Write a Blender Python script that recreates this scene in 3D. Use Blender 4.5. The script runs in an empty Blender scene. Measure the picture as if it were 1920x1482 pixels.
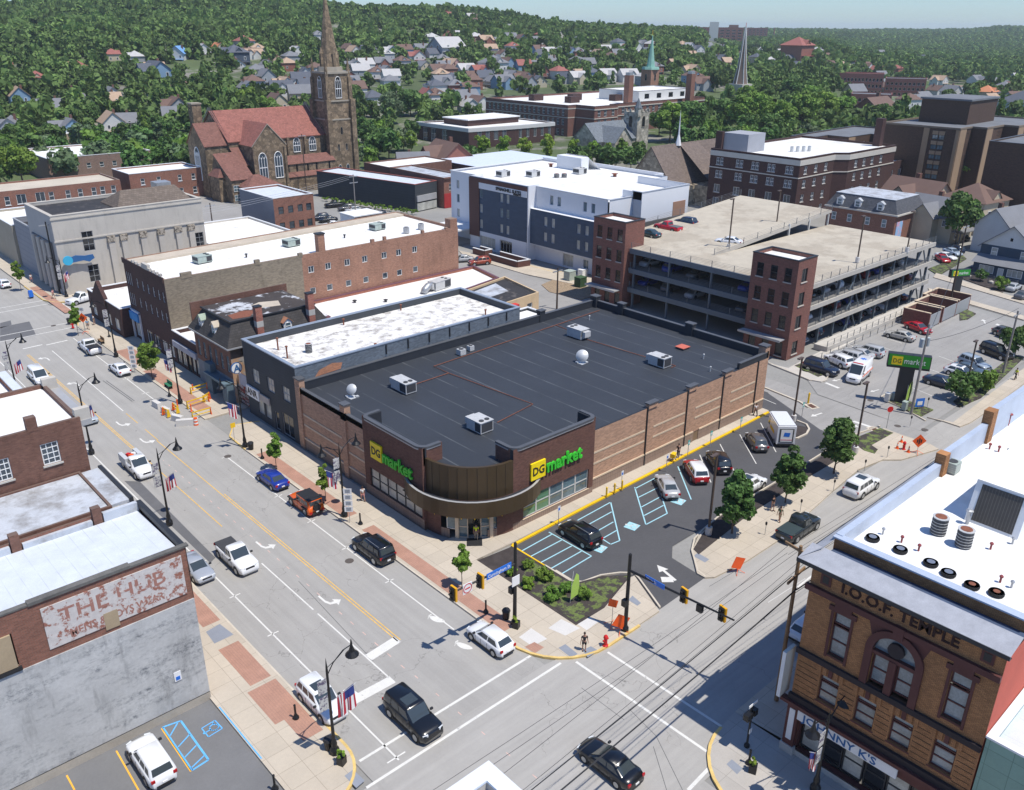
# town crossing seen from a drone: camera, light, setting, buildings, vehicles, trees, street furniture, people
import bpy,math,random
import numpy as np
from mathutils import Vector,Matrix
rnd=random.Random(11)
S=bpy.context.scene
COL=S.collection
sin,cos,pi,rad=math.sin,math.cos,math.pi,math.radians
FPX,PITCH,ROLL,YAW,CAMH=1617.4,rad(23.13),rad(-0.334),rad(42.38),46.0
def _rot():
 fwd=np.array([sin(YAW)*cos(PITCH),cos(YAW)*cos(PITCH),-sin(PITCH)])
 right=np.array([cos(YAW),-sin(YAW),0.0]);down=np.cross(fwd,right)
 return np.array([cos(ROLL)*right+sin(ROLL)*down,-sin(ROLL)*right+cos(ROLL)*down,fwd])
CM=_rot()
cam=bpy.data.objects.new('camera',bpy.data.cameras.new('camera'));COL.objects.link(cam)
m3=Matrix(((CM[0][0],-CM[1][0],-CM[2][0]),(CM[0][1],-CM[1][1],-CM[2][1]),(CM[0][2],-CM[1][2],-CM[2][2])))
cam.matrix_world=Matrix.Translation((0,0,CAMH))@m3.to_4x4()
cam.data.sensor_width=36;cam.data.lens=36*FPX/1920;cam.data.clip_start=.5;cam.data.clip_end=30000
S.camera=cam
SUN_AZ,SUN_EL=rad(-72),rad(66)
world=bpy.data.worlds.new('World');S.world=world;world.use_nodes=True
wn=world.node_tree;wn.nodes.clear()
sky=wn.nodes.new('ShaderNodeTexSky');sky.sky_type='NISHITA';sky.sun_disc=False
sky.sun_elevation=SUN_EL;sky.sun_rotation=pi/2-SUN_AZ;sky.air_density=1.0;sky.dust_density=.2;sky.ozone_density=3
bg=wn.nodes.new('ShaderNodeBackground');bg.inputs[1].default_value=.11
wo=wn.nodes.new('ShaderNodeOutputWorld');_tn=wn.nodes.new('ShaderNodeMix');_tn.data_type='RGBA';_tn.blend_type='MULTIPLY';_tn.inputs[0].default_value=1;_tn.inputs[7].default_value=(.67,.86,1.13,1)
wn.links.new(sky.outputs[0],_tn.inputs[6]);wn.links.new(_tn.outputs[2],bg.inputs[0]);wn.links.new(bg.outputs[0],wo.inputs[0])
sl=bpy.data.lights.new('sun','SUN');sl.energy=4.2;sl.angle=rad(.5);sl.color=(1,.95,.865)
sun=bpy.data.objects.new('sun',sl);COL.objects.link(sun)
sd=Vector((cos(SUN_EL)*cos(SUN_AZ),cos(SUN_EL)*sin(SUN_AZ),sin(SUN_EL)))
sun.rotation_euler=sd.to_track_quat('Z','Y').to_euler();sun.location=(0,0,300)
S.view_settings.view_transform='Standard';S.view_settings.look='None'
S.view_settings.exposure=0.18;S.view_settings.gamma=1;S.view_settings.use_curve_mapping=False
def ray(x,y):return CM.T@np.array([(x-960)/FPX,(y-741)/FPX,1.0])
def at(x,y,z=0.0):
 d=ray(x,y);t=(z-CAMH)/d[2];return(d[0]*t,d[1]*t)
def onX(x,y,X):
 d=ray(x,y);t=X/d[0];return(d[1]*t,CAMH+d[2]*t)
def onY(x,y,Y):
 d=ray(x,y);t=Y/d[1];return(d[0]*t,CAMH+d[2]*t)
def sst(t):t=max(0.,min(1.,t));return t*t*(3-2*t)
RIDGE=([-200,0,100,200,400,600,700,850,950,1050,1150,1280,1330,1500,1560,1700,1920,2200],[15,15,17,14,7,10,19,22,32,42,47,56,72,72,88,97,100,105])
FAR=([-200,1200,1480,1740,1790,1920,2200],[52,52,53,52,47,49,50])
R1=1200.0
def terr(x,y):
 r=math.hypot(x,y)
 if r<300:return 0.0
 px=960+FPX*math.tan(max(-.9,min(.9,math.atan2(x,y)-YAW)))
 zr=46+(50-float(np.interp(px,*RIDGE)))/FPX*R1-11
 zf=46+(50-float(np.interp(px,*FAR)))/FPX*4000-12
 z=zr*sst((r-300)/(R1-300)*.93)if r<R1 else zr*.97
 n=sin(x*.011+y*.007)*sin(y*.013-x*.005)*3.0*sst((r-320)/400)
 if r>R1:z+=(zf-z)*sst((r-1700)/2300)
 return max(0.,z+n)
def hit(px,py,z=0):
 d=ray(px,py);d=d/math.hypot(d[0],d[1]);r=60.0
 while r<5000:
  if CAMH+d[2]*r<terr(d[0]*r,d[1]*r):break
  r+=3
 return(d[0]*r,d[1]*r)
MATS={}
def N(nt,t,**k):
 n=nt.nodes.new('ShaderNode'+t)
 for a,b in k.items():setattr(n,a,b)
 return n
def mat(name,col,rough=.85,var=.12,sc=.6,kind=None,col2=None,metal=0.,bs=(.22,.075),spec=.4,alpha=None,stain=0.,obj=False,bump=0.,emit=None):
 if name in MATS:return MATS[name]
 m=bpy.data.materials.new(name);m.use_nodes=True;nt=m.node_tree;L=nt.links.new
 b=nt.nodes['Principled BSDF'];b.inputs['Roughness'].default_value=rough;b.inputs['Metallic'].default_value=metal
 b.inputs['Specular IOR Level'].default_value=spec
 c4=(*col,1);col2_=(*(col2 or tuple(c*.72 for c in col)),1)
 b.inputs['Base Color'].default_value=c4
 MATS[name]=m
 if kind=='flat':return m
 if obj:
  tc=N(nt,'TexCoord');P=tc.outputs['Object']
 else:
  g=N(nt,'NewGeometry');P=g.outputs['Position']
 def noise(scale,detail=3,vec=P,rough_=.6):
  n=N(nt,'TexNoise');n.inputs['Scale'].default_value=scale;n.inputs['Detail'].default_value=detail
  n.inputs['Roughness'].default_value=rough_;L(vec,n.inputs['Vector']);return n.outputs['Fac']
 def ramp(f,a,b_):
  r=N(nt,'MapRange');r.inputs[1].default_value=a;r.inputs[2].default_value=b_;L(f,r.inputs[0]);return r.outputs[0]
 def mix(f,a,b_,mode='MIX'):
  x=N(nt,'Mix',data_type='RGBA',blend_type=mode)
  if isinstance(f,(int,float)):x.inputs[0].default_value=f
  else:L(f,x.inputs[0])
  for s,v in((6,a),(7,b_)):
   if isinstance(v,tuple):x.inputs[s].default_value=v
   else:L(v,x.inputs[s])
  return x.outputs[2]
 def mapping(scale):
  q=N(nt,'Mapping');q.inputs['Scale'].default_value=scale;L(P,q.inputs[0]);return q.outputs[0]
 uv=None
 if kind in('brick','block','siding','corr','shingle','panel','stonewall'):
  g2=N(nt,'NewGeometry');cr=N(nt,'VectorMath',operation='CROSS_PRODUCT');L(g2.outputs['True Normal'],cr.inputs[0]);cr.inputs[1].default_value=(0,0,-1)
  no=N(nt,'VectorMath',operation='NORMALIZE');L(cr.outputs[0],no.inputs[0])
  dt=N(nt,'VectorMath',operation='DOT_PRODUCT');L(no.outputs[0],dt.inputs[0]);L(P,dt.inputs[1])
  sx=N(nt,'SeparateXYZ');L(P,sx.inputs[0]);cb=N(nt,'CombineXYZ');L(dt.outputs['Value'],cb.inputs[0]);L(sx.outputs[2],cb.inputs[1]);uv=cb.outputs[0]
 cur=c4;hgt=None
 if kind in('brick','block','panel'):
  bt=N(nt,'TexBrick');L(uv,bt.inputs['Vector']);bt.inputs['Scale'].default_value=1
  bt.inputs['Brick Width'].default_value=bs[0];bt.inputs['Row Height'].default_value=bs[1]
  bt.inputs['Mortar Size'].default_value=.009 if kind=='brick' else .02;bt.inputs['Mortar Smooth'].default_value=.2
  if kind=='panel':bt.offset=0
  v=.82 if kind=='brick' else .94
  bt.inputs['Color1'].default_value=c4;bt.inputs['Color2'].default_value=tuple(c*v*v for c in col)+(1,)
  bt.inputs['Mortar'].default_value=col2_;cur=bt.outputs['Color'];hgt=bt.outputs['Fac']
 elif kind=='stonewall':
  vo=N(nt,'TexVoronoi');vo.inputs['Scale'].default_value=bs[0];L(P,vo.inputs['Vector'])
  cr2=N(nt,'ValToRGB');cr2.color_ramp.elements[0].color=tuple(c*.55 for c in col)+(1,);cr2.color_ramp.elements[1].color=tuple(c*1.35 for c in col)+(1,)
  sp=N(nt,'SeparateColor');L(vo.outputs['Color'],sp.inputs[0]);L(sp.outputs[0],cr2.inputs[0])
  vd=N(nt,'TexVoronoi',feature='DISTANCE_TO_EDGE');vd.inputs['Scale'].default_value=bs[0];L(P,vd.inputs['Vector'])
  cur=mix(ramp(vd.outputs['Distance'],.0,.06),col2_,cr2.outputs[0])
 elif kind in('siding','corr'):
  w=N(nt,'TexWave',wave_type='BANDS',bands_direction='Y' if kind=='siding' else 'X');w.inputs['Scale'].default_value=bs[0];w.inputs['Distortion'].default_value=0
  w.wave_profile='SAW' if kind=='siding' else 'SIN'
  L(uv,w.inputs['Vector']);cur=mix(ramp(w.outputs['Fac'],.0,.25),col2_,c4)
 elif kind=='shingle':
  bt=N(nt,'TexBrick');L(uv,bt.inputs['Vector']);bt.inputs['Scale'].default_value=1;bt.inputs['Brick Width'].default_value=.5
  bt.inputs['Row Height'].default_value=.28;bt.inputs['Mortar Size'].default_value=.02
  bt.inputs['Color1'].default_value=c4;bt.inputs['Color2'].default_value=tuple(c*.7 for c in col)+(1,);bt.inputs['Mortar'].default_value=tuple(c*.5 for c in col)+(1,);cur=bt.outputs['Color']
 elif kind=='seam':
  sx=N(nt,'SeparateXYZ');L(P,sx.inputs[0])
  mo=N(nt,'Math',operation='FRACT');dv=N(nt,'Math',operation='DIVIDE');L(sx.outputs[int(bs[1])],dv.inputs[0]);dv.inputs[1].default_value=bs[0];L(dv.outputs[0],mo.inputs[0])
  lt=N(nt,'Math',operation='LESS_THAN');L(mo.outputs[0],lt.inputs[0]);lt.inputs[1].default_value=.05
  nm=N(nt,'Math',operation='MULTIPLY');L(lt.outputs[0],nm.inputs[0]);L(ramp(noise(.25),.35,.6),nm.inputs[1]);cur=mix(nm.outputs[0],c4,col2_)
 elif kind=='patch':
  cur=mix(ramp(noise(bs[0],6,rough_=.7),bs[1],bs[1]+(bs[2]if len(bs)>2 else .06)),c4,col2_)
 elif kind=='smear':
  a=ramp(noise(1,6,mapping((.28,.28,1.1)),.75),.47,.66);q=N(nt,'Math',operation='MULTIPLY');L(a,q.inputs[0]);L(ramp(noise(3.5,4,rough_=.8),.40,.62),q.inputs[1]);cur=mix(q.outputs[0],c4,col2_)
 elif kind=='slab':
  bt=N(nt,'TexBrick');bt.offset=0;L(P,bt.inputs['Vector']);bt.inputs['Scale'].default_value=1;bt.inputs['Brick Width'].default_value=bs[0]
  bt.inputs['Row Height'].default_value=bs[1];bt.inputs['Mortar Size'].default_value=.018
  bt.inputs['Color1'].default_value=c4;bt.inputs['Color2'].default_value=tuple(c*.9 for c in col)+(1,);bt.inputs['Mortar'].default_value=col2_;cur=bt.outputs['Color']
 elif kind=='asphalt':
  st=noise(1.0,4,mapping((1.6,.06,1))if bs[1]else mapping((.06,1.6,1)))
  a=mix(ramp(st,.35,.7),tuple(c*1.04 for c in col)+(1,),tuple(c*.92 for c in col)+(1,))
  vo=N(nt,'TexVoronoi',feature='DISTANCE_TO_EDGE');vo.inputs['Scale'].default_value=.13
  wv=N(nt,'VectorMath',operation='ADD');nz=N(nt,'TexNoise');nz.inputs['Scale'].default_value=.5;nz.inputs['Detail'].default_value=5;L(P,nz.inputs['Vector'])
  scl=N(nt,'VectorMath',operation='SCALE');L(nz.outputs['Color'],scl.inputs[0]);scl.inputs['Scale'].default_value=3.5;L(P,wv.inputs[0]);L(scl.outputs[0],wv.inputs[1]);L(wv.outputs[0],vo.inputs['Vector'])
  ck=N(nt,'Math',operation='MULTIPLY');r1=ramp(vo.outputs['Distance'],.004,.0);L(r1,ck.inputs[0]);L(ramp(noise(.05),.5,.56),ck.inputs[1])
  a=mix(ck.outputs[0],a,tuple(c*.6 for c in col)+(1,))
  spot=ramp(noise(.9,2),.74,.8);cur=mix(spot,a,tuple(c*.5 for c in col)+(1,))
 elif kind=='leaf':
  oi=N(nt,'ObjectInfo');at_=N(nt,'Attribute');at_.attribute_name='tone'
  ad=N(nt,'Math',operation='ADD');L(oi.outputs['Random'],ad.inputs[0]);L(at_.outputs['Fac'],ad.inputs[1])
  hs=N(nt,'HueSaturation');hs.inputs['Color'].default_value=c4
  L(ramp(ad.outputs[0],0,1),hs.inputs['Value']);hs.inputs['Value'].default_value=1
  rr=N(nt,'MapRange');L(at_.outputs['Fac'],rr.inputs[0]);rr.inputs[3].default_value=.5;rr.inputs[4].default_value=1.6;L(rr.outputs[0],hs.inputs['Value'])
  r3=N(nt,'MapRange');L(oi.outputs['Random'],r3.inputs[0]);r3.inputs[3].default_value=.485;r3.inputs[4].default_value=.515;L(r3.outputs[0],hs.inputs['Hue'])
  cur=hs.outputs[0]
  tr=N(nt,'BsdfTranslucent');ms=N(nt,'MixShader');ms.inputs[0].default_value=.25
  L(cur,tr.inputs[0]);L(b.outputs[0],ms.inputs[1]);L(tr.outputs[0],ms.inputs[2]);L(ms.outputs[0],nt.nodes['Material Output'].inputs[0])
 f=noise(sc,5)
 cur=mix(1.0,cur,mix(f,(1+var*2.2,)*3+(1,),(max(0,1-var*2.2),)*3+(1,)),'MULTIPLY')
 if kind!='leaf' and var>0:
  f2=noise(sc*9+2,3);cur=mix(1.0,cur,mix(f2,(1+var*1.1,)*3+(1,),(1-var*1.1,)*3+(1,)),'MULTIPLY')
 if stain:
  st=noise(1,6,mapping((.9,.9,.16)),.7)
  cur=mix(ramp(st,.52,.72),cur,mix(stain,cur,tuple(c*.25 for c in col)+(1,)))
 L(cur,b.inputs['Base Color'])
 if bump or hgt:
  bp=N(nt,'Bump');bp.inputs['Strength'].default_value=bump or .35;bp.inputs['Distance'].default_value=.02
  L(hgt if hgt else f,bp.inputs['Height']);L(bp.outputs[0],b.inputs['Normal'])
  if hgt:bp.invert=True
 return m
def glassm(name,col,rough=.06):
 if name in MATS:return MATS[name]
 m=mat(name,col,rough=rough,var=.25,sc=.35,spec=.7);return m
def paint(col):
 k='car_paint_%02x%02x%02x'%tuple(int(c*255)for c in col)
 if k in MATS:return MATS[k]
 m=mat(k,col,rough=.28,kind='flat',spec=.5);b=m.node_tree.nodes['Principled BSDF'];b.inputs['Coat Weight'].default_value=.6;b.inputs['Coat Roughness'].default_value=.06
 return m
WL={}
class MB:
 def __init__(s):s.v=[];s.f=[];s.m=[]
 def pt(s,*p):s.v.append(p);return len(s.v)-1
 def face(s,pts,m=0):
  i=len(s.v);s.v+=[tuple(p)for p in pts];s.f.append(tuple(range(i,i+len(pts))));s.m.append(m);return s
 def box(s,x0,x1,y0,y1,z0,z1,m=0,top=None,bot=True):
  v=[(x0,y0,z0),(x1,y0,z0),(x1,y1,z0),(x0,y1,z0),(x0,y0,z1),(x1,y0,z1),(x1,y1,z1),(x0,y1,z1)]
  i=len(s.v);s.v+=v
  for q,mm in(((0,1,5,4),m),((1,2,6,5),m),((2,3,7,6),m),((3,0,4,7),m),((4,5,6,7),m if top is None else top))+((((3,2,1,0),m),)if bot else()):
   s.f.append(tuple(i+a for a in q));s.m.append(mm)
  return s
 def obox(s,cx,cy,rz,l,w,z0,z1,m=0,tz=None):
  c,n=cos(rz),sin(rz);i=len(s.v)
  for z,k in((z0,1),(z1,tz or 1)):
   for a,b in((-1,-1),(1,-1),(1,1),(-1,1)):
    x,y=a*l/2*k,b*w/2*k;s.v.append((cx+x*c-y*n,cy+x*n+y*c,z))
  for q in((0,1,5,4),(1,2,6,5),(2,3,7,6),(3,0,4,7),(4,5,6,7),(3,2,1,0)):s.f.append(tuple(i+a for a in q));s.m.append(m)
  return s
 def prism(s,P,z0,z1,m=0,top=None,bot=True):
  n=len(P);i=len(s.v);s.v+=[(x,y,z0)for x,y in P]+[(x,y,z1)for x,y in P]
  for k in range(n):s.f.append((i+k,i+(k+1)%n,i+n+(k+1)%n,i+n+k));s.m.append(m)
  s.f.append(tuple(i+n+k for k in range(n)));s.m.append(m if top is None else top)
  if bot:s.f.append(tuple(i+n-1-k for k in range(n)));s.m.append(m)
  return s
 def cyl(s,x,y,z0,z1,r0,r1=None,n=10,m=0,top=None):
  r1=r0 if r1 is None else r1;i=len(s.v)
  for z,r in((z0,r0),(z1,r1)):
   for k in range(n):a=2*pi*k/n;s.v.append((x+r*cos(a),y+r*sin(a),z))
  for k in range(n):s.f.append((i+k,i+(k+1)%n,i+n+(k+1)%n,i+n+k));s.m.append(m)
  s.f.append(tuple(i+n+k for k in range(n)));s.m.append(m if top is None else top);s.f.append(tuple(i+n-1-k for k in range(n)));s.m.append(m)
  return s
 def lathe(s,x,y,prof,n=12,m=0):
  for(r0,z0),(r1,z1)in zip(prof,prof[1:]):s.cyl(x,y,z0,z1,max(r0,1e-3),max(r1,1e-3),n,m)
  return s
 def tube(s,path,r,n=6,m=0):
  rings=[];r=r if isinstance(r,(list,tuple))else[r]*len(path)
  for k,p in enumerate(path):
   p=Vector(p);a=Vector(path[max(0,k-1)]);b=Vector(path[min(len(path)-1,k+1)]);d=(b-a).normalized()
   u=d.cross(Vector((0,0,1)));
   if u.length<1e-3:u=Vector((1,0,0))
   u.normalize();w=d.cross(u);i=len(s.v);rings.append(i)
   for q in range(n):t=2*pi*q/n;s.v.append(tuple(p+(u*cos(t)+w*sin(t))*r[k]))
  for a,b in zip(rings,rings[1:]):
   for q in range(n):s.f.append((a+q,a+(q+1)%n,b+(q+1)%n,b+q));s.m.append(m)
  s.f.append(tuple(rings[0]+n-1-q for q in range(n)));s.m.append(m);s.f.append(tuple(rings[-1]+q for q in range(n)));s.m.append(m)
  return s
 def ball(s,x,y,z,rx,ry=None,rz=None,n=10,m=0):
  ry=rx if ry is None else ry;rz=rx if rz is None else rz;h=n//2;rows=[]
  for a in range(h+1):
   t=pi*a/h;i=len(s.v);rows.append(i)
   for k in range(n):p=2*pi*k/n;s.v.append((x+rx*sin(t)*cos(p),y+ry*sin(t)*sin(p),z+rz*cos(t)))
  for a in range(h):
   for k in range(n):s.f.append((rows[a]+k,rows[a+1]+k,rows[a+1]+(k+1)%n,rows[a]+(k+1)%n));s.m.append(m)
  return s
 def xf(s,M,i0=0):
  for k in range(i0,len(s.v)):s.v[k]=tuple(M@Vector(s.v[k]))
  return s
 def mesh(s,name,mats,off=(0,0,0),smooth=False):
  me=bpy.data.meshes.new(name);ox,oy,oz=off
  me.from_pydata([(x-ox,y-oy,z-oz)for x,y,z in s.v],[],s.f)
  for q in(mats if isinstance(mats,(list,tuple))else[mats]):me.materials.append(q)
  me.polygons.foreach_set('material_index',s.m)
  if smooth:me.polygons.foreach_set('use_smooth',[True]*len(s.f))
  me.update();return me
 def obj(s,name,mats,parent=None,smooth=False):
  off=WL.get(parent,(0,0,0))if parent else(0,0,0)
  o=bpy.data.objects.new(name,s.mesh(name,mats,off,smooth));COL.objects.link(o)
  if parent:o.parent=parent
  WL[o]=off if parent else(0,0,0);return o
def tag(o,label=None,cat=None,group=None,kind=None):
 if label:o['label']=label
 if cat:o['category']=cat
 if group:o['group']=group
 if kind:o['kind']=kind
 return o
def thing(name,label,cat,loc=(0,0,0),rz=0,group=None):
 o=bpy.data.objects.new(name,None);COL.objects.link(o);o.location=loc;o.rotation_euler[2]=rz;o.empty_display_size=.5
 WL[o]=tuple(loc);return tag(o,label,cat,group)
def copytree(o,parent=None):
 c=o.copy();COL.objects.link(c);c.parent=parent;WL[c]=WL.get(o,(0,0,0))
 for ch in KIDS.get(o)or list(o.children):copytree(ch,c)
 return c
KIDS={}
def put(proto,x,y,z=0,rz=0,label=None,group=None,sc=1,first=set(),cat=None):
 """first placement moves the prototype itself, later ones copy it"""
 if proto in first:o=copytree(proto)
 else:o=proto;first.add(proto);KIDS.setdefault(proto,list(proto.children))
 o.location=(x,y,z);o.rotation_euler[2]=rz;o.scale=(sc,)*3 if not isinstance(sc,tuple)else sc
 return tag(o,label,cat,group)
def inst(name,mesh,parent,p,rz=0,sc=None):
 o=bpy.data.objects.new(name,mesh);COL.objects.link(o);o.parent=parent;b=WL.get(parent,(0,0,0))if parent else(0,0,0)
 o.location=(p[0]-b[0],p[1]-b[1],p[2]-b[2]);o.rotation_euler[2]=rz;WL[o]=(0,0,0)
 if sc:o.scale=sc
 return o
def sheet(name,P,z,m,label=None,kind='structure'):
 b=MB();b.face([(x,y,z)for x,y in P]);o=b.obj(name,m);return tag(o,label,None,None,kind)
def slabs(name,P,z,m,m2=None,kerb=.15):
 """raised pavement with a real step"""
 b=MB();b.prism(P,-.05,z,0,bot=False);o=b.obj(name,[m]);return tag(o,None,None,None,'structure')
def wallface(mb,p0,p1,z0,z1,rects=(),d=.12,m=0,mr=None):
 (x0,y0),(x1,y1)=p0,p1;Ln=math.hypot(x1-x0,y1-y0);ux,uy=(x1-x0)/Ln,(y1-y0)/Ln;nx,ny=uy,-ux;mr=m if mr is None else mr
 def P(u,z,k=0):return(x0+ux*u-nx*k,y0+uy*u-ny*k,z)
 us=sorted({0,Ln}|{min(Ln,max(0,a))for r in rects for a in(r[0],r[0]+r[2])});zs=sorted({z0,z1}|{min(z1,max(z0,a))for r in rects for a in(r[1],r[1]+r[3])})
 for a,b in zip(us,us[1:]):
  run=None
  for c,e in list(zip(zs,zs[1:]))+[(None,None)]:
   hole=c is None or any(r[0]<(a+b)/2<r[0]+r[2]and r[1]<(c+e)/2<r[1]+r[3]for r in rects)
   if hole:
    if run:mb.face([P(a,run[0]),P(b,run[0]),P(b,run[1]),P(a,run[1])],m);run=None
   else:run=(run[0],e)if run else(c,e)
 for u,z,w,h in[r[:4]for r in rects]:
  A,B,C,D=(u,z),(u+w,z),(u+w,z+h),(u,z+h)
  for q,r in((A,B),(B,C),(C,D),(D,A)):mb.face([P(*r),P(*q),P(*q,d),P(*r,d)],mr)
WM={}
def winmesh(w,h,style,fm,sill):
 """frame mesh (origin bottom centre, outward = -Y) and pane mesh"""
 k=(round(w,2),round(h,2),style,fm.name,sill)
 if k in WM:return WM[k]
 b=MB();t=min(.09,w*.1)
 b.box(-w/2,w/2,-.05,.02,0,t);b.box(-w/2,w/2,-.05,.02,h-t,h);b.box(-w/2,-w/2+t,-.05,.02,t,h-t);b.box(w/2-t,w/2,-.05,.02,t,h-t)
 nx,ny={'1':(1,1),'dh':(1,2),'v2':(2,1),'v3':(3,1),'v4':(4,1),'g':(2,3),'g34':(3,4),'g32':(3,2),'g22':(2,2),'g52':(5,2),'g62':(6,2),'g23':(2,3),'g42':(4,2),'g72':(7,2),'g33':(3,3)}[style]
 for i in range(1,nx):x=-w/2+w*i/nx;b.box(x-t*.35,x+t*.35,-.035,.015,t,h-t)
 for i in range(1,ny):z=h*i/ny;tt=t*(.6 if ny==2 else .35);b.box(-w/2+t,w/2-t,-.04,.015,z-tt,z+tt)
 if sill:b.box(-w/2-.1,w/2+.1,-.26,.0,-.14,-.002,1)
 p=MB();p.face([(-w/2,.0,0),(w/2,.0,0),(w/2,.0,h),(-w/2,.0,h)])
 WM[k]=(b.mesh('window',[fm,sill or fm]),p);return WM[k]
PM={}
def window(parent,x,y,z,rz,w,h,style='dh',fm=None,pm=None,sill=None,name='window'):
 fm=fm or MATS['frame_white'];pm=pm or MATS['glass_dark']
 f,p=winmesh(w,h,style,fm,sill);o=inst(name,f,parent,(x,y,z),rz)
 k=(round(w,2),round(h,2),pm.name)
 if k not in PM:PM[k]=p.mesh('pane',[pm])
 q=bpy.data.objects.new('pane',PM[k]);COL.objects.link(q);q.parent=o;return o
def inset(P,d):
 n=len(P);out=[]
 for i in range(n):
  (ax,ay),(bx,by),(cx,cy)=P[i-1],P[i],P[(i+1)%n]
  l1=math.hypot(bx-ax,by-ay);l2=math.hypot(cx-bx,cy-by);n1=(-(by-ay)/l1,(bx-ax)/l1);n2=(-(cy-by)/l2,(cx-bx)/l2)
  k=1+n1[0]*n2[0]+n1[1]*n2[1];out.append((bx+(n1[0]+n2[0])*d/k,by+(n1[1]+n2[1])*d/k))
 return out
def rect(x0,x1,y0,y1):return[(x0,y0),(x1,y0),(x1,y1),(x0,y1)]
def building(name,label,P,h,wall,roof,ph=.5,pw=.3,cap=None,z0=0,wins=(),group=None,d=.14,fm=None,pm=None,sill=None,cat='building',capo=.06,walls=None,root=None,rfall=0):
 """wins: (edge, u_centre, z_sill, w, h, style). Wall, roof, coping and each window are parts."""
 if root is None:root=thing(name,label,cat,(P[0][0],P[0][1],z0),0,group)
 n=len(P);mb=MB();mats=[wall]
 for e in range(n):
  mi=0
  if walls and e in walls:
   if walls[e]not in mats:mats.append(walls[e])
   mi=mats.index(walls[e])
  rs=[(u-w/2,z,w,hh)for(ee,u,z,w,hh,*_)in wins if ee==e]
  wallface(mb,P[e],P[(e+1)%n],z0,h,rs,d,mi)
 I=inset(P,pw)
 if ph>0:
  for e in range(n):
   a,b=I[e],I[(e+1)%n];mb.face([(b[0],b[1],h-ph),(a[0],a[1],h-ph),(a[0],a[1],h),(b[0],b[1],h)],0)
   if not cap:a2,b2=P[e],P[(e+1)%n];mb.face([(a2[0],a2[1],h),(b2[0],b2[1],h),(b[0],b[1],h),(a[0],a[1],h)],0)
 mb.obj('wall',mats,root)
 rb=MB();Q=I if ph>0 else inset(P,-.15)
 if ph<=0:rb.prism(Q,h,h+.12)
 else:rb.face([(x,y,h-ph)for x,y in Q])
 rb.obj('roof',roof,root)
 if cap and ph>0:
  cb=MB();O=inset(P,-capo);I2=inset(P,pw+.03)
  for e in range(n):
   a,b,c,q=O[e],O[(e+1)%n],I2[(e+1)%n],I2[e]
   cb.face([(*a,h+.1),(*b,h+.1),(*c,h+.1),(*q,h+.1)]);cb.face([(*a,h-.03),(*b,h-.03),(*b,h+.1),(*a,h+.1)]);cb.face([(*c,h-.03),(*q,h-.03),(*q,h+.1),(*c,h+.1)])
   cb.face([(*b,h-.03),(*a,h-.03),(*q,h-.03),(*c,h-.03)])
  cb.obj('coping',cap,root)
 for(e,u,z,w,hh,style,*rest)in wins:
  (ax,ay),(bx,by)=P[e],P[(e+1)%n];L_=math.hypot(bx-ax,by-ay);ux,uy=(bx-ax)/L_,(by-ay)/L_;nx,ny=uy,-ux
  nm=rest[0]if rest else 'window';gm=rest[1]if len(rest)>1 else pm;ff=rest[2]if len(rest)>2 else fm
  window(root,ax+ux*u-nx*(d-.0),ay+uy*u-ny*(d-.0),z,math.atan2(uy,ux),w,hh,style,ff,gm,sill if nm=='window' else None,nm)
 return root
def wrow(e,us,z,w,h,style='dh',*rest):return[(e,u,z,w,h,style,*rest)for u in us]
def lin(a,b,n):return[a+(b-a)*i/(n-1)for i in range(n)]
def gable(mb,x0,x1,y0,y1,z,rise,axis='x',ov=.4,th=.15,m=0,wallm=None,wall=None):
 """gable roof as two thick slopes; ridge along axis"""
 if axis=='x':
  ym=(y0+y1)/2;sl=rise/((y1-y0)/2)
  for y,s in((y0-ov,1),(y1+ov,-1)):
   zb=z-ov*sl
   a=[(x0-ov,y,zb),(x1+ov,y,zb),(x1+ov,ym,z+rise),(x0-ov,ym,z+rise)]
   b=[(p[0],p[1],p[2]-th)for p in a];mb.face(a if s>0 else a[::-1],m)
   for i in range(4):j=(i+1)%4;mb.face([a[i],a[j],b[j],b[i]]if s<0 else[a[j],a[i],b[i],b[j]],m)
  if wall is not None:
   for x,s in((x0,-1),(x1,1)):wall.face([(x,y0,z-.01),(x,ym,z+rise-.02),(x,y1,z-.01)]if s<0 else[(x,y1,z-.01),(x,ym,z+rise-.02),(x,y0,z-.01)],wallm or 0)
 else:
  xm=(x0+x1)/2;sl=rise/((x1-x0)/2)
  for x,s in((x0-ov,-1),(x1+ov,1)):
   zb=z-ov*sl
   a=[(x,y0-ov,zb),(x,y1+ov,zb),(xm,y1+ov,z+rise),(xm,y0-ov,z+rise)]
   b=[(p[0],p[1],p[2]-th)for p in a];mb.face(a if s>0 else a[::-1],m)
   for i in range(4):j=(i+1)%4;mb.face([a[i],a[j],b[j],b[i]]if s<0 else[a[j],a[i],b[i],b[j]],m)
  if wall is not None:
   for y,s in((y0,-1),(y1,1)):wall.face([(x1,y,z-.01),(xm,y,z+rise-.02),(x0,y,z-.01)]if s>0 else[(x0,y,z-.01),(xm,y,z+rise-.02),(x1,y,z-.01)],wallm or 0)
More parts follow.
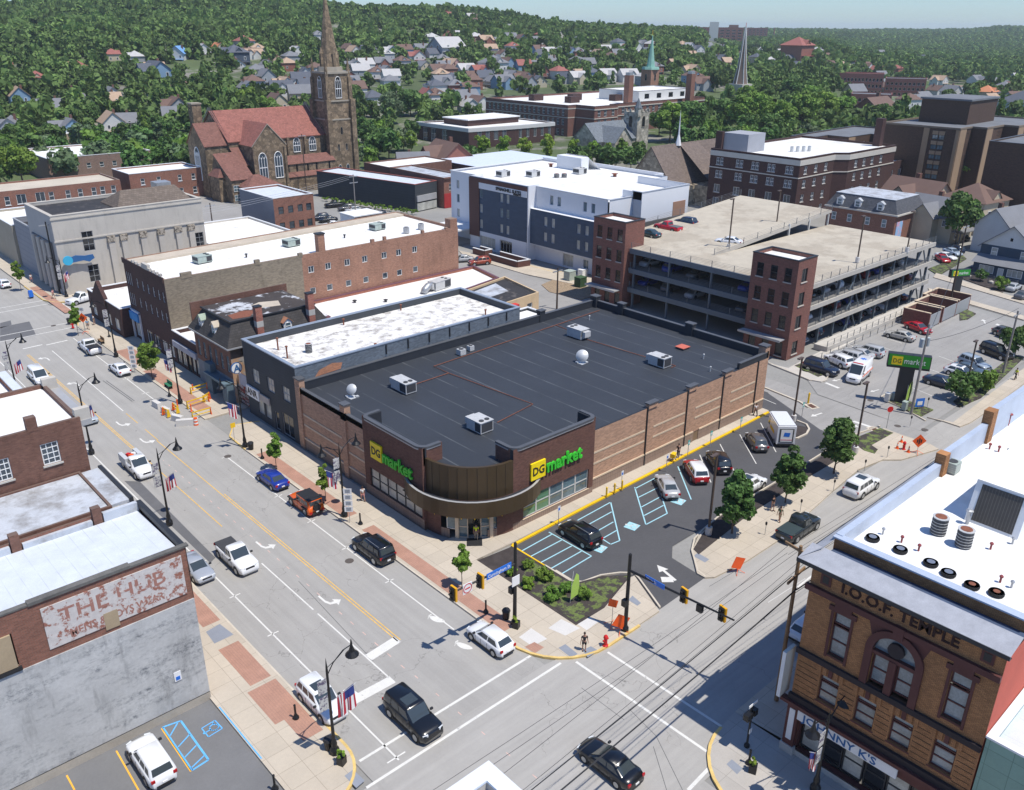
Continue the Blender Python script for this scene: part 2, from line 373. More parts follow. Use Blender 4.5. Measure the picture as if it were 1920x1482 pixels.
def hip(mb,x0,x1,y0,y1,z,rise,ov=.4,m=0,cut=None):
 """hip roof; cut = fraction for a flat top (mansard)"""
 a,b,c,e=x0-ov,x1+ov,y0-ov,y1+ov;w,dd=b-a,e-c
 if cut:k=cut;A,B,C,D=(a+k,c+k),(b-k,c+k),(b-k,e-k),(a+k,e-k)
 elif w>=dd:A=D=(a+dd/2,(c+e)/2);B=C=(b-dd/2,(c+e)/2)
 else:A=B=((a+b)/2,c+w/2);C=D=((a+b)/2,e-w/2)
 t=z+rise;mb.face([(a,c,z),(b,c,z),(*B,t),(*A,t)],m);mb.face([(b,c,z),(b,e,z),(*C,t),(*B,t)],m)
 mb.face([(b,e,z),(a,e,z),(*D,t),(*C,t)],m);mb.face([(a,e,z),(a,c,z),(*A,t),(*D,t)],m);mb.face([(a,e,z),(b,e,z),(b,c,z),(a,c,z)],m)
def strip(path,w,z0,z1,closed=False):
 b=MB();n=len(path);L_,R_=[],[]
 for i,(x,y)in enumerate(path):
  a=path[i-1]if i else None;c=path[i+1]if i<n-1 else None;d=[]
  if a:l=math.hypot(x-a[0],y-a[1])or 1;d.append(((x-a[0])/l,(y-a[1])/l))
  if c:l=math.hypot(c[0]-x,c[1]-y)or 1;d.append(((c[0]-x)/l,(c[1]-y)/l))
  tx,ty=sum(q[0]for q in d),sum(q[1]for q in d);l=math.hypot(tx,ty)or 1;tx,ty=tx/l,ty/l;k=max(.5,d[0][0]*tx+d[0][1]*ty);o=w/2/k
  L_.append((x-ty*o,y+tx*o));R_.append((x+ty*o,y-tx*o))
 for i in range(n-1):
  a,c,e,g=R_[i],R_[i+1],L_[i+1],L_[i]
  b.face([(*a,z1),(*c,z1),(*e,z1),(*g,z1)]);b.face([(*a,z0),(*c,z0),(*c,z1),(*a,z1)]);b.face([(*e,z0),(*g,z0),(*g,z1),(*e,z1)]);b.face([(*g,z0),(*e,z0),(*c,z0),(*a,z0)])
 a,g=R_[0],L_[0];b.face([(*g,z0),(*a,z0),(*a,z1),(*g,z1)]);a,g=R_[-1],L_[-1];b.face([(*a,z0),(*g,z0),(*g,z1),(*a,z1)]);return b
def text(s,size,m,parent,p,rz,name='lettering',ext=.02,sx=1.,align='LEFT',bold=0.):
 c=bpy.data.curves.new('t','FONT');c.body=s;c.size=size;c.extrude=ext;c.align_x=align;c.offset=bold;c.resolution_u=2
 o=bpy.data.objects.new('t',c);COL.objects.link(o);bpy.context.view_layer.update()
 me=bpy.data.meshes.new_from_object(o);bpy.data.objects.remove(o);me.materials.clear();me.materials.append(m)
 me.transform(Matrix.Rotation(pi/2,4,'X')@Matrix.Diagonal((sx,1,1,1)));return inst(name,me,parent,p,rz)
W_=mat('frame_white',(.78,.78,.76),rough=.5,var=.05)
mat('glass_dark',(.045,.06,.075),rough=.07,var=.3,sc=.5,spec=.8)
GL_B=mat('glass_blue',(.10,.16,.19),rough=.08,var=.4,sc=.4,spec=.8)
GL_C=mat('glass_curtain',(.42,.42,.38),rough=.12,var=.3,sc=.7)
GL_K=mat('glass_black',(.014,.016,.02),rough=.08,var=.2,spec=.6)
FR_D=mat('frame_dark',(.03,.032,.036),rough=.5,var=.05)
FR_G=mat('frame_grey',(.32,.33,.34),rough=.45,var=.05)
BLACK=mat('black_iron',(.012,.012,.013),rough=.4,var=.1)
STEEL=mat('galvanised_steel',(.42,.43,.44),rough=.42,metal=.5,var=.12,sc=3)
ALU=mat('pale_steel',(.62,.63,.62),rough=.45,metal=.25,var=.08)
RUST=mat('rusty_metal',(.22,.08,.045),rough=.8,var=.3,sc=4)
YEL=mat('yellow_paint',(.82,.52,.015),rough=.6,var=.12,sc=1.2)
ORG=mat('orange_plastic',(.85,.13,.02),rough=.5,var=.1)
ORG2=mat('orange_sign_face',(.85,.11,.012),rough=.4,var=.06)
RED=mat('red_paint',(.6,.015,.015),rough=.4,var=.08)
WHT=mat('white_paint',(.8,.8,.79),rough=.5,var=.05)
GRN=mat('sign_green',(.05,.55,.04),rough=.4,kind='flat')
BLU=mat('sign_blue',(.02,.16,.62),rough=.4,kind='flat')
TEAL=mat('sign_teal',(.03,.42,.36),rough=.5,kind='flat')
LETW=mat('white_letters',(.85,.85,.85),rough=.5,kind='flat')
LETK=mat('black_letters',(.02,.02,.02),rough=.5,kind='flat')
TYRE=mat('tyre_rubber',(.02,.02,.021),rough=.85,var=.1)
RUBR=mat('trim_black',(.025,.025,.027),rough=.5,kind='flat')
RIM=mat('alloy_rim',(.45,.46,.47),rough=.3,metal=.7,kind='flat')
CHR=mat('chrome',(.6,.6,.62),rough=.15,metal=1,kind='flat')
HLM=mat('headlight_lens',(.65,.68,.7),rough=.08,kind='flat')
TLM=mat('tail_light_lens',(.42,.01,.012),rough=.15,kind='flat')
CGL=mat('car_glass',(.045,.058,.064),rough=.04,kind='flat',spec=.9)  # sky reflection partly put into the base colour as a teal grey
WOOD=mat('weathered_wood',(.24,.15,.08),rough=.85,var=.3,sc=2)
BARK=mat('bark',(.13,.10,.08),rough=.95,var=.25,sc=3)
AS_M=mat('asphalt_main',(.345,.333,.312),rough=.93,var=.055,sc=.3,kind='asphalt',bs=(1,1))
AS_C=mat('asphalt_cross',(.37,.356,.333),rough=.93,var=.06,sc=.25,kind='asphalt',bs=(1,0))
AS_D=mat('asphalt_dark',(.085,.085,.09),rough=.92,var=.13,sc=.18)
AS_L=mat('asphalt_lot',(.305,.295,.28),rough=.93,var=.1,sc=.15,kind='asphalt',bs=(1,0))
AS_P=mat('asphalt_patch',(.13,.13,.135),rough=.92,var=.1,sc=.5)
CON=mat('pavement_concrete',(.52,.455,.365),rough=.9,var=.07,sc=.25,kind='slab',bs=(1.75,1.75),col2=(.33,.28,.22))
CON2=mat('concrete_plain',(.50,.47,.42),rough=.9,var=.1,sc=.5)
CONL=mat('concrete_pale',(.60,.58,.55),rough=.9,var=.07,sc=.5)
KERB=mat('kerb_concrete',(.55,.49,.40),rough=.9,var=.12,sc=.6)
BRP=mat('brick_paving',(.46,.25,.18),rough=.9,var=.13,sc=.7,kind='slab',bs=(.2,.1),col2=(.34,.2,.15))
MULCH=mat('mulch',(.055,.045,.042),rough=1,var=.3,sc=1.5)
GRAVEL=mat('river_gravel',(.36,.27,.18),rough=1,kind='patch',bs=(7,.5),col2=(.2,.15,.1),var=.3,sc=4)
GRASSM=mat('lawn_soil',(.075,.11,.03),rough=1,var=.35,sc=.9)
MW=mat('road_white_paint',(.66,.65,.61),rough=.8,kind='patch',bs=(2.5,.60),col2=(.42,.41,.39),var=.08,sc=1.2)
MY=mat('road_yellow_paint',(.66,.42,.13),rough=.8,var=.16,sc=1.2)
MBL=mat('road_blue_paint',(.34,.60,.68),rough=.8,var=.1,sc=1.2)
MB2=mat('road_azure_paint',(.12,.42,.78),rough=.8,var=.1,sc=1.2)
KYEL=mat('kerb_yellow',(.66,.47,.17),rough=.8,var=.2,sc=1.5)
TERR=mat('hillside_ground',(.085,.115,.045),rough=1,var=.3,sc=.02,kind='patch',bs=(.03,.52),col2=(.22,.21,.18))
CITY=mat('town_ground',(.27,.265,.25),rough=.95,var=.15,sc=.06)
def terrain():
 rs=[0,60,120,180,240,300]+[300+22*i for i in range(1,42)]+[1260,1330,1420,1550,1700,1900,2200,2500,2800,3100,3400,3700,4000,4300,6000,12000]
 az=[YAW-rad(60)+rad(120)*i/120 for i in range(121)]
 v=[(-800*0,-0,0)][:0];v=[];f=[]
 for r in rs:
  for a in az:
   x,y=r*sin(a),r*cos(a)
   v.append((x-30*sin(YAW),y-30*cos(YAW),terr(x,y)-.09 if r<=4300 else terr(4200*sin(a),4200*cos(a))-(r-4300)*.004-.09))
 n=len(az)
 for i in range(len(rs)-1):
  for j in range(n-1):f.append((i*n+j,i*n+j+1,(i+1)*n+j+1,(i+1)*n+j))
 me=bpy.data.meshes.new('terrain');me.from_pydata(v,[],[q[::-1]for q in f]);me.materials.append(TERR);me.materials.append(CITY)
 for p in me.polygons:
  c=p.center;p.material_index=1 if math.hypot(c[0],c[1])<270 else 0;p.use_smooth=True
 o=bpy.data.objects.new('terrain',me);COL.objects.link(o);tag(o,kind='structure')
terrain()
sheet('ground',rect(-60,330,-60,330),-.06,CITY)
sheet('main_street',rect(21.9,38.3,-10,330),-.004,AS_M)
sheet('cross_street',rect(38.3,330,24.6,36.9),-.004,AS_C)
sheet('cross_street_junction',rect(-20,21.9,20,37.3),-.004,AS_C)
sheet('junction_surface',[(22.5,22.8),(43,22.8),(49,25),(49,36.4),(38.3,38),(22.5,38)],.001,AS_C)
sheet('alley_road',[(94,36.4),(103,36.4),(104,60),(106,130),(99,130),(99.5,57),(96,52),(93.5,46),(93.5,39)],-.003,AS_L)
sheet('far_cross_street',rect(-20,300,152.6,163.5),-.005,AS_C)
sheet('side_street',[(150,0),(164,0),(176,58),(196,140),(186,140),(164,62)],-.005,AS_L)
sheet('hotel_drive',[(92,84),(112,96),(117,128),(122,160),(106,160),(104,128),(86,118)],-.008,AS_L)
sheet('parking_lot_surface',[(103,37.5),(152,38),(165,62),(112.5,60.5),(104,52)],-.003,AS_L)
LOT=[at(*p)for p in((1072,1092),(1112,1108),(1150,1100),(1190,1078),(1215,1168),(1320,1086),(1296,1030),(1310,1003),(1690,795+50),(1640,800),(1500,757),(1432,735),(1440,700),(1425,772),(1107,946),(968,1026))]
sheet('market_parking_surface',[(47.7,52.2),(47.7,43.6),(50.2,43.2),(52.6,41.2),(50.5,36.4),(57.2,36.6),(57.6,40.6),(59.2,41.8),(70,41.9),(93.4,38.8),(94,46),(99.3,56.8),(100.5,62),(94.5,62),(94.2,53.0),(59,52.3)],.002,AS_D)
sheet('left_parking_surface',[(-20,37.5),(17.2,37.4),(17.2,52),(-20,52)],-.002,mat('asphalt_side_lot',(.17,.17,.172),rough=.93,var=.1,sc=.3))
sheet('bank_parking_surface',rect(82,104,150,262),-.003,AS_L)
sheet('road_patch',[at(*p)for p in((233,902),(262,903),(404,1046),(394,1056))],.0,AS_P)
sheet('road_patch',[at(*p)for p in((0,614),(55,603),(68,629),(0,640))],.0,AS_P)
sheet('road_patch',[at(*p)for p in((0,606),(20,601),(22,609),(0,616))],.0,AS_P)
def arc(cx,cy,r,a0,a1,n=8):return[(cx+r*cos(rad(a0+(a1-a0)*i/n)),cy+r*sin(rad(a0+(a1-a0)*i/n)))for i in range(n+1)]
slabs('pavement',[(38.05,43.5)]+arc(43.6,41.8,5.7,180,270)+[(50.2,36.2),(50.8,37.4),(52.6,41.0),(43.5,41.0),(43.5,39.5+13),(48.2,52.4),(59,52.6),(94.0,53.3),(94.2,57),(61,57),(43,57),(43,94),(40,95.4),(38.3,93),(38.05,88)],.15,CON)
slabs('pavement',[(38.2,99.3),(46,99.3),(46,152.5),(41,152.5),(39,151),(38.3,148.5)],.15,CON)
slabs('pavement',[(38.4,168),(39.5,165),(42,163.6),(72,163.6),(72,168),(43,168),(43,240),(38.6,240)],.15,CON)
slabs('pavement',[(17.2,37.4),(18,37.2)]+arc(18.4,41.2,3.75,-88,0)+[(22.1,240),(17.2,240)],.15,CON)
slabs('pavement',[(45,25.0)]+arc(43.2,19.6,5.2,92,180)+[(38,-10),(46,-10),(46,10)],.15,mat('pavement_checker',(.44,.41,.37),rough=.9,var=.08,sc=.5,kind='slab',bs=(2.2,2.2),col2=(.3,.28,.25)))
slabs('pavement',[(45,25.0),(45,20),(120,20),(120,25.0)],.15,CON)
slabs('pavement',[at(*p,.15)for p in((1307,1075),(1297,1034),(1310,1003),(1345,975),(1657,803),(1690,815),(1745,833),(1760,842),(1690,862),(1655,862),(1610,880),(1560,922),(1458,1014),(1400,1052),(1340,1082),(1322,1083))],.15,CON)
slabs('pavement',[at(*p,.15)for p in((1787,792),(1920,690),(1925,715),(1850,772),(1820,792),(1800,800),(1770,790),(1738,782))],.15,CON)
slabs('pavement',[at(*p,.15)for p in((1440,681),(1478,690),(1700,575),(1740,548),(1770,540),(1760,552),(1500,695),(1545,705),(1552,712),(1540,716),(1518,712))],.15,CON2)
slabs('hotel_pavement',[at(*p,.15)for p in((860,470),(1110,520),(1110,540),(985,514),(870,480))],.15,CON)
slabs('side_street_pavement',[at(*p,.15)for p in((1740,540),(1920,592),(1920,600),(1745,549))],.15,CON)
slabs('side_street_pavement',[at(*p,.15)for p in((1755,512),(1800,525),(1920,562),(1920,570),(1795,533),(1750,520))],.15,CON)
def band(P,m,z=.154):sheet('paving_band',P,z,m)
band([(38.3,43),(39.8,43),(39.8,64),(38.4,64)],BRP);band([(38.4,67),(39.8,67),(39.8,86),(38.3,86)],BRP)
band([(38.5,102),(40.2,102),(40.2,121),(38.5,121)],BRP);band([(38.5,124),(41,124),(41,132),(38.5,132)],BRP)
band([(20.2,43.5),(21.8,43.5),(21.8,50.5),(20.2,50.5)],BRP);band([(19.5,46.2),(21.8,46.2),(21.8,50.5),(19.5,50.5)],BRP,.158);band([(20,51),(21.7,51),(21.7,56.5),(20,56.5)],BRP)
band([(20.3,60),(21.8,60),(21.8,66),(20.3,66)],BRP);band([(40.2,157),(38.8,157),(38.8,178),(40.2,178)],BRP)
for P in([at(*p,.16)for p in q]for q in(((1028,1178),(1052,1161),(1088,1178),(1060,1192)),((973,1195),(996,1178),(1026,1198),(998,1212)),((1075,1165),(1094,1150),(1122,1166),(1100,1182)))):
 band(P,CONL,.156)
DGS=mat('slate_slab',(.25,.27,.31),rough=.8,var=.08)
for q in(((1047,1215),(1060,1208),(1083,1226),(1072,1234)),((1092,1219),(1108,1212),(1122,1220),(1102,1233)),((646,1455),(662,1443),(684,1464),(668,1478)),((1178,1125),(1186,1117),(1202,1131),(1195,1136)),((1300,1043),(1308,1037),(1330,1049),(1322,1055)),((386,1185),(412,1170),(438,1190),(402,1207)),((1362,1433),(1372,1424),(1393,1441),(1382,1452))):
 band([at(*p,.16)for p in q],DGS,.158)
band([at(*p,.16)for p in((984,1213),(1002,1204),(1020,1214),(1003,1225))],BRP,.158)
def kerb(path,m,w=.16,z=.16,name='kerb'):
 tag(strip(path,w,-.03,z).obj(name,m),kind='structure')
kerb([(38.05,43.5)]+arc(43.6,41.8,5.7,180,270)+[(47.5,36.1)],KYEL,.2)
kerb([(38.0,44),(38.0,88)],KERB);kerb([(38.0,88),(38.2,92.6),(40,95.3),(43,94.2)],KYEL);kerb([(38.15,99.3),(38.15,148.5)],KERB);kerb([(38.3,148.5),(39,151),(41,152.5)],KYEL);kerb([(42,163.6),(39.5,165),(38.4,168),(38.4,180)],KYEL)
kerb(arc(18.4,41.2,3.8,-88,0)+[(22.2,44)],KYEL,.2);kerb([(22.2,44),(22.2,240)],KERB)
kerb([(38.0,10),(38.0,19.6)]+arc(43.2,19.6,5.2,180,92),KYEL,.22)
YK=mat('bright_kerb',(.80,.50,.01),rough=.6,var=.1,sc=1)
kerb([(47.7,52.1),(59,52.4),(93.6,53.1)],YK,.28,.17);kerb([(47.6,52.1),(47.6,47.6)],YK,.2,.17)
kerb([(47.7,47.6),(47.7,44.4)]+[(48.4,43.5),(50.4,43.1),(52.0,42.2),(52.9,41.3),(52.6,40.4),(50.7,36.5)],KERB)
kerb([at(*p)for p in((1322,1083),(1308,1072),(1297,1034),(1302,1012),(1318,995),(1350,968),(1400,938),(1480,890),(1560,840),(1600,817),(1650,800))],KERB)
kerb([at(*p)for p in((1434,728),(1500,755),(1516,765))],KERB,.3)
kerb([at(*p)for p in((1494,790),(1512,797),(1517,806),(1512,815),(1495,823),(1480,822))],KERB,.22)
kerb([at(*p)for p in((1440,681),(1518,714),(1545,716),(1552,708),(1545,702))],KERB)
kerb([at(*p)for p in((1735,790),(1700,770),(1660,752),(1652,745),(1668,737))],KERB,.2)
kerb([at(*p)for p in((895,468),(980,496),(1040,512),(1075,508))],KYEL,.18)
def bed(P,m,z,name='planting_bed'):tag(MB().prism(P,-.02,z,bot=False).obj(name,m),kind='structure')
bed([(43.5,52.3),(43.5,39.6),(47,39.6),(52.4,41.2),(50.3,42.9),(47.6,43.8),(47.5,51.9)],MULCH,.17)
GRP=mat('patchy_grass',(.13,.17,.05),rough=1,kind='patch',bs=(1.4,.46),col2=(.055,.045,.042),var=.2,sc=2)
bed([(43.8,47),(43.8,39.9),(46.9,39.9),(52.2,41.2),(50.2,42.7),(47.3,43.6),(47.2,49)],GRP,.185)
bed([at(*p,.16)for p in((1318,1000),(1345,972),(1560,845),(1590,826),(1610,838),(1500,905),(1400,968),(1310,1040),(1300,1030))],MULCH,.175)
bed([at(*p,.16)for p in((1610,838),(1592,826),(1650,803),(1675,812),(1634,835),(1646,843),(1640,851),(1620,845))],GRP,.18)
bed([at(*p,.16)for p in((1480,795),(1512,800),(1514,812),(1485,820))],MULCH,.1)
bed([at(*p,.16)for p in((1657,748),(1672,741),(1750,768),(1725,781))],GRP,.17)
bed([at(*p,.16)for p in((1788,752),(1900,665),(1920,670),(1840,745),(1800,762))],GRP,.17)
bed([at(*p,.16)for p in((1490,686),(1500,682),(1546,703),(1534,707))],GRP,.19)
bed([at(*p,.16)for p in((1800,575),(1830,588),(1815,598),(1800,600))],GRP,.17)
bed([at(*p)for p in((1015,535),(1045,522),(1110,520),(1112,556),(1090,563),(1030,548))],GRAVEL,.1,'gravel_bed')
bed([at(*p)for p in((1800,508),(1920,470),(1925,520),(1878,550),(1800,522))],MULCH,.1)
bed([at(*p)for p in((1740,505),(1805,480),(1812,486),(1760,518))],GRP,.12)
def line(name,pts,w,m,z=.004,dash=None):
 b=MB()
 for(x0,y0),(x1,y1)in zip(pts,pts[1:]):
  L_=math.hypot(x1-x0,y1-y0);ux,uy=(x1-x0)/L_,(y1-y0)/L_;segs=[(0,L_)]if not dash else[(s,min(L_,s+dash[0]))for s in np.arange(0,L_,dash[0]+dash[1])]
  for s,e in segs:
   P=[(x0+ux*s+uy*w/2,y0+uy*s-ux*w/2),(x0+ux*e+uy*w/2,y0+uy*e-ux*w/2),(x0+ux*e-uy*w/2,y0+uy*e+ux*w/2),(x0+ux*s-uy*w/2,y0+uy*s+ux*w/2)]
   b.face([(*p,z)for p in P])
 tag(b.obj(name,m),kind='structure')
line('parking_line',[(35.7,46.1),(35.6,88)],.13,MW);line('parking_line',[(35.8,99),(35.8,143)],.13,MW)
for y in(55.3,62.5,69,75.8):line('parking_tick',[(35.2,y),(36.1,y)],.12,MW)
line('parking_tick',[(35.0,88),(35.9,88)],.12,MW)
for y in(106,113,120,127,134):line('parking_tick',[(35.3,y),(36.3,y)],.12,MW)
line('parking_line',[(24.25,37.8),(24.25,47)],.13,MW);line('parking_tick',[(23.5,38.1),(25.0,38.1)],.12,MW)
line('parking_line',[(24.25,49),(24.3,140)],.13,MW)
for y in(55.6,62.5,69.4,104,111):line('parking_tick',[(23.8,y),(24.8,y)],.12,MW)
line('lane_line',[(28.4,45),(28.4,65.5)],.13,MW,dash=(10.5,.7));line('lane_line',[(31.4,109),(31.5,139)],.13,MW)
line('centre_line',[(31.38,48),(31.25,97.6)],.11,MY);line('centre_line',[(31.64,48),(31.55,80)],.11,MY)
line('centre_line',[(28.5,74),(28.35,139.5)],.11,MY);line('centre_line',[(28.24,92),(28.1,139.5)],.11,MY)
line('centre_dash',[(31.4,97.6),(31.4,110)],.11,MY,dash=(4,2.4))
line('stop_bar',[(28.5,47.9),(31.5,48.2)],.9,MW);line('stop_bar',[(24.4,44.7),(28.5,44.6)],.9,MW)
line('stop_bar',[(31.6,142.3),(34.8,142.5)],.35,MW);line('stop_bar',[(28.4,142.8),(31.2,142.9)],.35,MW)
for y,x0,x1 in((37.3,21.3,39.4),(39.5,22.2,38.2)):line('crosswalk_line',[(x0,y),(x1,y+.0)],.22,MW)
line('crosswalk_line',[(40.4,36.6),(40.5,24.2)],.22,MW);line('crosswalk_line',[(43.1,35.7),(43.2,24.9)],.22,MW)
line('crosswalk_line',[at(1290,1482),at(1330,1440),at(1348,1424)],.25,MW)
for y in(148.6,151.6):line('crosswalk_line',[(24,y),(38,y)],.2,MW)
for y in(165.2,168):line('crosswalk_line',[(24,y),(38.6,y)],.2,MW)
line('crosswalk_line',[(40.2,152.4),(40.4,163.8)],.25,MW)
line('lane_line',[(62.3,30.2),(71.5,30.4)],.18,MW,dash=(6.8,1.2))
line('lane_line',[at(1440,1130),at(1510,1085)],.1,mat('faded_white_paint',(.5,.49,.47),rough=.8,var=.1))
def shape(name,P,m,cx,cy,rz,s=1,z=.005,mirror=1):
 b=MB();c,n=cos(rz),sin(rz);b.face([(cx+(x*c*mirror-y*n)*s,cy+(x*n*mirror+y*c)*s,z)for x,y in(P if mirror>0 else P[::-1])]);return tag(b.obj(name,m),kind='structure')
ARW=[(-.12,-1.2),(.12,-1.2),(.12,.3),(.45,.3),(0,1.2),(-.45,.3),(-.12,.3)]
def turn(px,py,flip=0):
 x,y=at(px,py);b=MB();path=[(0,-1.4),(0,-.2),(-.25,.35),(-.85,.55)]
 q=[(x+a*.8,y+c*.85)for a,c in((-.09,-1.5),(.15,-1.5),(.14,-.1),(-.1,.55),(-.75,.8),(-.75,1.2),(-1.45,.55),(-.75,-.1),(-.75,.35),(-.3,.2),(-.1,-.3))]
 if flip:q=[(2*x-a,2*y-c)for a,c in q]
 b.face([(a,c,.005)for a,c in q]);tag(b.obj('turn_arrow',MW),kind='structure')
for p in((88,672),(143,719)):turn(*p)
for p in((225,797),(270,829),(492,1026),(612,1130)):turn(*p,1)
shape('lane_arrow',ARW,MW,*at(1249,1074),rad(-14),1.15);line('lane_text',[at(1240,1087),at(1262,1087)],.8,MW)
shape('lane_arrow',ARW,MW,*at(1531,778),rad(80),.9);shape('lane_arrow',ARW,MW,*at(1600,797),rad(165),.7);shape('lane_arrow',ARW,MW,*at(1640,733),rad(75),.7)
shape('lane_arrow',ARW,MW,*at(1570,713),rad(70),.8);shape('lane_arrow',ARW,MW,*at(1845,603),rad(-60),1);shape('lane_arrow',ARW,MW,*at(1872,611),rad(-60),1)
line('stop_bar',[at(1600,790),at(1648,806)],.5,MW);line('stop_bar',[at(1548,718),at(1573,728)],.5,MW)
def L2(n,pts,m,w=.13):line(n,[at(*p)for p in pts],w,m,.007)
def poly(*p):return list(p)
L2('bay_outline',[(1029,998),(1109,1043),(1052,1077)],MBL)
for a,b in(((972,1037),(1035,1002)),((987,1048),(1053,1013)),((1005,1060),(1072,1024)),((1023,1072),(1090,1034))):L2('bay_hatching',[a,b],MBL)
L2('bay_outline',[(1083,976),(1145,942),(1162,1014),(1145,1021),(1128,1010)],MBL)
for a,b in(((1105,983),(1147,960)),((1122,995),(1150,979)),((1130,1010),(1156,995))):L2('bay_hatching',[a,b],MBL)
L2('bay_outline',[(1190,914),(1211,984),(1251,963),(1228,893)],MBL)
for a,b in(((1190,917),(1228,897)),((1197,933),(1233,915)),((1203,951),(1238,932)),((1208,967),(1244,948))):L2('bay_hatching',[a,b],MBL)
L2('bay_line',[(1271,875),(1296,937)],MBL)
for a,b in(((1312,853),(1333,905)),((1350,833),(1380,890)),((1387,815),(1418,870)),((1426,793),(1455,848)),((1432,748),(1455,758))):L2('bay_line',[a,b],MW,.1)
def wheelchair(px,py,rz,m,z=.012,s=1.,kids=1):
 x,y=at(px,py);c,n=cos(rz),sin(rz)
 def T(a,b_):return(x+(a*c-b_*n)*s,y+(a*n+b_*c)*s)
 b=MB();path=[(-.05,.5),(-.02,.1),(.3,.08),(.42,-.35),(.58,-.33)]
 for p,q in zip(path,path[1:]):
  p,q=T(*p),T(*q);b.obox((p[0]+q[0])/2,(p[1]+q[1])/2,math.atan2(q[1]-p[1],q[0]-p[0]),math.hypot(q[0]-p[0],q[1]-p[1])+.08*s,.1*s,z-.003,z)
 ring=[(.0+.32*cos(rad(t)),-.22+.32*sin(rad(t)))for t in range(100,345,27)]
 for p,q in zip(ring,ring[1:]):
  p,q=T(*p),T(*q);b.obox((p[0]+q[0])/2,(p[1]+q[1])/2,math.atan2(q[1]-p[1],q[0]-p[0]),math.hypot(q[0]-p[0],q[1]-p[1])+.05*s,.09*s,z-.003,z)
 p=T(-.05,.62);b.cyl(p[0],p[1],z-.003,z,.12*s,n=8)
 tag(b.obj('wheelchair_marking',m),kind='structure')
for px,py in((1185,987),(1272,940),(1123,1028)):
 x,y=at(px,py);b=MB();b.obox(x,y,rad(12),1.25,1.25,.005,.0085);tag(b.obj('marking_square',MBL),kind='structure');wheelchair(px,py,rad(12),MW)
x,y=at(397,1367)
wheelchair(397,1367,rad(90),MB2,.01,.9)
L2('marking_outline',[(378,1366),(403,1351),(417,1366),(391,1382),(378,1366)],MB2,.08)
L2('bay_outline',[(305,1364),(339,1352),(391,1425),(360,1445),(305,1364)],MB2,.14)
for a,b in(((319,1380),(333,1356)),((334,1401),(356,1377)),((346,1421),(368,1398)),((358,1441),(383,1417))):L2('bay_hatching',[a,b],MB2,.1)
for a,b in(((303,1366),(358,1447)),((218,1408),(260,1482)),((125,1454),(140,1482))):L2('bay_line',[a,b],mat('road_amber_paint',(.80,.42,.05),rough=.8,var=.1),.11)
line('kerb_paint',[(17.3,50.5),(17.3,44)],.1,MB2,.158)
for i in range(6):L2('bay_line',[(1590+i*22,668-i*12),(1625+i*22,680-i*12)],MW,.1)
for a,b in(((1600,655),(1650,672)),((1575,640),(1600,650)),((1705,725),(1790,760)),((1735,690),(1800,712)),((1760,668),(1830,694))):L2('bay_line',[a,b],MW,.1)
DR=mat('drain_iron',(.10,.045,.03),rough=.8,var=.2,sc=5);MH=mat('manhole_iron',(.1,.085,.075),rough=.7,var=.2,sc=6)
def drain(px,py,rz=0,w=1.3,l=2.1):
 x,y=at(px,py);b=MB();b.obox(x,y,rz,l+.5,w+.5,-.02,.03,1);b.obox(x,y,rz,l,w,.03,.036,0)
 o=b.obj('storm_drain',[DR,KERB]);tag(o,kind='structure')
drain(1048,1083,pi/2,.8,1.5);drain(1522,762,rad(70),.8,1.2);drain(1640,806,rad(70),.8,1.2)
def cover(px,py,r=.42):
 x,y=at(px,py);b=MB();b.cyl(x,y,-.02,.006,r,n=16);tag(b.obj('manhole_cover',MH),kind='structure')
for p in((655,1052),(1683,799),(1734,806),(1632,751),(100,611),(427,856)):cover(*p)
for k,(px,py,rz)in enumerate(((870,1212,1.9),(819,1162,1.9),(660,1300,-1.2))):
 x,y=at(px,py);b=MB();c,n=cos(rz),sin(rz);P=[(.75*cos(t)*(1-.25*sin(t)),.3*sin(t))for t in np.linspace(0,2*pi,14)[:-1]]
 b.face([(x+p[0]*c-p[1]*n,y+p[0]*n+p[1]*c,.006)for p in P])
 for i in range(5):
  q=(.85-.05*abs(i-1),-.28+.14*i);b.cyl(x+q[0]*c-q[1]*n,y+q[0]*n+q[1]*c,.0,.006,.09-.012*i,n=7)
 tag(b.obj('footprint_marking',MW),kind='structure')
SEAL=mat('crack_sealant',(.13,.13,.13),rough=.8,var=.1)
def skid(P,w=.12,m=SEAL):line('tyre_mark',[at(*p)for p in P],w,m,.003)
skid([(193,714),(248,753)]);skid([(199,714),(252,752)])
for q in(((1090,1290),(1170,1350)),((1330,1100),(1380,1070)),((1225,1400),(1250,1482)),((1180,1330),(1230,1380),(1280,1482)),((560,1090),(700,1240))):skid(q,.05)
line('survey_paint',[(29.9,45),(29.8,92)],.07,mat('pink_paint',(.62,.42,.36),rough=.9,var=.2),.003,dash=(.5,1.3))
line('survey_paint',[(30.3,20),(30.0,44)],.07,mat('pink_paint',(.62,.42,.36)),.003,dash=(.4,2.2))
HV=mat('hvac_metal',(.55,.55,.54),rough=.5,metal=.15,var=.12,sc=2);HVD=mat('hvac_louvre',(.05,.052,.058),rough=.7,var=.15);HVG=mat('hvac_green',(.36,.42,.38),rough=.6,var=.15,sc=2)
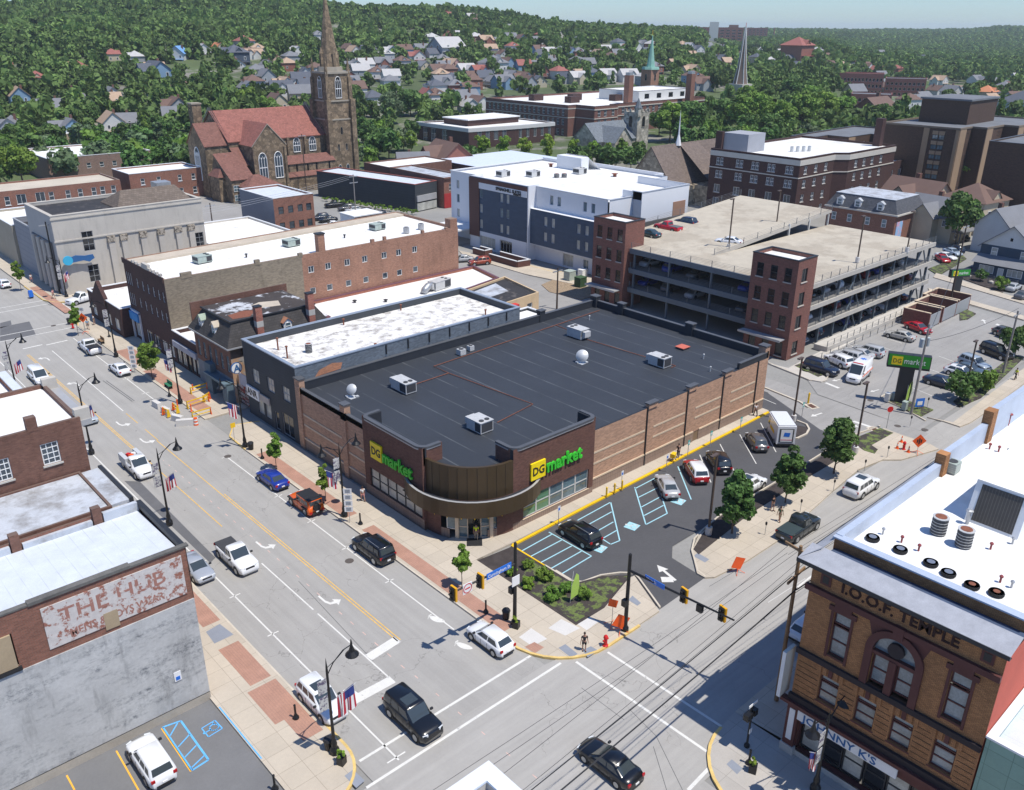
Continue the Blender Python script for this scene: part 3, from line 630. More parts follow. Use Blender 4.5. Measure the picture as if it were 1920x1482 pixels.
def rtu(label,x,y,z,l=2.4,w=1.4,h=1.15,rz=0,m=None,group=None,hood=True):
 t=thing('rooftop_air_unit',label,'air unit',(x,y,z),rz,group);m=m or HV
 b=MB();b.box(-l/2,l/2,-w/2,w/2,.12,h);b.box(-l/2-.05,l/2+.05,-w/2-.05,w/2+.05,h,h+.06);b.obj('cabinet',m,t)
 MB().box(-l/2+.1,l/2-.1,-w/2+.1,w/2-.1,0,.12).obj('kerb_base',HVD,t)
 b=MB();b.box(l/2,l/2+.02,-w/2+.1,w/2-.1,.25,h-.1);b.box(l*.1,l/2-.1,-w/2-.02,-w/2,.25,h-.1);b.box(-l/2-.02,-l/2,-w/2+.1,w/2-.1,.5,h-.1);b.obj('louvre',HVD,t)
 for k in(-1,1):b=MB();b.cyl(l*.3,k*w*.22,h+.06,h+.13,.27,n=12);b.obj('fan',HVD,t)
 if hood:b=MB();b.prism([(-l/2-.55,-w*.35),(-l/2,-w*.35),(-l/2,w*.35),(-l/2-.55,w*.35)],.45,h-.15);b.obj('intake_hood',m,t)
 return t
def condenser(label,x,y,z,r=.38,h=.85,m=None,group=None):
 t=thing('air_condenser',label,'air unit',(x,y,z),0,group);b=MB();b.cyl(0,0,.05,h,r,n=14);b.obj('casing',m or HVD,t)
 for i in range(5):b=MB();b.cyl(0,0,.12+i*h*.17,.15+i*h*.17,r+.015,n=14);b.obj('guard_ring',HV,t)
 b=MB();b.cyl(0,0,h,h+.05,r+.03,n=14);b.obj('top_grille',HV,t);b=MB();b.cyl(0,0,h+.05,h+.07,r*.75,n=12);b.obj('fan',m and HVD or RUST,t);return t
def boxcond(label,x,y,z,s=.9,h=.8,m=None,group=None,rz=0):
 t=thing('air_condenser',label,'air unit',(x,y,z),rz,group);b=MB();b.box(-s/2,s/2,-s/2,s/2,.08,h);b.obj('casing',m or HVG,t)
 b=MB();b.cyl(0,0,h,h+.03,s*.38,n=14);b.obj('fan',HVD,t)
 b=MB()
 for q in range(4):b.box(-s/2-.012,s/2+.012,-s/2-.012,s/2+.012,.2+q*h*.18,.22+q*h*.18)
 b.obj('fins',HV,t);return t
def pipe(label,x,y,z,h=.8,r=.09,m=None,group='roof vent pipes',cap=True):
 t=thing('vent_pipe',label,'vent pipe',(x,y,z),0,group);MB().cyl(0,0,0,h,r,n=8).obj('stack',m or RUST,t)
 if cap:MB().lathe(0,0,[(r*1.9,h-.03),(r*1.9,h+.05),(r*.9,h+.12)],8).obj('cap',m or RUST,t)
 return t
def dish(label,x,y,z,r=.55,az=rad(-60),group=None):
 t=thing('satellite_dish',label,'satellite dish',(x,y,z),0,group)
 b=MB();n=16;rings=[]
 for k in range(5):
  q=r*k/4;i=len(b.v);rings.append(i)
  for a in range(n):b.v.append((.25-q*q*.55+.0,q*cos(2*pi*a/n),q*sin(2*pi*a/n)))
 for a,c in zip(rings,rings[1:]):
  for k in range(n):b.f.append((a+k,a+(k+1)%n,c+(k+1)%n,c+k));b.m.append(0)
 b.xf(Matrix.Rotation(az-pi/2,4,'Z')@Matrix.Translation((0,0,1.0))@Matrix.Rotation(rad(-30),4,'Y'));b.obj('reflector',ALU,t,True)
 b=MB();b.tube([(0,0,0),(0,0,.95)],.045);b.tube([(0,0,.6),(.55,0,.95)],.02);b.ball(.6,0,1.0,.07);b.obj('mast',STEEL,t)
 b=MB();b.box(-.5,.5,-.5,.5,0,.05,0);b.box(-.6,-.25,.2,.55,.05,.2);b.box(.25,.6,-.55,-.2,.05,.2);b.obj('ballast_base',ALU,t);return t
BK_TAN=mat('brick_tan',(.56,.335,.22),kind='brick',bs=(.4,.12),col2=(.42,.30,.22),var=.05,sc=.8)
BK_DK=mat('brick_maroon',(.175,.082,.06),kind='brick',bs=(.3,.1),col2=(.12,.07,.06),var=.06,sc=.8)
BLK_B=mat('block_brown',(.31,.225,.175),kind='panel',bs=(.3,.8),col2=(.17,.12,.095),var=.05)
CREAM=mat('cream_stone',(.62,.50,.36),rough=.8,var=.06)
RF_DK=mat('roof_black_membrane',(.036,.041,.050),rough=.62,var=.12,sc=.12,kind='seam',bs=(3.05,0),col2=(.10,.108,.115))
RF_P=mat('roof_parapet_black',(.030,.034,.042),rough=.6,var=.12,sc=.5)
COP=mat('coping_grey',(.42,.42,.42),rough=.45,metal=.2,var=.08)
COPD=mat('coping_dark',(.09,.095,.105),rough=.5,var=.12)
BRZ=mat('bronze_panel',(.08,.054,.028),rough=.42,metal=.25,var=.08,sc=.4)
MK=thing('market_building','large single storey tan brick supermarket with black roof and rounded corner entrance','supermarket',(43.5,54,0))
ARC=[(49.5+6*cos(rad(a)),60+6*sin(rad(a)))for a in range(180,271,9)]
b=MB()
dr=[(.0,0,0,0)]
wallface(b,(49.5,54),(61,54),0,.85,[],.2,3);wallface(b,(49.5,54),(61,54),.85,9.0,[(1.4,.85,9.4,2.35)],.3,2)
wallface(b,(61,54.35),(94,54.35),1.45,7.2,[],.2,0);wallface(b,(61,54.3),(94,54.3),0,1.45,[(18,.0,1.0,1.45)],.2,3)
b.face([(61,54,0),(61,54.35,0),(61,54.35,9),(61,54,9)],2)
wallface(b,(94,54.35),(94,84.5),0,8.1,[],.2,0)
wallface(b,(94,84.5),(43.5,84.5),0,8.1,[],.2,4)
wallface(b,(43.5,84.5),(43.5,70.3),1.45,7.7,[],.2,0);wallface(b,(43.45,84.5),(43.45,70.3),0,1.45,[],.2,3)
wallface(b,(43.15,70.3),(43.15,60),1.15,9.0,[(.9,1.15,9.1,2.2)],.3,2);wallface(b,(43.15,70.3),(43.15,60),0,1.15,[],.3,3)
b.face([(43.5,70.3,0),(43.15,70.3,0),(43.15,70.3,9),(43.5,70.3,9)],2);b.face([(43.15,60,0),(43.5,60,0),(43.5,60,9),(43.15,60,9)],2)
for p,q in zip(ARC,ARC[1:]):
 i=ARC.index(p)
 if i in(3,4,5,6):wallface(b,p,q,2.75,4.4,(),.2,2)
 elif i in(2,7):wallface(b,p,q,0,1.0,(),.2,3);wallface(b,p,q,2.8,4.4,(),.2,2)
 else:wallface(b,p,q,0,4.4,(),.2,2)
b.obj('wall',[BK_TAN,RF_P,BK_DK,BLK_B,RF_P],MK)
b=MB()
for p,q in zip(ARC,ARC[1:]):wallface(b,p,q,4.4,7.9,[(.0,4.6,.0,.0)],0,0);b.face([(*p,7.9),(*q,7.9),(49.5+(q[0]-49.5)*.95,60+(q[1]-60)*.95,7.9),(49.5+(p[0]-49.5)*.95,60+(p[1]-60)*.95,7.9)],0);b.face([(49.5+(p[0]-49.5)*.95,60+(p[1]-60)*.95,7.9),(49.5+(q[0]-49.5)*.95,60+(q[1]-60)*.95,7.9),(49.5+(q[0]-49.5)*.95,60+(q[1]-60)*.95,7.1),(49.5+(p[0]-49.5)*.95,60+(p[1]-60)*.95,7.1)],0)
for p in ARC[1:-1]:b.obox(49.5+(p[0]-49.5)*1.003,60+(p[1]-60)*1.003,math.atan2(p[1]-60,p[0]-49.5),.03,.035,4.5,7.85,1)
b.obj('curved_fascia',[BRZ,mat('bronze_joint',(.05,.035,.02),kind='flat')],MK)
b=MB();R0,R2,aa=6.0,7.1,[149.5+151*i/20 for i in range(21)]
o=[(49.5+R2*cos(rad(a)),60+R2*sin(rad(a)))for a in aa]
inn=[(49.5+(R2-.25)*cos(rad(a)),60+(R2-.25)*sin(rad(a)))for a in aa]
def clampin(p):return(max(p[0],43.13)if p[1]>60 else p[0],max(p[1],53.98)if p[0]>49.5 else p[1])
wl=[clampin((49.5+R0*cos(rad(a)),60+R0*sin(rad(a))))if 180<=a<=270 else((43.14,60+R2*sin(rad(a)))if a<180 else(49.5+R2*cos(rad(a)),53.99))for a in aa]
for i in range(20):
 p,q,r,s=o[i],o[i+1],inn[i+1],inn[i];w0,w1=wl[i],wl[i+1]
 b.face([(*p,3.05),(*q,3.05),(*q,4.75),(*p,4.75)],0);b.face([(*p,4.75),(*q,4.75),(*r,4.75),(*s,4.75)],1);b.face([(*s,4.75),(*r,4.75),(*r,4.35),(*s,4.35)],1)
 b.face([(*s,4.35),(*r,4.35),(*w1,4.35),(*w0,4.35)],2);b.face([(*q,3.05),(*p,3.05),(*w0,3.05),(*w1,3.05)],0)
b.obj('entrance_canopy',[BRZ,COP,RF_P],MK)
b=MB();RFP=[(49.5,54.4),(93.7,54.4),(93.7,84.2),(43.8,84.2),(43.8,60)]+[(49.5+5.7*cos(rad(a)),60+5.7*sin(rad(a)))for a in range(189,270,9)]
b.face([(*p,7.12)for p in RFP]);b.obj('roof',RF_DK,MK)
b=MB();b.box(43.5,43.85,70.4,84.5,7.1,7.7);b.box(43.5,94,84.1,84.5,7.0,8.15);b.box(93.6,94,54.4,84.5,7.0,8.1);b.box(87.5,93.6,54.36,54.7,7.1,7.95);b.box(61,87.5,54.36,54.6,7.1,7.23)
b.box(43.3,43.7,60.0,70.3,7.1,8.95);b.box(49.5,61,54.05,54.45,7.1,8.95);b.box(43.7,45.3,69.9,70.3,7.1,8.95);b.box(60.6,61,54.45,56.2,7.1,8.95);b.box(43.7,45.6,60.0,60.4,7.1,8.95,1);b.box(49.5,49.9,54.45,56.6,7.1,8.95,1)
b.obj('parapet',[RF_P,BK_DK],MK)
def swp(path,w,h0,h1,name,m,par):return strip(path,w,h0,h1).obj(name,m,par)
def rnd_corner(cx,cy,r,a0,a1):return[(cx+r*cos(rad(a0+(a1-a0)*i/5)),cy+r*sin(rad(a0+(a1-a0)*i/5)))for i in range(6)]
swp([(45.4,60.1),(44.3,60.1)]+rnd_corner(44.1,61.0,.9,270,180)+[(43.2,69.4)]+rnd_corner(43.9,69.5,.7,180,90)+[(45.3,70.25)],.42,8.86,9.06,'cornice',COPD,MK)
swp([(45.4,60.1),(44.3,60.1)]+rnd_corner(44.1,61.0,.9,270,180)+[(43.2,69.4)]+rnd_corner(43.9,69.5,.7,180,90)+[(45.3,70.25)],.34,8.7,8.86,'cornice_moulding',COP,MK)
swp([(49.65,56.6),(49.65,55.0)]+rnd_corner(50.5,54.9,.85,180,270)+[(60.2,54.05)]+rnd_corner(60.3,54.75,.7,270,360)+[(61.0,56.2)],.42,8.86,9.061,'cornice',COPD,MK)
swp([(49.65,56.6),(49.65,55.0)]+rnd_corner(50.5,54.9,.85,180,270)+[(60.2,54.05)]+rnd_corner(60.3,54.75,.7,270,360)+[(61.0,56.2)],.34,8.7,8.86,'cornice_moulding',COP,MK)
swp([(43.6,84.3),(94,84.3)],.5,8.15,8.24,'coping',COPD,MK);swp([(93.8,84.0),(93.8,54.6)],.5,8.1,8.2,'coping',COPD,MK);swp([(43.66,70.6),(43.66,84)],.42,7.7,7.79,'coping',COPD,MK);swp([(87.6,54.5),(93.6,54.5)],.42,7.95,8.04,'coping',COPD,MK)
for i,(x,y)in enumerate(((70.0,54.5),(77.3,54.5),(84.4,54.5))):
 MB().box(x-.0,x+1.6,y-.3,y+.2,7.1,7.65).box(x-.1,x+1.7,y-.4,y+.3,7.65,7.78,1).obj('parapet_pier',[BK_TAN,COPD],MK)
for x,y,w,d in((93.2,54.4,1,1),(93.4,66,.8,1.2),(93.4,78.5,.8,1.0),(93.2,83.6,1.0,1.1),(43.35,83.6,.7,1.1),(43.3,74.0,.75,.9),(82,84.0,1.0,.7)):
 MB().box(x,x+w,y,y+d,7.0,8.75,0).box(x-.1,x+w+.1,y-.1,y+d+.1,8.75,8.9,1).obj('parapet_pier',[BK_TAN if x<50 or y<56 else RF_P,COPD],MK)
for y0,y1 in((83.6,84.6),(74.0,74.9)):MB().box(43.3,43.55,y0,y1,0,7.9).obj('pilaster',BK_TAN,MK)
for x in(69.9,77.2,84.3,91.7):MB().box(x-.06,x+.06,54.2,54.36,.15,7.3).obj('downpipe',FR_D,MK)
def sb(*a):MB().box(*a).obj('stone_band',CREAM,MK)
for z in(3.15,4.45):
 for x0,x1 in((61.05,69.7),(71.2,77),(79,84.1),(86.2,91.5)):sb(x0,x1,54.31,54.36,z,z+.22)
 for y0,y1 in((70.4,73.9),(74.95,83.5)):sb(43.44,43.49,y0,y1,z,z+.22)
sb(61.02,78.9,54.24,54.36,1.4,1.58);sb(80.1,94,54.24,54.36,1.4,1.58);sb(43.36,43.5,70.35,84.4,1.4,1.58);sb(50.8,60.4,53.95,54.05,.78,.86)
for k in range(5):window(MK,50.9+9.4*(k+.5)/5,54.2,.86,0,1.88,2.33,'g33' if 0 else 'dh',ALU,GL_B if k>1 else glassm('glass_poster',(.10,.22,.12)))
for k in range(6):window(MK,43.35,69.4-9.1*(k+.5)/6,1.16,-pi/2,1.52,2.18,'dh',FR_D,GL_C)
for i,(a,w,nm)in enumerate(((209,.9,'window'),(252,.9,'window'))):
 x,y=49.5+5.85*cos(rad(a)),60+5.85*sin(rad(a));window(MK,x,y,1.0,rad(a+90),1.1,1.75,'1',ALU,GL_B)
for a in(214.5,246.5):
 x,y=49.5+5.95*cos(rad(a)),60+5.95*sin(rad(a));MB().obox(x,y,rad(a),.35,.34,.15,3.0).obj('entrance_column',CREAM,MK)
for a in(220,241):
 x,y=49.5+5.8*cos(rad(a)),60+5.8*sin(rad(a));d_=window(MK,x,y,.16,rad(a+90),.95,2.45,'dh',CREAM,GL_B,None,'door')
MB().obox(49.5+5.2*cos(rad(230.5)),60+5.2*sin(rad(230.5)),rad(230.5),.1,2.6,.15,2.9).obj('doorway',GL_K,MK)
MB().obox(49.5+6.6*cos(rad(230.5)),60+6.6*sin(rad(230.5)),rad(230.5),1.4,1.5,.15,.165).obj('doormat',RUBR,MK)
MB().box(79.02,79.98,54.36,54.45,.15,2.35).obj('side_door',mat('door_tan',(.22,.15,.09),var=.05),MK)
for k,a in enumerate((196,208,220,231,242,254)):
 x,y=49.5+6.75*cos(rad(a)),60+6.75*sin(rad(a));c,n=cos(rad(a+90)),sin(rad(a+90));MB().face([(x-c*.16,y-n*.16,3.04),(x+c*.16,y+n*.16,3.04),(x,y,2.68)]).obj('pennant',YEL,MK)
YS=mat('sign_yellow',(.95,.72,.01),rough=.4,kind='flat')
def localtext(t,s,size,m,p,name,ext,sx,bold=0):
 c=text(s,size,m,None,(0,0,0),0,name,ext,sx,bold=bold);c.parent=t;c.location=p;c.rotation_euler=(0,0,0);return c
def dgsign(x,y,rz,lab):
 t=thing('store_sign',lab,'sign',(x,y,5.0),rz,'store signs on the maroon walls')
 o=MB().box(0,1.95,-.2,0,-.1,1.75);me=o.mesh('logo_panel',YS);q=bpy.data.objects.new('logo_panel',me);COL.objects.link(q);q.parent=t
 localtext(t,'DG',1.25,LETK,(.16,-.215,.4),'logo_letters',.01,.9,.03);localtext(t,'market',1.95,GRN,(2.12,-.16,.16),'raised_letters',.1,.9,.045)
dgsign(51.7,53.98,0,'yellow and green store sign on the maroon wall above the striped parking bays')
dgsign(43.12,68.7,-pi/2,'yellow and green store sign on the maroon wall facing the main street')
_rt={}
def local(t):
 for ch in t.children:ch.location=(0,0,0)
def at_thing(fn,*a,**k):
 """build with the thing at the origin, then move it"""
 x,y,z=a[1:4];rz=k.pop('rz',0);t=fn(a[0],0,0,0,*a[4:],**k);t.location=(x,y,z);t.rotation_euler[2]=rz;return t
G_='air units on the black market roof'
at_thing(rtu,'long grey air unit with dark louvres nearest the small white dish',52.9,76.6,7.12,3.0,1.5,1.3,rz=-pi/2,group=G_)
at_thing(rtu,'grey air unit close behind the rounded entrance corner',52.6,62.6,7.12,2.3,1.7,1.3,rz=-pi/2+.0,group=G_)
at_thing(rtu,'white air unit beside the large dish in the middle of the black roof',81.6,76.2,7.12,2.6,1.6,1.35,rz=pi/2,group=G_)
at_thing(rtu,'air unit beside the small red roof hatch',81.5,62.0,7.12,2.5,1.5,1.3,rz=-pi/2,group=G_)
for i,(x,y)in enumerate(((65.3,81.3),(67.2,81.7))):at_thing(boxcond,('left' if 0 else 'small white')+' condenser low beside the far parapet, '+('the larger one' if i==0 else 'the smaller one'),x,y,7.12,.9-.2*i,.8-.1*i,ALU,'small condensers by the far parapet')
at_thing(dish,'white dish near the street parapet corner of the black roof',47.3,78.8,7.12,.62,group='satellite dishes on the black roof');at_thing(dish,'white dish on ballast blocks near the centre of the black roof',74.8,69.0,7.12,.8,group='satellite dishes on the black roof')
h=thing('roof_hatch','small square red lid on the black roof near the far wall','roof hatch',(88.6,63.9,7.12));MB().box(88,89.3,63.3,64.5,7.12,7.35).obj('kerb_base',RF_P,h);MB().box(87.9,89.4,63.2,64.6,7.35,7.43).obj('lid',mat('hatch_red',(.55,.14,.09),rough=.6,var=.1),h)
for x,y,l in((87.5,59.7,'white vent stub standing near the red roof hatch'),(84.5,56.5,'thin pale vent stub by the tan brick pier'),(88.2,80.2,'pale vent stub beside the far rusty gas pipe')):at_thing(pipe,l,x,y,7.12,.6,.06,ALU,'vent stubs on the black roof')
t=thing('gas_pipe_run','long rusty gas pipe laid over the black roof in right angled runs','pipe',(60,75,7.12))
for pts in(((92.5,82.2),(60,80.2),(60,77.2),(61.2,63.6),(55,62.6)),((60,77.2),(54.4,77.0)),((82.8,81.6),(82.4,77.5)),((75.5,80.8),(75.5,80.6)),((81.6,74.5),(82.7,60.4),(81.8,60.4))):
 if len(pts)and pts[0]==(75.5,80.8):continue
 MB().tube([(x,y,7.22)for x,y in pts],.045,6).obj('pipe_run',RUST,t)
b=MB()
BR_R=mat('brick_red',(.30,.125,.082),kind='brick',bs=(.3,.1),col2=(.22,.17,.14),var=.12,sc=.35)
BR_O=mat('brick_orange',(.40,.20,.13),kind='brick',bs=(.3,.1),col2=(.28,.2,.15),var=.16,sc=.22,stain=.35)
BR_B=mat('brick_brown',(.21,.10,.07),kind='brick',bs=(.3,.1),col2=(.15,.1,.08),var=.14,sc=.4,stain=.3)
BR_DK=mat('brick_dark',(.085,.04,.034),kind='brick',bs=(.3,.1),col2=(.06,.04,.04),var=.1)
BR_GOLD=mat('brick_gold',(.46,.215,.085),kind='brick',bs=(.22,.085),col2=(.13,.065,.035),var=.13,sc=.5)
STU_T=mat('stucco_taupe',(.29,.24,.175),kind='brick',bs=(.4,.14),col2=(.26,.215,.16),var=.09,sc=.18,stain=.4)
STU_G=mat('stucco_slate',(.052,.058,.066),rough=.8,var=.15,sc=.3,kind='siding',bs=(.9,0),col2=(.04,.045,.05))
PBL=mat('painted_block_slate',(.16,.19,.225),kind='brick',bs=(.4,.16),col2=(.12,.145,.17),var=.12,sc=.3)
RF_W=mat('roof_white',(.80,.79,.76),rough=.7,kind='patch',bs=(.8,.54,.25),col2=(.42,.38,.34),var=.04,sc=.4)
RF_W2=mat('roof_white_worn',(.76,.74,.70),rough=.75,kind='patch',bs=(.8,.47,.2),col2=(.25,.22,.19),var=.05,sc=.5)
RF_C=mat('roof_clean_white',(.83,.825,.80),rough=.6,kind='patch',bs=(.22,.44,.34),col2=(.60,.58,.54),var=.05,sc=.5)
RF_S=mat('roof_silver',(.50,.53,.57),rough=.5,kind='patch',bs=(.4,.46,.25),col2=(.20,.185,.17),var=.1,sc=.6)
RF_S2=mat('roof_silver_clean',(.60,.64,.69),rough=.55,kind='seam',bs=(1.0,0),col2=(.48,.51,.55),var=.09,sc=.9)
RF_T=mat('roof_tan_edge',(.50,.43,.34),rough=.85,var=.12)
RF_B=mat('roof_tar',(.035,.034,.036),rough=.85,kind='patch',bs=(.5,.55),col2=(.10,.09,.085),var=.2,sc=.4)
SH_D=mat('shingle_dark',(.060,.055,.053),kind='shingle',var=.14,sc=.5)
CAPW=mat('coping_white',(.72,.73,.74),rough=.5,var=.06);CAPB=mat('coping_blue_grey',(.30,.35,.42),rough=.4,metal=.2,var=.1)
LIME=mat('limestone',(.50,.465,.41),rough=.85,var=.07,sc=.3,stain=.25)
BK_RED=mat('red_block',(.6,.05,.04),var=.05)
def rowY(e,y1,ys,z,w,h,st,*r):return[(e,y1-y,z,w,h,st,*r)for y in ys]
t=building('slate_shop','two storey slate grey shop with speckled white roof beside the market',rect(43.5,78.6,84.62,97.8),9.95,STU_G,RF_W2,.9,.35,CAPB,wins=rowY(3,97.8,(94.9,91.1,87.3),4.9,1.75,1.85,'g22')+rowY(3,97.8,(94.4,92.5),.9,1.5,2.1,'1')+rowY(3,97.8,(90.3,),.15,1.1,2.4,'1','door',GL_K)+rowY(3,97.8,(87.6,),.15,2.7,2.9,'v2','garage_door',GL_K),walls={0:PBL},fm=FR_G,pm=GL_C)
MB().box(43.2,43.42,94.2,97.4,2.7,4.1).obj('sign_board',WHT,t);localtext(t,'ANR',1.25,LETK,(-.31,97.2-84.62,3.0),'letters',.01,1.0,.03).rotation_euler[2]=-pi/2
MB().box(43.25,43.42,91.6,94.0,3.0,3.9).obj('sign_board',mat('sign_beige',(.45,.40,.36),var=.1),t)
for x in lin(56,76,7):MB().box(x,x+.12,84.45,84.6,8.6,9.8).obj('scupper_bracket',FR_D,t)
MB().face([(46.0,84.59,8.2),(49.5,84.59,8.35),(49.8,84.59,9.1),(48.4,84.59,9.35),(46.6,84.59,8.9)]).obj('bare_brick_patch',mat('bare_brick',(.55,.22,.10),kind='brick',bs=(.3,.1),col2=(.4,.3,.25)),t)
at_thing(condenser,'single round grey condenser on the speckled white roof of the slate shop',48.6,90.3,9.05,.42,1.1)
for x,y,l in((46.2,93.6,'tall rusty vent pipe near the front of the speckled white roof'),(45.6,90.2,'rusty vent pipe next to the round condenser'),(55.2,85.6,'thin rusty vent pipe by the side parapet of the speckled roof'),(57.5,96.6,'short vent pipe at the far parapet of the speckled roof'),(67,96.8,'grey vent box at the far end of the speckled roof'),(74.5,87.2,'dark round vent at the rear of the speckled roof')):at_thing(pipe,l,x,y,9.05,1.5 if 'tall' in l or 'next' in l else .8,.1,group='vent pipes on the speckled roof')
t=thing('round_sign','round white sign with a blue letter A hung over the pavement','sign',(42.6,98.3,6.2));b=MB();b.cyl(0,0,-.08,.08,.75,n=20);b.cyl(0,0,-.1,.1,.66,n=20,m=1);b.xf(Matrix.Translation((42.6,98.3,6.2))@Matrix.Rotation(pi/2,4,'X'));b.obj('disc',[mat('sign_navy',(.03,.12,.3),kind='flat'),WHT],t)
localtext(t,'A',1.3,mat('sign_navy',(.03,.12,.3)),(-.42,-.13,-.45),'letter',.01,1,.03);MB().tube([(43.5,98.3,6.9),(42.6,98.3,6.9)],.04).obj('bracket',FR_D,t)
t=thing('mansard_building','derelict brick building with slate mansard roof, torn roof felt and two tall chimneys','building',(43.2,101,0))
P=rect(43.2,57.6,101,112);b=MB()
ws=rowY(3,112,lin(110.9,102.1,6),4.3,.85,2.3,'dh')
wallface(b,(43.2,112),(43.2,101),3.6,8.0,[(112-y-.42,4.3,.85,2.3)for y in lin(110.9,102.1,6)],.15,0)
wallface(b,(43.2,112),(43.2,101),0,3.6,[(6,0,1.6,2.9)],.4,2);wallface(b,(43.2,101),(57.6,101),6.4,8,[(1.5,6.7,4,.9)],.1,3);wallface(b,(43.2,101),(57.6,101),0,6.4,[],.1,1)
wallface(b,(57.6,101),(57.6,112),0,8,[],.1,0);wallface(b,(57.6,112),(43.2,112),0,11.3,[],.1,0);b.obj('wall',[BR_B,mat('patched_render',(.44,.27,.16),kind='patch',bs=(.45,.5),col2=(.34,.32,.30),var=.15),mat('shopfront_slate',(.16,.19,.22),rough=.7,var=.2),mat('raw_lath',(.13,.10,.085),var=.3)],t)
for y in lin(110.9,102.1,6):window(t,43.35,y,4.3,-pi/2,.85,2.3,'dh',FR_G,GL_B)
b=MB();hip(b,43.2,57.6,101,112,8.0,2.9,.55,0,1.8);b.obj('mansard_slope',SH_D,t)
b=MB();b.box(44.25,56.35,102.1,111,10.9,10.98);b.box(44.1,56.5,101.95,102.1,10.85,11.05,1);b.box(44.1,44.25,102.1,111,10.85,11.05,1);b.obj('flat_roof',[mat('torn_roof_felt',(.055,.045,.04),kind='patch',bs=(.22,.55),col2=(.50,.51,.53),var=.25,sc=.4),FR_D],t)
b=MB();b.prism([(49.6,105.2),(52.6,104.4),(53.4,106.6),(51,107.6),(49.4,106.8)],10.98,11.0);b.prism([(45,103),(47.2,102.6),(49,104.6),(47.6,105.5),(45.2,104.9)],10.98,11.001,1);b.obj('roof_debris',[RF_T,RUST],t)
b=MB();b.box(42.6,58.2,100.4,100.62,7.86,8.06);b.box(42.6,42.82,100.62,112.2,7.86,8.06);b.obj('cornice',FR_G,t)
b=MB();b.box(43.2,57.6,111.9,112.15,8,11.5);b.obj('fire_wall',BR_B,t)
for x,z1 in((47.6,12.6),(55.2,12.9)):
 c=MB().box(x-.45,x+.45,100.7,101.5,7.3,z1,0).box(x-.5,x+.5,100.65,101.55,z1,z1+.12,1).obj('chimney',[mat('chimney_brick',(.42,.13,.075),kind='brick',bs=(.3,.1),col2=(.35,.3,.28),var=.15),RUBR],t)
 MB().box(x-.46,x+.46,100.69,101.51,9.9,10.7).obj('render_band',CON2,c)
def dormer(t,x,y,z,face='W',w=1.1,h=1.5,d=1.6,rc=None,wc=None):
 """small gabled dormer; x, y is the middle of its front"""
 b=MB();b.box(-w/2,w/2,0,d,0,h,0);gable(b,-w/2,w/2,0,d,h,.5,'y',.18,.08,1,0,b)
 a={'W':-pi/2,'S':0,'E':pi/2}[face];b.xf(Matrix.Translation((x,y,z))@Matrix.Rotation(a,4,'Z'));o=b.obj('dormer',[wc or W_,rc or SH_D],t)
 f,p=winmesh(w*.7,h*.8,'dh',W_,None)
 q=p.mesh('pane',[GL_B]);c,n=cos(a),sin(a)
 for me in(f,q):k=inst('window' if me is f else 'pane',me,o,(x+n*.03,y-c*.03,z+h*.08),a)
 return o
dormer(t,43.25,109.4,8.6,'W',1.0,1.4,rc=mat('dormer_green',(.35,.42,.33),var=.2));dormer(t,43.25,105.4,8.6,'W',1.0,1.4,rc=RF_T)
dormer(t,51.6,100.95,8.5,'S',1.2,1.3,rc=mat('dormer_rust',(.36,.17,.10),var=.2))
b=MB();b.box(41.9,43.2,101.2,107.5,2.9,3.2);b.prism([(42.2,101.2),(43.2,101.2),(43.2,102.6),(42.2,102.6)],.15,3.0);b.prism([(42.4,106.2),(43.2,106.2),(43.2,108),(42.4,108)],.15,4.4);b.obj('boarded_porch',mat('porch_board',(.11,.16,.19),rough=.8,var=.2),t)
t=thing('graffiti_gate','low metal gate with a colourful graffiti panel in the gap beside the derelict building','gate',(43.8,99.4,0))
for z in lin(.5,2.6,5):MB().box(43.6,43.66,98.0,100.9,z,z+.08).obj('rail',FR_D,t)
MB().box(43.85,43.95,98.1,100.8,.2,3.0).obj('mural_panel',mat('graffiti',(.5,.46,.42),kind='patch',bs=(1.5,.48),col2=(.35,.06,.04),var=.3),t);MB().box(43.85,43.95,98.1,100.8,3.0,4.6).obj('white_panel',mat('panel_pale',(.45,.45,.5),var=.08),t)
t=building('maroon_shop','one storey dark brick shop with long sign board beside the mansard building',rect(43.5,64,112.2,121),5.2,BR_DK,RF_W,.6,.3,CAPW,wins=rowY(3,121,(119.6,117.8),.5,1.6,2.3,'v2','shop_window',GL_C)+rowY(3,121,(116.1,),.15,1.3,2.5,'1','door',GL_K)+rowY(3,121,(114.6,113.2),.5,1.2,2.3,'1','shop_window',GL_C),fm=FR_D)
MB().box(43.15,43.45,112.6,120.6,3.05,3.9).obj('sign_board',mat('sign_silver',(.42,.43,.48),var=.15),t)
SW=[(0,65.3-43.5+x,z,1.15,1.15,'v2')for x in(1.3,4.2,8.6,12.6,16.6,20.6,24.6,22.3)[:0]for z in(0,)]
xs=[66.9,70.0,73.6,77.0,80.9,83.9,87.3]
SW=[(0,x-43.5,9.6,1.05,1.1,'v2')for x in xs]+[(0,x-43.5,6.1,1.05,1.05,'1')for x in xs]
FW=rowY(3,137,(132.2,130.0,127.9,125.8,123.9,122.2),9.1,.7,1.5,'dh')+rowY(3,137,(132.2,130.0,127.9,125.8,123.9,122.2),6.0,.7,1.5,'dh')+rowY(3,137,(136.3,135.5,134.7,133.9)[:3],8.9,.55,2.0,'dh')+rowY(3,137,(136.3,135.5,134.7),5.6,.55,2.0,'dh')
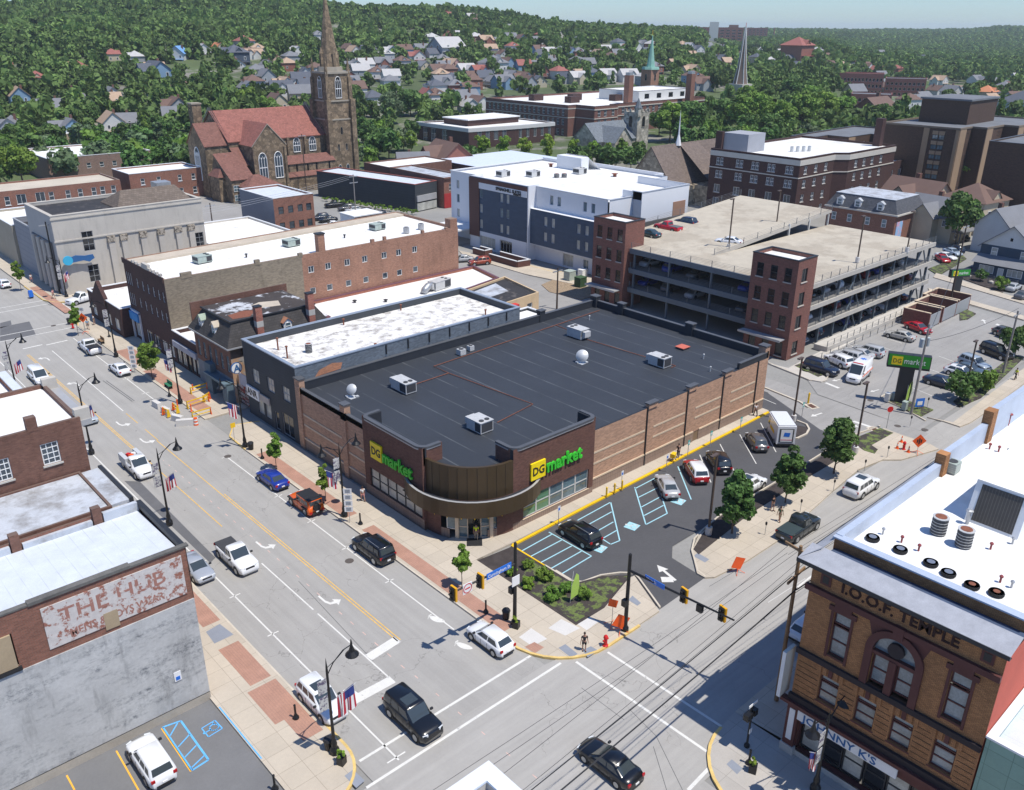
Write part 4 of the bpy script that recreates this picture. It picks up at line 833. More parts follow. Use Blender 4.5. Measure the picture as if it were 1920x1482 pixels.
FW+=rowY(3,137,(124.6,122.2),.8,1.9,1.8,'v2','shop_window',GL_C)+rowY(3,137,(127.6,130.5),.6,2.1,2.1,'v2','shop_window',GL_K)+rowY(3,137,(134.9,),.6,2.4,2.2,'v3','shop_window',GL_C)
t=building('long_block','long three storey block, side wall half taupe render and half orange brick',[(43.5,121.05),(65.4,121.05),(97,121.05),(97,140),(43.5,137)],12.7,BR_O,RF_W,.45,.35,None,wins=[(1,u-21.9,z,w,h,st)if u>21.9 else(0,u,z,w,h,st)for(_,u,z,w,h,st)in SW]+[(4,u-.0,*r)for(_,u,*r)in FW],walls={0:STU_T,4:BR_DK})
MB().box(43.0,43.5,133.4,136.8,3.3,4.6).obj('sign_board',mat('blue_fascia',(.06,.25,.55),var=.1),t);MB().box(43.25,43.5,133.3,133.6,.15,4.8).box(43.25,43.5,136.6,136.9,.15,4.8).box(43.25,43.5,133.3,136.9,4.6,4.9).obj('shopfront_frame',CAPW,t)
b=MB();b.box(43.3,43.5,121.1,137,12.2,13.0);b.obj('front_cornice',BR_DK,t)
for y in lin(122,132.5,9):MB().box(43.35,43.75,y,y+.5,13.0,13.35).obj('crenel',LIME,t)
MB().prism([(43.3,126.4),(43.75,126.4),(43.75,128.6),(43.3,128.6)],13,13.8).obj('crest',LIME,t)
for x,h,w in((57.5,.5,.8),(46,.5,1.6),(64.9,.35,.7),(78.5,.5,.6),(81,.6,.5),(89,.5,.5),(94.2,.3,.5)):MB().box(x,x+w,121.0,121.5,12.4,12.7+h).obj('parapet_pier',BR_O if x>65 else STU_T,t)
MB().box(68.6,69.8,121.15,122.2,12.2,15.4).box(68.5,69.9,121.05,122.3,15.4,15.6,1).obj('chimney',[BR_O,FR_D],t);MB().box(95.3,96.9,121.1,122.6,12.2,14.3).obj('chimney',BR_O,t)
b=MB();b.prism([(43.6,133.6),(97,137.2),(97,140),(43.6,137)],12.26,12.6);b.obj('roof_edge_strip',RF_T,t)
for x,y in((52.5,128.5),(68.2,129.3),(86.0,130.4)):at_thing(rtu,'pale green air unit, '+('nearest the street' if x<60 else 'in the middle' if x<80 else 'farthest from the street')+' on the long white roof',x,y,12.3,2.4,1.8,1.1,m=HVG,rz=.1,group='green air units on the long white roof',hood=False)
for x,y in((88.2,124.6),(92.0,125.4)):at_thing(condenser,'round steel condenser '+('nearer' if x<90 else 'farther from')+' the green units on the long white roof',x,y,12.3,.55,1.0,STEEL,'round condensers on the long white roof')
for i,x in enumerate((59,73,78)):at_thing(pipe,('first','second','third')[i]+' dark roof vent from the street on the long white roof',x,127+.8*i,12.3,.5,.14,FR_D,'roof vents on the long white roof')
t=thing('stair_hut','red brick and white stair hut at the far corner behind the long white roof','roof hut',(92,141,8));MB().box(88,94,141,146,0,12.6).obj('wall',BR_R,t);MB().box(87.95,88.0,141,146,9,12.6).obj('white_panel',WHT,t);MB().box(87.8,94.2,140.8,146.2,12.6,12.8).obj('roof',RF_C,t)
t=building('gabled_shop','low brick corner shop with stepped triangular gable and white roof',rect(41.8,62,137.2,152.4),4.9,BR_DK,RF_W,.7,.3,CAPW,wins=rowY(3,152.4,(150,143.2,139.6),.9,1.9,1.9,'v2','shop_window',GL_C)+rowY(3,152.4,(146.2,),.15,1.1,2.2,'1','door',GL_K))
b=MB();b.face([(41.6,149,3.0),(41.6,143.6,3.0),(41.6,143.6,5.2),(41.6,146.3,7.6),(41.6,149,5.2)]);b.face([(42.2,143.6,3.0),(42.2,149,3.0),(42.2,149,5.2),(42.2,146.3,7.6),(42.2,143.6,5.2)]);b.face([(41.6,143.6,5.2),(42.2,143.6,5.2),(42.2,146.3,7.6),(41.6,146.3,7.6)]);b.face([(41.6,146.3,7.6),(42.2,146.3,7.6),(42.2,149,5.2),(41.6,149,5.2)]);b.face([(41.6,143.6,3),(42.2,143.6,3),(42.2,143.6,5.2),(41.6,143.6,5.2)]);b.obj('front_gable',BR_DK,t)
t=building('white_roof_shop','long low brick building with white roof and curved duct behind the mansard house',[(57.8,112.2),(57.8,101.4),(64,104.5),(98.5,111.6),(100.5,120.9),(64.1,120.9),(64.1,112.2)][1:5]+[(64.1,120.9),(64.1,112.2),(57.8,112.2)],5.0,mat('brick_bright',(.40,.13,.075),kind='brick',bs=(.3,.1),col2=(.3,.2,.16),var=.1),RF_C,.45,.3,mat('coping_maroon',(.16,.07,.09),rough=.5,var=.1))
at_thing(rtu,'long silver air unit with a curved duct on the low white roof',87.5,114.5,4.55,4.0,1.8,1.5,rz=.2)
t=thing('roof_duct','curved galvanised duct joined to the silver air unit','duct',(84.6,113.8,4.6));MB().tube([(85.6,114.1,5.6),(84.6,113.9,5.6),(83.8,113.7,5.2),(83.4,113.6,4.6)],[.6,.62,.62,.6],10).obj('duct',STEEL,t,True)
for x,y in((64,116),(72,117),(76,114)):at_thing(pipe,'flat dark roof hatch vent, '+{64:'nearest the street',72:'middle one',76:'nearest the curved duct'}[x]+' on the low white roof',x,y,4.55,.35,.2,FR_D,'vents on the low white roof')
t=building('tar_roof_building','low building with black and silver tar roof and yellow stucco side wall',[(79,98.1),(97.2,100),(99.5,111.2),(79,107)],5.2,mat('stucco_yellow',(.62,.46,.28),var=.1,sc=.4,stain=.2),RF_B,.35,.25,None,wins=[(0,9.5,2.0,1.3,1.6,'dh'),(0,16,2.2,1.3,1.6,'dh'),(0,4.5,2.2,.8,1.4,'dh')])
MB().prism([(86,103.5),(94.5,104.6),(96,109.6),(87.5,107.6)],4.86,4.9).obj('silver_patch',RF_S,t);b=MB();b.prism([(83.5,98.6),(84.6,98.7),(85.6,107.6),(84.5,107.4)],4.86,5.05);b.obj('brick_coping',RUST,t)
t=building('small_black_shop','small black walled building with white roof just behind the market',rect(80,88.5,86.5,93.5),5.9,STU_G,RF_C,.4,.25,CAPW)
MB().box(79.0,79.98,86.3,87.0,5,9.3).obj('white_pier',CAPW,t);MB().box(79.0,79.98,86.2,87.1,8.2,9.8).obj('red_pier',BK_RED,t)
BW=[(0,5.6,7.6,2.0,3.6,'g'),(0,5.6,1.8,1.9,3.2,'g'),(0,13.5,2.6,2.0,2.6,'g22','window',GL_K),(0,26.4,5.0,1.7,3.0,'g')]
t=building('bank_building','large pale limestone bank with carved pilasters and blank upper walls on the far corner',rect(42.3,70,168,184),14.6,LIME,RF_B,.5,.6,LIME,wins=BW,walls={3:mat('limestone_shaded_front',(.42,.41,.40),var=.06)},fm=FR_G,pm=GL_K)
MB().box(42.15,70.1,167.8,168,9.9,10.15).box(42.15,70.1,167.85,168,13.9,14.15).obj('string_course',LIME,t)
for x in(51.3,53.6,57.2,60.6,64.0,66.6):
 p=MB().box(x,x+1.1,167.55,168,.4,8.7).obj('pilaster',LIME,t);MB().box(x-.15,x+1.25,167.45,168,8.7,9.8).obj('capital',mat('carved_capital',(.42,.37,.3),kind='patch',bs=(2.5,.5),col2=(.12,.1,.08),var=.2),p)
for y in(171.5,174.5,177.5,180.5):MB().cyl(42.0,y,.5,9.5,.5,.45,10).obj('front_column',LIME,t)
MB().box(42.1,42.32,170,182,1,9.6).obj('portico_shade_panel',mat('portico_dark',(.16,.15,.15),var=.1),t)  # flat panel behind the columns, a recess's shade put into its dark colour
b=MB();b.face([(54.5,169.5,14.2),(69,169.5,14.2),(67.5,174,16.8),(57,174,16.8)]);b.face([(69,179,14.2),(54.5,179,14.2),(57,174,16.8),(67.5,174,16.8)]);b.face([(54.5,179,14.2),(54.5,169.5,14.2),(57,174,16.8)]);b.face([(69,169.5,14.2),(69,179,14.2),(67.5,174,16.8)]);b.obj('skylight_roof',mat('shingle_brown',(.19,.15,.12),kind='shingle',var=.1),t)
MB().box(66,69,179.5,182.5,14,16.5).obj('plant_room',STEEL,t)
t=thing('blue_sign','blue fish shaped restaurant sign with a round badge on the corner of the bank','sign',(44.4,167.2,6.6));b=MB();b.cyl(0,0,-.12,.12,.85,n=16);b.prism([(.5,-.5),(2.6,-.35),(3.6,-.75),(4.6,-.2),(4.4,.5),(3.0,.45),(1.4,.75),(.5,.5)],-.1,.1,1);b.xf(Matrix.Translation((43.6,167.2,6.6))@Matrix.Rotation(pi/2,4,'X')@Matrix.Scale(-1,4,(0,0,1)));b.obj('sign_face',[mat('sign_cyan',(.05,.42,.65),kind='flat'),mat('sign_navy',(.03,.12,.3))],t)
t=building('grey_metal_shop','narrow grey clad shop next to the bank with open roof',rect(42.5,62,184.2,196),10.0,mat('cladding_grey',(.27,.28,.31),kind='siding',bs=(.3,0),col2=(.22,.23,.25),var=.06),RF_B,1.0,.25,COP)
t=building('beige_corner_shop','beige shop with white roof beyond the grey clad shop',rect(42,66,196.3,216),8.5,mat('stucco_beige',(.36,.32,.25),var=.08),RF_C,.5,.3,CAPW)
building('white_low_shop','long low white roofed building left of the grey clad shop',rect(30,41.5,246,262),5,LIME,RF_C,.4,.3,CAPW)
ar=lambda xs,z,h=2.1,w=1.2,st='dh':[(0,x,z,w,h,st)for x in xs]
building('long_brick_row','long two storey red brick building with pale roof and white framed windows behind the bank',rect(38,80,243,258),8.0,BR_R,mat('roof_beige',(.52,.46,.37),var=.1,sc=.2),.4,.4,None,wins=ar((5,10,14.4,24.6,28.6,31.6,35,37.2,40,41.2)[:9],4.6)+ar((17.6,22)[:2],4.6,2.3,2.2,'v2')+ar((3,7,13,17,21,25,30,35),.9,2.0),sill=CAPW)
building('square_brick_house','square two storey brick building with white roof next to the church',rect(84.5,105,249,262),8.2,BR_R,RF_C,.4,.3,CAPW,wins=ar((3.5,8,14,18),5.0,1.7,1.1)+ar((3,14,18),1.2,1.8,1.2),sill=CAPW)
building('peaked_white_roof_hall','brick hall with broad white roof and many small windows behind the long brick row',rect(78,110,300,330),7.5,mat('brick_washed',(.30,.19,.15),kind='brick',bs=(.3,.1),col2=(.25,.2,.17),var=.1),RF_C,.4,.4,CAPW,wins=ar(lin(4,28,7),3.6,1.6,1.3),cat='hall')
building('tan_roof_store','low tan building with a light roof at the far left edge beyond the trees',rect(86,112,372,392),7,mat('stucco_tan',(.42,.34,.25),var=.1),RF_C,.4,.4)
t=building('grey_side_brick_building','two storey building, one side wall painted plain grey and a brick front with dark windows',rect(94.5,105,186,203),9.1,BR_R,RF_S2,.4,.3,CAPW,wins=ar((1.8,4.3,6.8,9.1),5.3,1.7,1.35)+ar((1.8,4.3,6.8,9.1),1.6,1.7,1.35),walls={3:mat('side_grey',(.21,.22,.25),var=.06,sc=.2)},fm=FR_D)
t=building('dark_clad_warehouse','long dark grey clad building with pale metal roof and hedge along its wall',[(129.9,227),(137.5,189.5),(146,191),(138.5,229)],7.2,mat('cladding_dark',(.045,.052,.06),kind='siding',bs=(.45,0),col2=(.035,.04,.046),var=.08),RF_S2,.25,.3,mat('trim_rust',(.3,.09,.07),var=.1))
MB().obox(141.6,189.9,.175,7.6,.3,.2,2.2).obox(141.6,189.9,.175,7.6,.4,2.6,4.2,1).obj('shopfront',[GL_C,COP],t)
t=building('white_low_store','low white roofed building with patched roof just behind the bank',rect(71,90,168,190),5,LIME,RF_W,.4,.3,CAPW)
building('corrugated_roof_shed','low grey block shed with a white corrugated roof beside the bank',rect(72,92,158,168),3.8,mat('block_grey',(.27,.27,.27),kind='panel',bs=(.4,.2),col2=(.2,.2,.2)),mat('corrugated_white',(.66,.67,.68),kind='seam',bs=(.8,0),col2=(.42,.43,.45),rough=.5),.0,.3)
t=building('ornate_brick_shop','brick shop with bracketed cornice and red ground floor beside the hotel',rect(146.5,154.5,188.5,214),8.2,BR_R,RF_S,.4,.3,None,wins=[(0,2.3,4.6,1.1,1.8,'dh'),(0,5.6,4.6,1.1,1.8,'dh'),(0,4,.7,4.5,2.2,'v3')])
MB().box(146.4,154.6,188.3,188.5,0,3.9).obj('painted_base',mat('shop_red',(.36,.03,.03),var=.1),t);MB().box(146.4,154.6,188.2,188.5,7.6,7.9).obj('cornice',BR_DK,t)
building('dark_brick_workshop','low brown brick building with white roof and chimneys behind the dark warehouse',rect(146.8,170,214.5,228),8.0,BR_B,RF_C,.4,.3,None)
building('blue_roof_hall','low brick hall with blue white metal roof behind the ornate brick shop',rect(172,205,200,226),6.8,BR_DK,mat('roof_bluewhite',(.62,.68,.78),rough=.5,var=.05),.0,.3)
building('red_brick_annex','red brick annex with pale arched windows below the brown roofed house',rect(158,176,230,240),5.5,BR_R,SH_D,.4,.3,None,wins=ar((4,8.5,13),1.5,2.0,1.0))
HW=mat('hotel_white',(.72,.73,.75),rough=.7,var=.03,sc=.2);HN=mat('hotel_navy',(.055,.085,.135),rough=.6,var=.08,kind='panel',bs=(1.6,.45),col2=(.045,.07,.11));HB=mat('hotel_brown',(.12,.055,.045),rough=.7,kind='siding',bs=(.6,0),col2=(.1,.045,.04),var=.05);HG=mat('hotel_grey',(.42,.45,.50),rough=.7,var=.03)
t=thing('hotel','four storey white hotel with navy and brown panels and a flat white roof','hotel',(124,110,0));b=MB()
def hw(ys,z,w=.95,h=1.75):return[(y,z,w,h)for y in ys]
W1=[(y,z)for y in(146.4,139.6,137.6)for z in(4.6,8.0,11.2)]
wallface(b,(124,150.3),(124,131.5),3.9,15.6,[(150.3-y-.5,z,1.0,1.9)for y,z in W1],.18,1);wallface(b,(124,150.3),(124,131.5),0,3.9,[(150.3-147-.0,.3,5.4,2.6),(150.3-140.2,.2,4.0,2.9)],.3,0)
W2=[(y,z)for y in(126.6,124.4,117.2,115.0)for z in(4.9,8.1)];W3=[(y,12.3)for y in(126.6,124.4,117.2,115.0)]
wallface(b,(124.6,131.5),(124.6,111.2),3.8,11.1,[(131.5-y-.5,z,1.0,1.9)for y,z in W2],.18,1);wallface(b,(126.2,131.5),(126.2,111.2),11.0,15.4,[(131.5-y-.5,z,1.0,1.9)for y,z in W3],.18,0);wallface(b,(126.2,131.5),(126.2,110.8),0,3.8,[(8.6,.3,3.0,2.6),(14.4,.3,1.4,2.4)],.25,0)
b.box(124.6,126.2,110.9,131.5,11.05,11.15,0);b.box(124.6,126.2,111,131.5,3.7,3.8,0);b.box(124.6,126.2,110.9,111.2,3.8,11.1,0);b.box(124.0,127,131.2,131.6,0,15.8,0)
W4=[(y,z)for y in(159.4,153.6)for z in(4.6,8.0,11.2)]
wallface(b,(128,162),(128,150.3),0,15.0,[(162-y-.5,z,1.0,1.9)for y,z in W4],.18,0);b.box(124,128,150.2,150.4,0,15.6,0)
wallface(b,(126.2,110.8),(133,110.8),0,15.4,[],.1,0);wallface(b,(133,110.8),(133,108.5),0,16.4,[],.1,3);wallface(b,(133,108.5),(148,108.5),0,16.4,[(11,9.3,1.6,3.2)],.2,0);wallface(b,(148,108.5),(148,122),0,16.4,[],.1,0);wallface(b,(148,122),(158,122),0,15.4,[],.1,0);wallface(b,(158,122),(158,162),0,15.4,[],.1,0);wallface(b,(158,162),(128,162),0,15,[],.1,0)
b.obj('wall',[HW,HN,HB,HG],t)
for y,z in W1+W4:window(t,(124.18 if y<150 else 128.18),y,z,-pi/2,1.0,1.9,'1',HG,GL_B if(y+z)%2>1 else GL_C)
for y,z in W2:window(t,124.78,y,z,-pi/2,1.0,1.9,'1',HG,GL_C)
for y,z in W3:window(t,126.38,y,z,-pi/2,1.0,1.9,'1',HG,GL_B)
for y,w in((144.6,5.4),(138.2,4.0)):window(t,124.3,y,.3,-pi/2,w,2.6,'v4',ALU,GL_C if w>5 else GL_K,None,'shop_window')
window(t,126.45,121.4,.3,-pi/2,3.0,2.6,'v3',ALU,GL_C);window(t,126.45,116.4,.3,-pi/2,1.4,2.4,'v2',ALU,GL_B);window(t,144.8,108.7,9.3,0,1.6,3.2,'v2',FR_D,GL_B)
MB().box(123.8,123.98,146.9,150.3,2.6,15.4).box(123.8,123.98,131.6,146.9,14.6,15.4).obj('brown_cladding',HB,t);MB().box(123.82,123.98,131.6,146.9,13.3,14.6).obj('sign_band',HW,t)
MB().box(143,147,108.42,108.5,8,13.4).obj('brown_cladding',mat('hotel_tan_panel',(.35,.2,.13),var=.05),t)
for s,z,sz in(('SPRINGHILL SUITES',13.75,.95),('MARRIOTT',13.38,.5)):localtext(t,s,sz,LETK,(-.26,(141.2 if sz>.9 else 135.6)-110,z-.02),'letters',.03,.98,.02).rotation_euler[2]=-pi/2
b=MB();b.box(124.3,157.7,131.6,150.1,14.9,15.0);b.box(126.4,147.7,110.9,122.2,14.9,15.001);b.box(126.4,157.7,122.2,131.6,14.9,15.001);b.box(128.2,157.7,150.1,161.8,14.5,14.6);b.box(133.2,147.7,108.7,110.9,14.9,15.002);b.obj('roof',RF_C,t)
swp([(126.3,110.9),(133.1,110.9)],.4,15.4,15.52,'coping',HG,t);swp([(133.1,111),(133.1,108.6),(147.9,108.6),(147.9,121.9)],.4,16.4,16.52,'coping',HG,t);swp([(124.1,131.5),(124.1,150.3)],.4,15.6,15.72,'coping',HG,t);swp([(126.3,131.4),(126.3,111)],.4,15.42,15.54,'coping',HG,t);swp([(128.1,150.4),(128.1,162),(158,162)],.4,15.0,15.12,'coping',CAPW,t)
MB().box(133,133.3,108.6,113.5,14.9,16.4).box(133.2,148,108.6,108.9,14.9,16.4).box(147.7,148,108.6,122,14.9,16.4).obj('parapet',HW,t)
b=MB();b.face([(156,140,14.9),(156,150,14.9),(152.5,148.5,18.2),(152.5,141.5,18.2)]);b.box(150,152.5,141,149,14.9,18.0);b.obj('entrance_tower',HW,t)
MB().box(157.8,164,128,150,0,14.0).obj('rear_wing',HW,t);MB().box(157.9,163.9,128.1,149.9,14.0,14.05).obj('rear_roof',RF_C,t)
swp([(158.2,128.1),(163.9,128.1),(163.9,149.9)],.4,14.05,14.8,'parapet',HW,t)
b=MB();b.box(119.5,128,151,160.5,3.4,3.7);b.obj('entrance_canopy',CAPW,t)
for q,w_ in zip(((119.8,151.3),(119.8,160)),(0,0)):MB().box(q[0]-.4,q[0]+.6,q[1]-.4,q[1]+.4,0,3.4).obj('canopy_pier',HW,t)
for i,(x,y,l)in enumerate(((131.5,147.5,'boxy white air unit by the small satellite dish'),(136.5,143,'largest white air unit'),(147.5,139,'flat air unit near the tall parapet'))):at_thing(rtu,l+' on the hotel roof',x,y,14.95,2.6,2.0,1.3,group='air units on the hotel roof',hood=False)
for x,y in((139.5,138.5),(141.0,137.6),(139.4,144.6)):at_thing(condenser,{139.5:'first dark condenser of the close pair',141.0:'second dark condenser of the close pair',139.4:'lone dark condenser'}[x]+' on the hotel roof',x,y,14.95,.6,.9,None,'condensers on the hotel roof')
for x,y in((150.5,131),(150,151)):at_thing(pipe,'rusty box vent on the hotel roof, '+('nearer' if y<140 else 'farther')+' one',x,y,14.95,.7,.4,RUST,'rusty vents on the hotel roof')
for P_,lab in(([(119.2,143.5),(119.2,139.8),(121.3,139.8),(121.3,143.5)],'short low brown brick planter wall in front of the hotel doors'),([(118.3,137),(118.3,128.3),(121.4,127.8),(121.4,137)],'long low brown brick wall around the hotel terrace')):
 o=MB();[o.obox((a[0]+c[0])/2,(a[1]+c[1])/2,math.atan2(c[1]-a[1],c[0]-a[0]),math.hypot(c[0]-a[0],c[1]-a[1]),.35,0,1.4)for a,c in zip(P_,P_[1:])];w_=thing('garden_wall',lab,'wall',(119,P_[0][1],0));o.obj('wall',HB,w_)
 o=MB();[o.obox((a[0]+c[0])/2,(a[1]+c[1])/2,math.atan2(c[1]-a[1],c[0]-a[0]),math.hypot(c[0]-a[0],c[1]-a[1])+.1,.45,1.4,1.5)for a,c in zip(P_,P_[1:])];o.obj('coping',CAPW,w_)
for p,s,m_,l in(((1068,526),1.0,HVG,'pale green utility cabinet'),((1088,538),1.0,mat('cabinet_green',(.05,.10,.045),var=.1),'dark green transformer box'),((1066,517),.5,WHT,'small white utility box'),((1092,520),.8,WHT,'tall white utility cabinet')):
 x,y=at(*p);w_=thing('utility_cabinet',l+' on the gravel beside the hotel','utility box',(x,y,0),0,'utility boxes on the gravel');MB().box(x-.9*s,x+.9*s,y-.8*s,y+.8*s,.1,1.9*(s+.2)/1.2).obj('cabinet',m_,w_);MB().box(x-.95*s,x+.95*s,y-.85*s,y+.85*s,1.9*(s+.2)/1.2,1.98*(s+.2)/1.2).obj('lid',m_,w_)
t=thing('painted_wall_building','building with stained grey render wall and faded painted advert on brick','building',(17.3,52,0));b=MB()
GHOST=mat('ghost_sign_paint',(.60,.56,.53),kind='patch',bs=(1.6,.53),col2=(.33,.14,.10),var=.1,sc=3)
STG=mat('render_stained',(.50,.50,.49),rough=.9,kind='smear',col2=(.16,.17,.18),var=.14,sc=.35,stain=.6)
wallface(b,(-22,52),(17.3,52),9.0,13.2,[(26.4,9.4,1.8,2.4)],.12,0);wallface(b,(-22,51.92),(17.3,51.92),.7,9.0,[],.1,1);wallface(b,(-22,51.86),(17.3,51.86),0,.7,[],.1,2)
b.face([(-22,51.92,9.0),(17.3,51.92,9.0),(17.3,52,9.0),(-22,52,9.0)],1)
wallface(b,(17.3,51.92),(17.3,60.3),0,13.2,[],.1,0);wallface(b,(17.3,60.3),(-22,60.3),0,13.2,[],.1,0);b.obj('wall',[BR_R,STG,mat('footing',(.42,.38,.32),var=.15)],t)
b=MB();b.box(8.0,16.9,51.94,51.998,9.6,12.7);b.obj('painted_advert',GHOST,t)
SGL=mat('ghost_letters',(.37,.18,.14),kind='patch',bs=(1.9,.55),col2=(.55,.5,.46),var=.1)
for s_,z,sz,x,sx in(('THE HUB',11.15,1.5,8.9,1.1),('MENS & BOYS WEAR',9.95,.8,9.3,.82)):text(s_,sz,SGL,t,(x,51.935,z),0,'painted_letters',.004,sx,bold=.02)
MB().box(4.5,6.1,51.85,51.99,9.4,11.8).obj('blocked_window',mat('board_tan',(.40,.31,.2),var=.1),t);MB().box(4.3,6.3,51.8,51.99,9.1,9.35).obj('sill',RUBR,t);MB().box(11.4,12.3,51.93,51.99,9.3,10.6).obj('blocked_vent',mat('board_tan',(.4,.31,.2)),t)
MB().face([(-22,52.3,12.9),(17.0,52.3,12.9),(17.0,60,12.6),(-22,60,12.6)]).obj('roof',RF_S2,t)
b=MB();b.box(-22,7.4,51.95,52.35,13.2,13.32);b.box(7.4,13.6,51.9,52.4,13.2,13.42);b.box(13.6,17.5,51.9,52.3,13.2,13.35);b.box(17.05,17.4,52.35,60.3,12.9,13.3,1);b.obj('coping',[mat('slate_coping',(.13,.125,.115),var=.3,sc=1),FR_D],t)
b=MB()
for x0,x1,z in((-22,3,13.4),(3.3,8.4,13.1),(9.2,13.8,13.0),(14.6,17.1,13.3)):b.box(x0,x1,60,60.35,12.5,z)
b.obj('rear_parapet',RF_S,t);[MB().box(a,a+.6,60.0,60.5,12.5,13.9).obj('chimney',BR_B,t)for a in(8.5,13.9)]
x,y=15.0,51.8;w_=thing('disabled_parking_sign','small blue and white parking sign fixed low on the stained render wall','sign',(15.2,51.9,3.2));MB().box(15.0,15.5,51.86,51.9,2.9,3.7).obj('plate',WHT,w_);MB().box(15.1,15.4,51.845,51.86,3.0,3.3).obj('symbol',BLU,w_)
RFN=mat('roof_black_flat',(.042,.043,.046),rough=.6,var=.2,sc=.4)
building('low_black_roof_store','narrow store with a black roof sunk between two silver roofs',rect(-22,17.2,60.4,64.2),11.2,BR_B,RFN,.3,.2,None)
t=building('silver_roof_store','store with a blotchy silver roof below the brown brick wall',rect(-22,16.4,64.3,71.9),11.4,BR_B,RF_S,.15,.2,None);MB().box(16.3,18.0,64.5,71.6,11.1,11.35).box(17.8,18.1,64.4,71.7,10.7,11.5,1).obj('cornice',[RF_S,FR_D],t);MB().box(5.2,6.2,71.0,71.85,11.2,12.6).obj('chimney',BR_B,t)
t=building('brown_brick_building','brown brick building with two white framed windows in its side wall and a white roof',rect(-22,17.3,72,81.8),16.1,BR_B,RF_C,.35,.3,None,wins=[(0,33.0,12.4,1.15,1.9,'g34'),(0,36.6,12.7,1.35,1.9,'g34')],sill=CON2)
MB().box(13.3,14.1,71.98,72.6,15.9,17.1).obj('chimney',BR_B,t)
MB().box(17.1,18.2,72.1,81.8,15.2,15.7).obj('cornice',COP,t)
for y in(72.2,81.0):MB().box(17.0,18.2,y,y+.6,15.7,16.7).obj('corner_block',LIME,t)
t=building('red_parapet_building','brick building with crumbling red parapet and white edged roof at the left edge',rect(-22,16,82,90.3),15.0,BR_R,RF_W,.6,.7,RF_S2)
building('white_side_building','small white walled building at the left edge beside the lamp post',rect(-22,10.8,94.2,101),13.0,CAPW,RF_W,.4,.3,None)
t=building('corner_roof_building','flat roof corner with white painted parapet at the bottom edge of the scene',rect(-8,19.9,4,23.3),14.0,LIME,mat('roof_grey_metal',(.33,.36,.42),rough=.5,var=.1),.5,.75,mat('white_parapet_paint',(.70,.74,.78),kind='patch',bs=(.8,.62),col2=(.5,.55,.6),var=.08))
MAR=mat('sandstone_maroon',(.10,.032,.028),rough=.7,var=.2,sc=1);GLT=mat('glass_temple',(.22,.25,.26),rough=.1,var=.35,sc=.5,spec=.8)
t=thing('temple_building','tall golden brick lodge with I.O.O.F. TEMPLE lettering and arched window','building',(44.7,9.4,0))
X0,YT,YB=44.7,20.9,9.4
def fu(y):return YT-y
b=MB();up=[(fu(19.05),9.3,1.15,3.4),(fu(11.85),9.3,1.15,3.4)]
arch=[(fu(16.3),8.75,2.6,4.15)];mid=[(fu(y)-.65,5.5,1.3,2.1)for y in(18.55,16.05,13.75,11.2)]
wallface(b,(X0,YT),(X0,YB),4.9,15.3,up+arch+mid,.25,0);wallface(b,(X0,YT),(X0,YB),.6,4.9,[(.9,.6,9.6,2.7)],.5,1);wallface(b,(X0-.1,YT),(X0-.1,YB),0,.6,[],.1,2)
wallface(b,(130,20.9),(X0,20.9),0,14.9,[(x-X0,z,1.2,2.2)for x in lin(50,80,8)for z in(5.5,9.8)][:0],.2,0);wallface(b,(X0,YB),(130,YB),0,14.9,[],.1,3)
b.obj('wall',[BR_GOLD,MAR,CON2,mat('painted_red_side',(.50,.10,.06),rough=.8,var=.08)],t)
b=MB();b.box(X0-.25,X0,YB,YT+.2,13.35,13.75);b.box(X0-.2,X0,YB,YT+.1,8.35,8.75,1);b.box(X0-.25,X0,YB,YT+.1,4.55,5.0,1);b.box(X0-.5,X0,YB-.1,YT+.5,4.3,4.55);b.obj('belt_course',[MAR,mat('dark_stone',(.035,.025,.026),var=.1)],t)
b=MB();b.face([(X0-.4,YB-.2,15.35),(X0-.4,YT+.9,15.35),(X0+1.3,YT+.9,15.75),(X0+1.3,YB-.2,15.75)][::-1]);b.box(X0-.42,X0-.3,YB-.2,YT+.9,15.1,15.36,1);b.face([(X0-.4,YB-.2,15.1),(X0,YB-.2,15.1),(X0,YT+.9,15.1),(X0-.4,YT+.9,15.1)],1)
b.face([(X0-.4,YT+.9,15.35),(X0+60,YT+.9,15.35),(X0+60,YT+.1,15.8),(X0+1.0,YT+.1,15.8)],0);b.box(X0-.4,X0+60,YT+.85,YT+.95,15.1,15.36,1);b.obj('cornice',[mat('cornice_pale_metal',(.36,.37,.40),rough=.5,var=.15,sc=1.2),FR_D],t)
b=MB();b.box(X0+2.6,X0+2.9,YB,YT+.1,15.0,15.95,1);b.box(X0+2.5,X0+3.1,YB,YT+.2,15.95,16.05,0);b.box(X0+2.9,X0+17.6,YT-.25,YT+.2,15.0,16.1,0);b.box(X0+17.6,X0+18.4,YT-.45,YT+.3,15.0,16.9,1);b.box(X0+18.4,X0+26,YT-.25,YT+.2,15.0,16.8,0);b.box(X0+26,X0+27,YT-.45,YT+.3,15.0,17.9,1);b.box(X0+27,X0+60,YT-.25,YT+.2,15.0,17.8,0);b.obj('parapet',[mat('parapet_blue_metal',(.42,.48,.58),rough=.45,var=.1),BR_GOLD],t)
b=MB();b.face([(X0+2.8,YB,15.1),(130,YB,15.1),(130,YT-.2,15.1),(X0+2.8,YT-.2,15.1)]);b.obj('roof',RF_C,t);MB().face([(X0+1.2,YB,15.2),(X0+2.6,YB,15.2),(X0+2.6,YT,15.2),(X0+1.2,YT,15.2)]).obj('gutter',mat('gutter_navy',(.07,.10,.17),rough=.4,kind='patch',bs=(.6,.62),col2=(.3,.32,.36),var=.2),t)
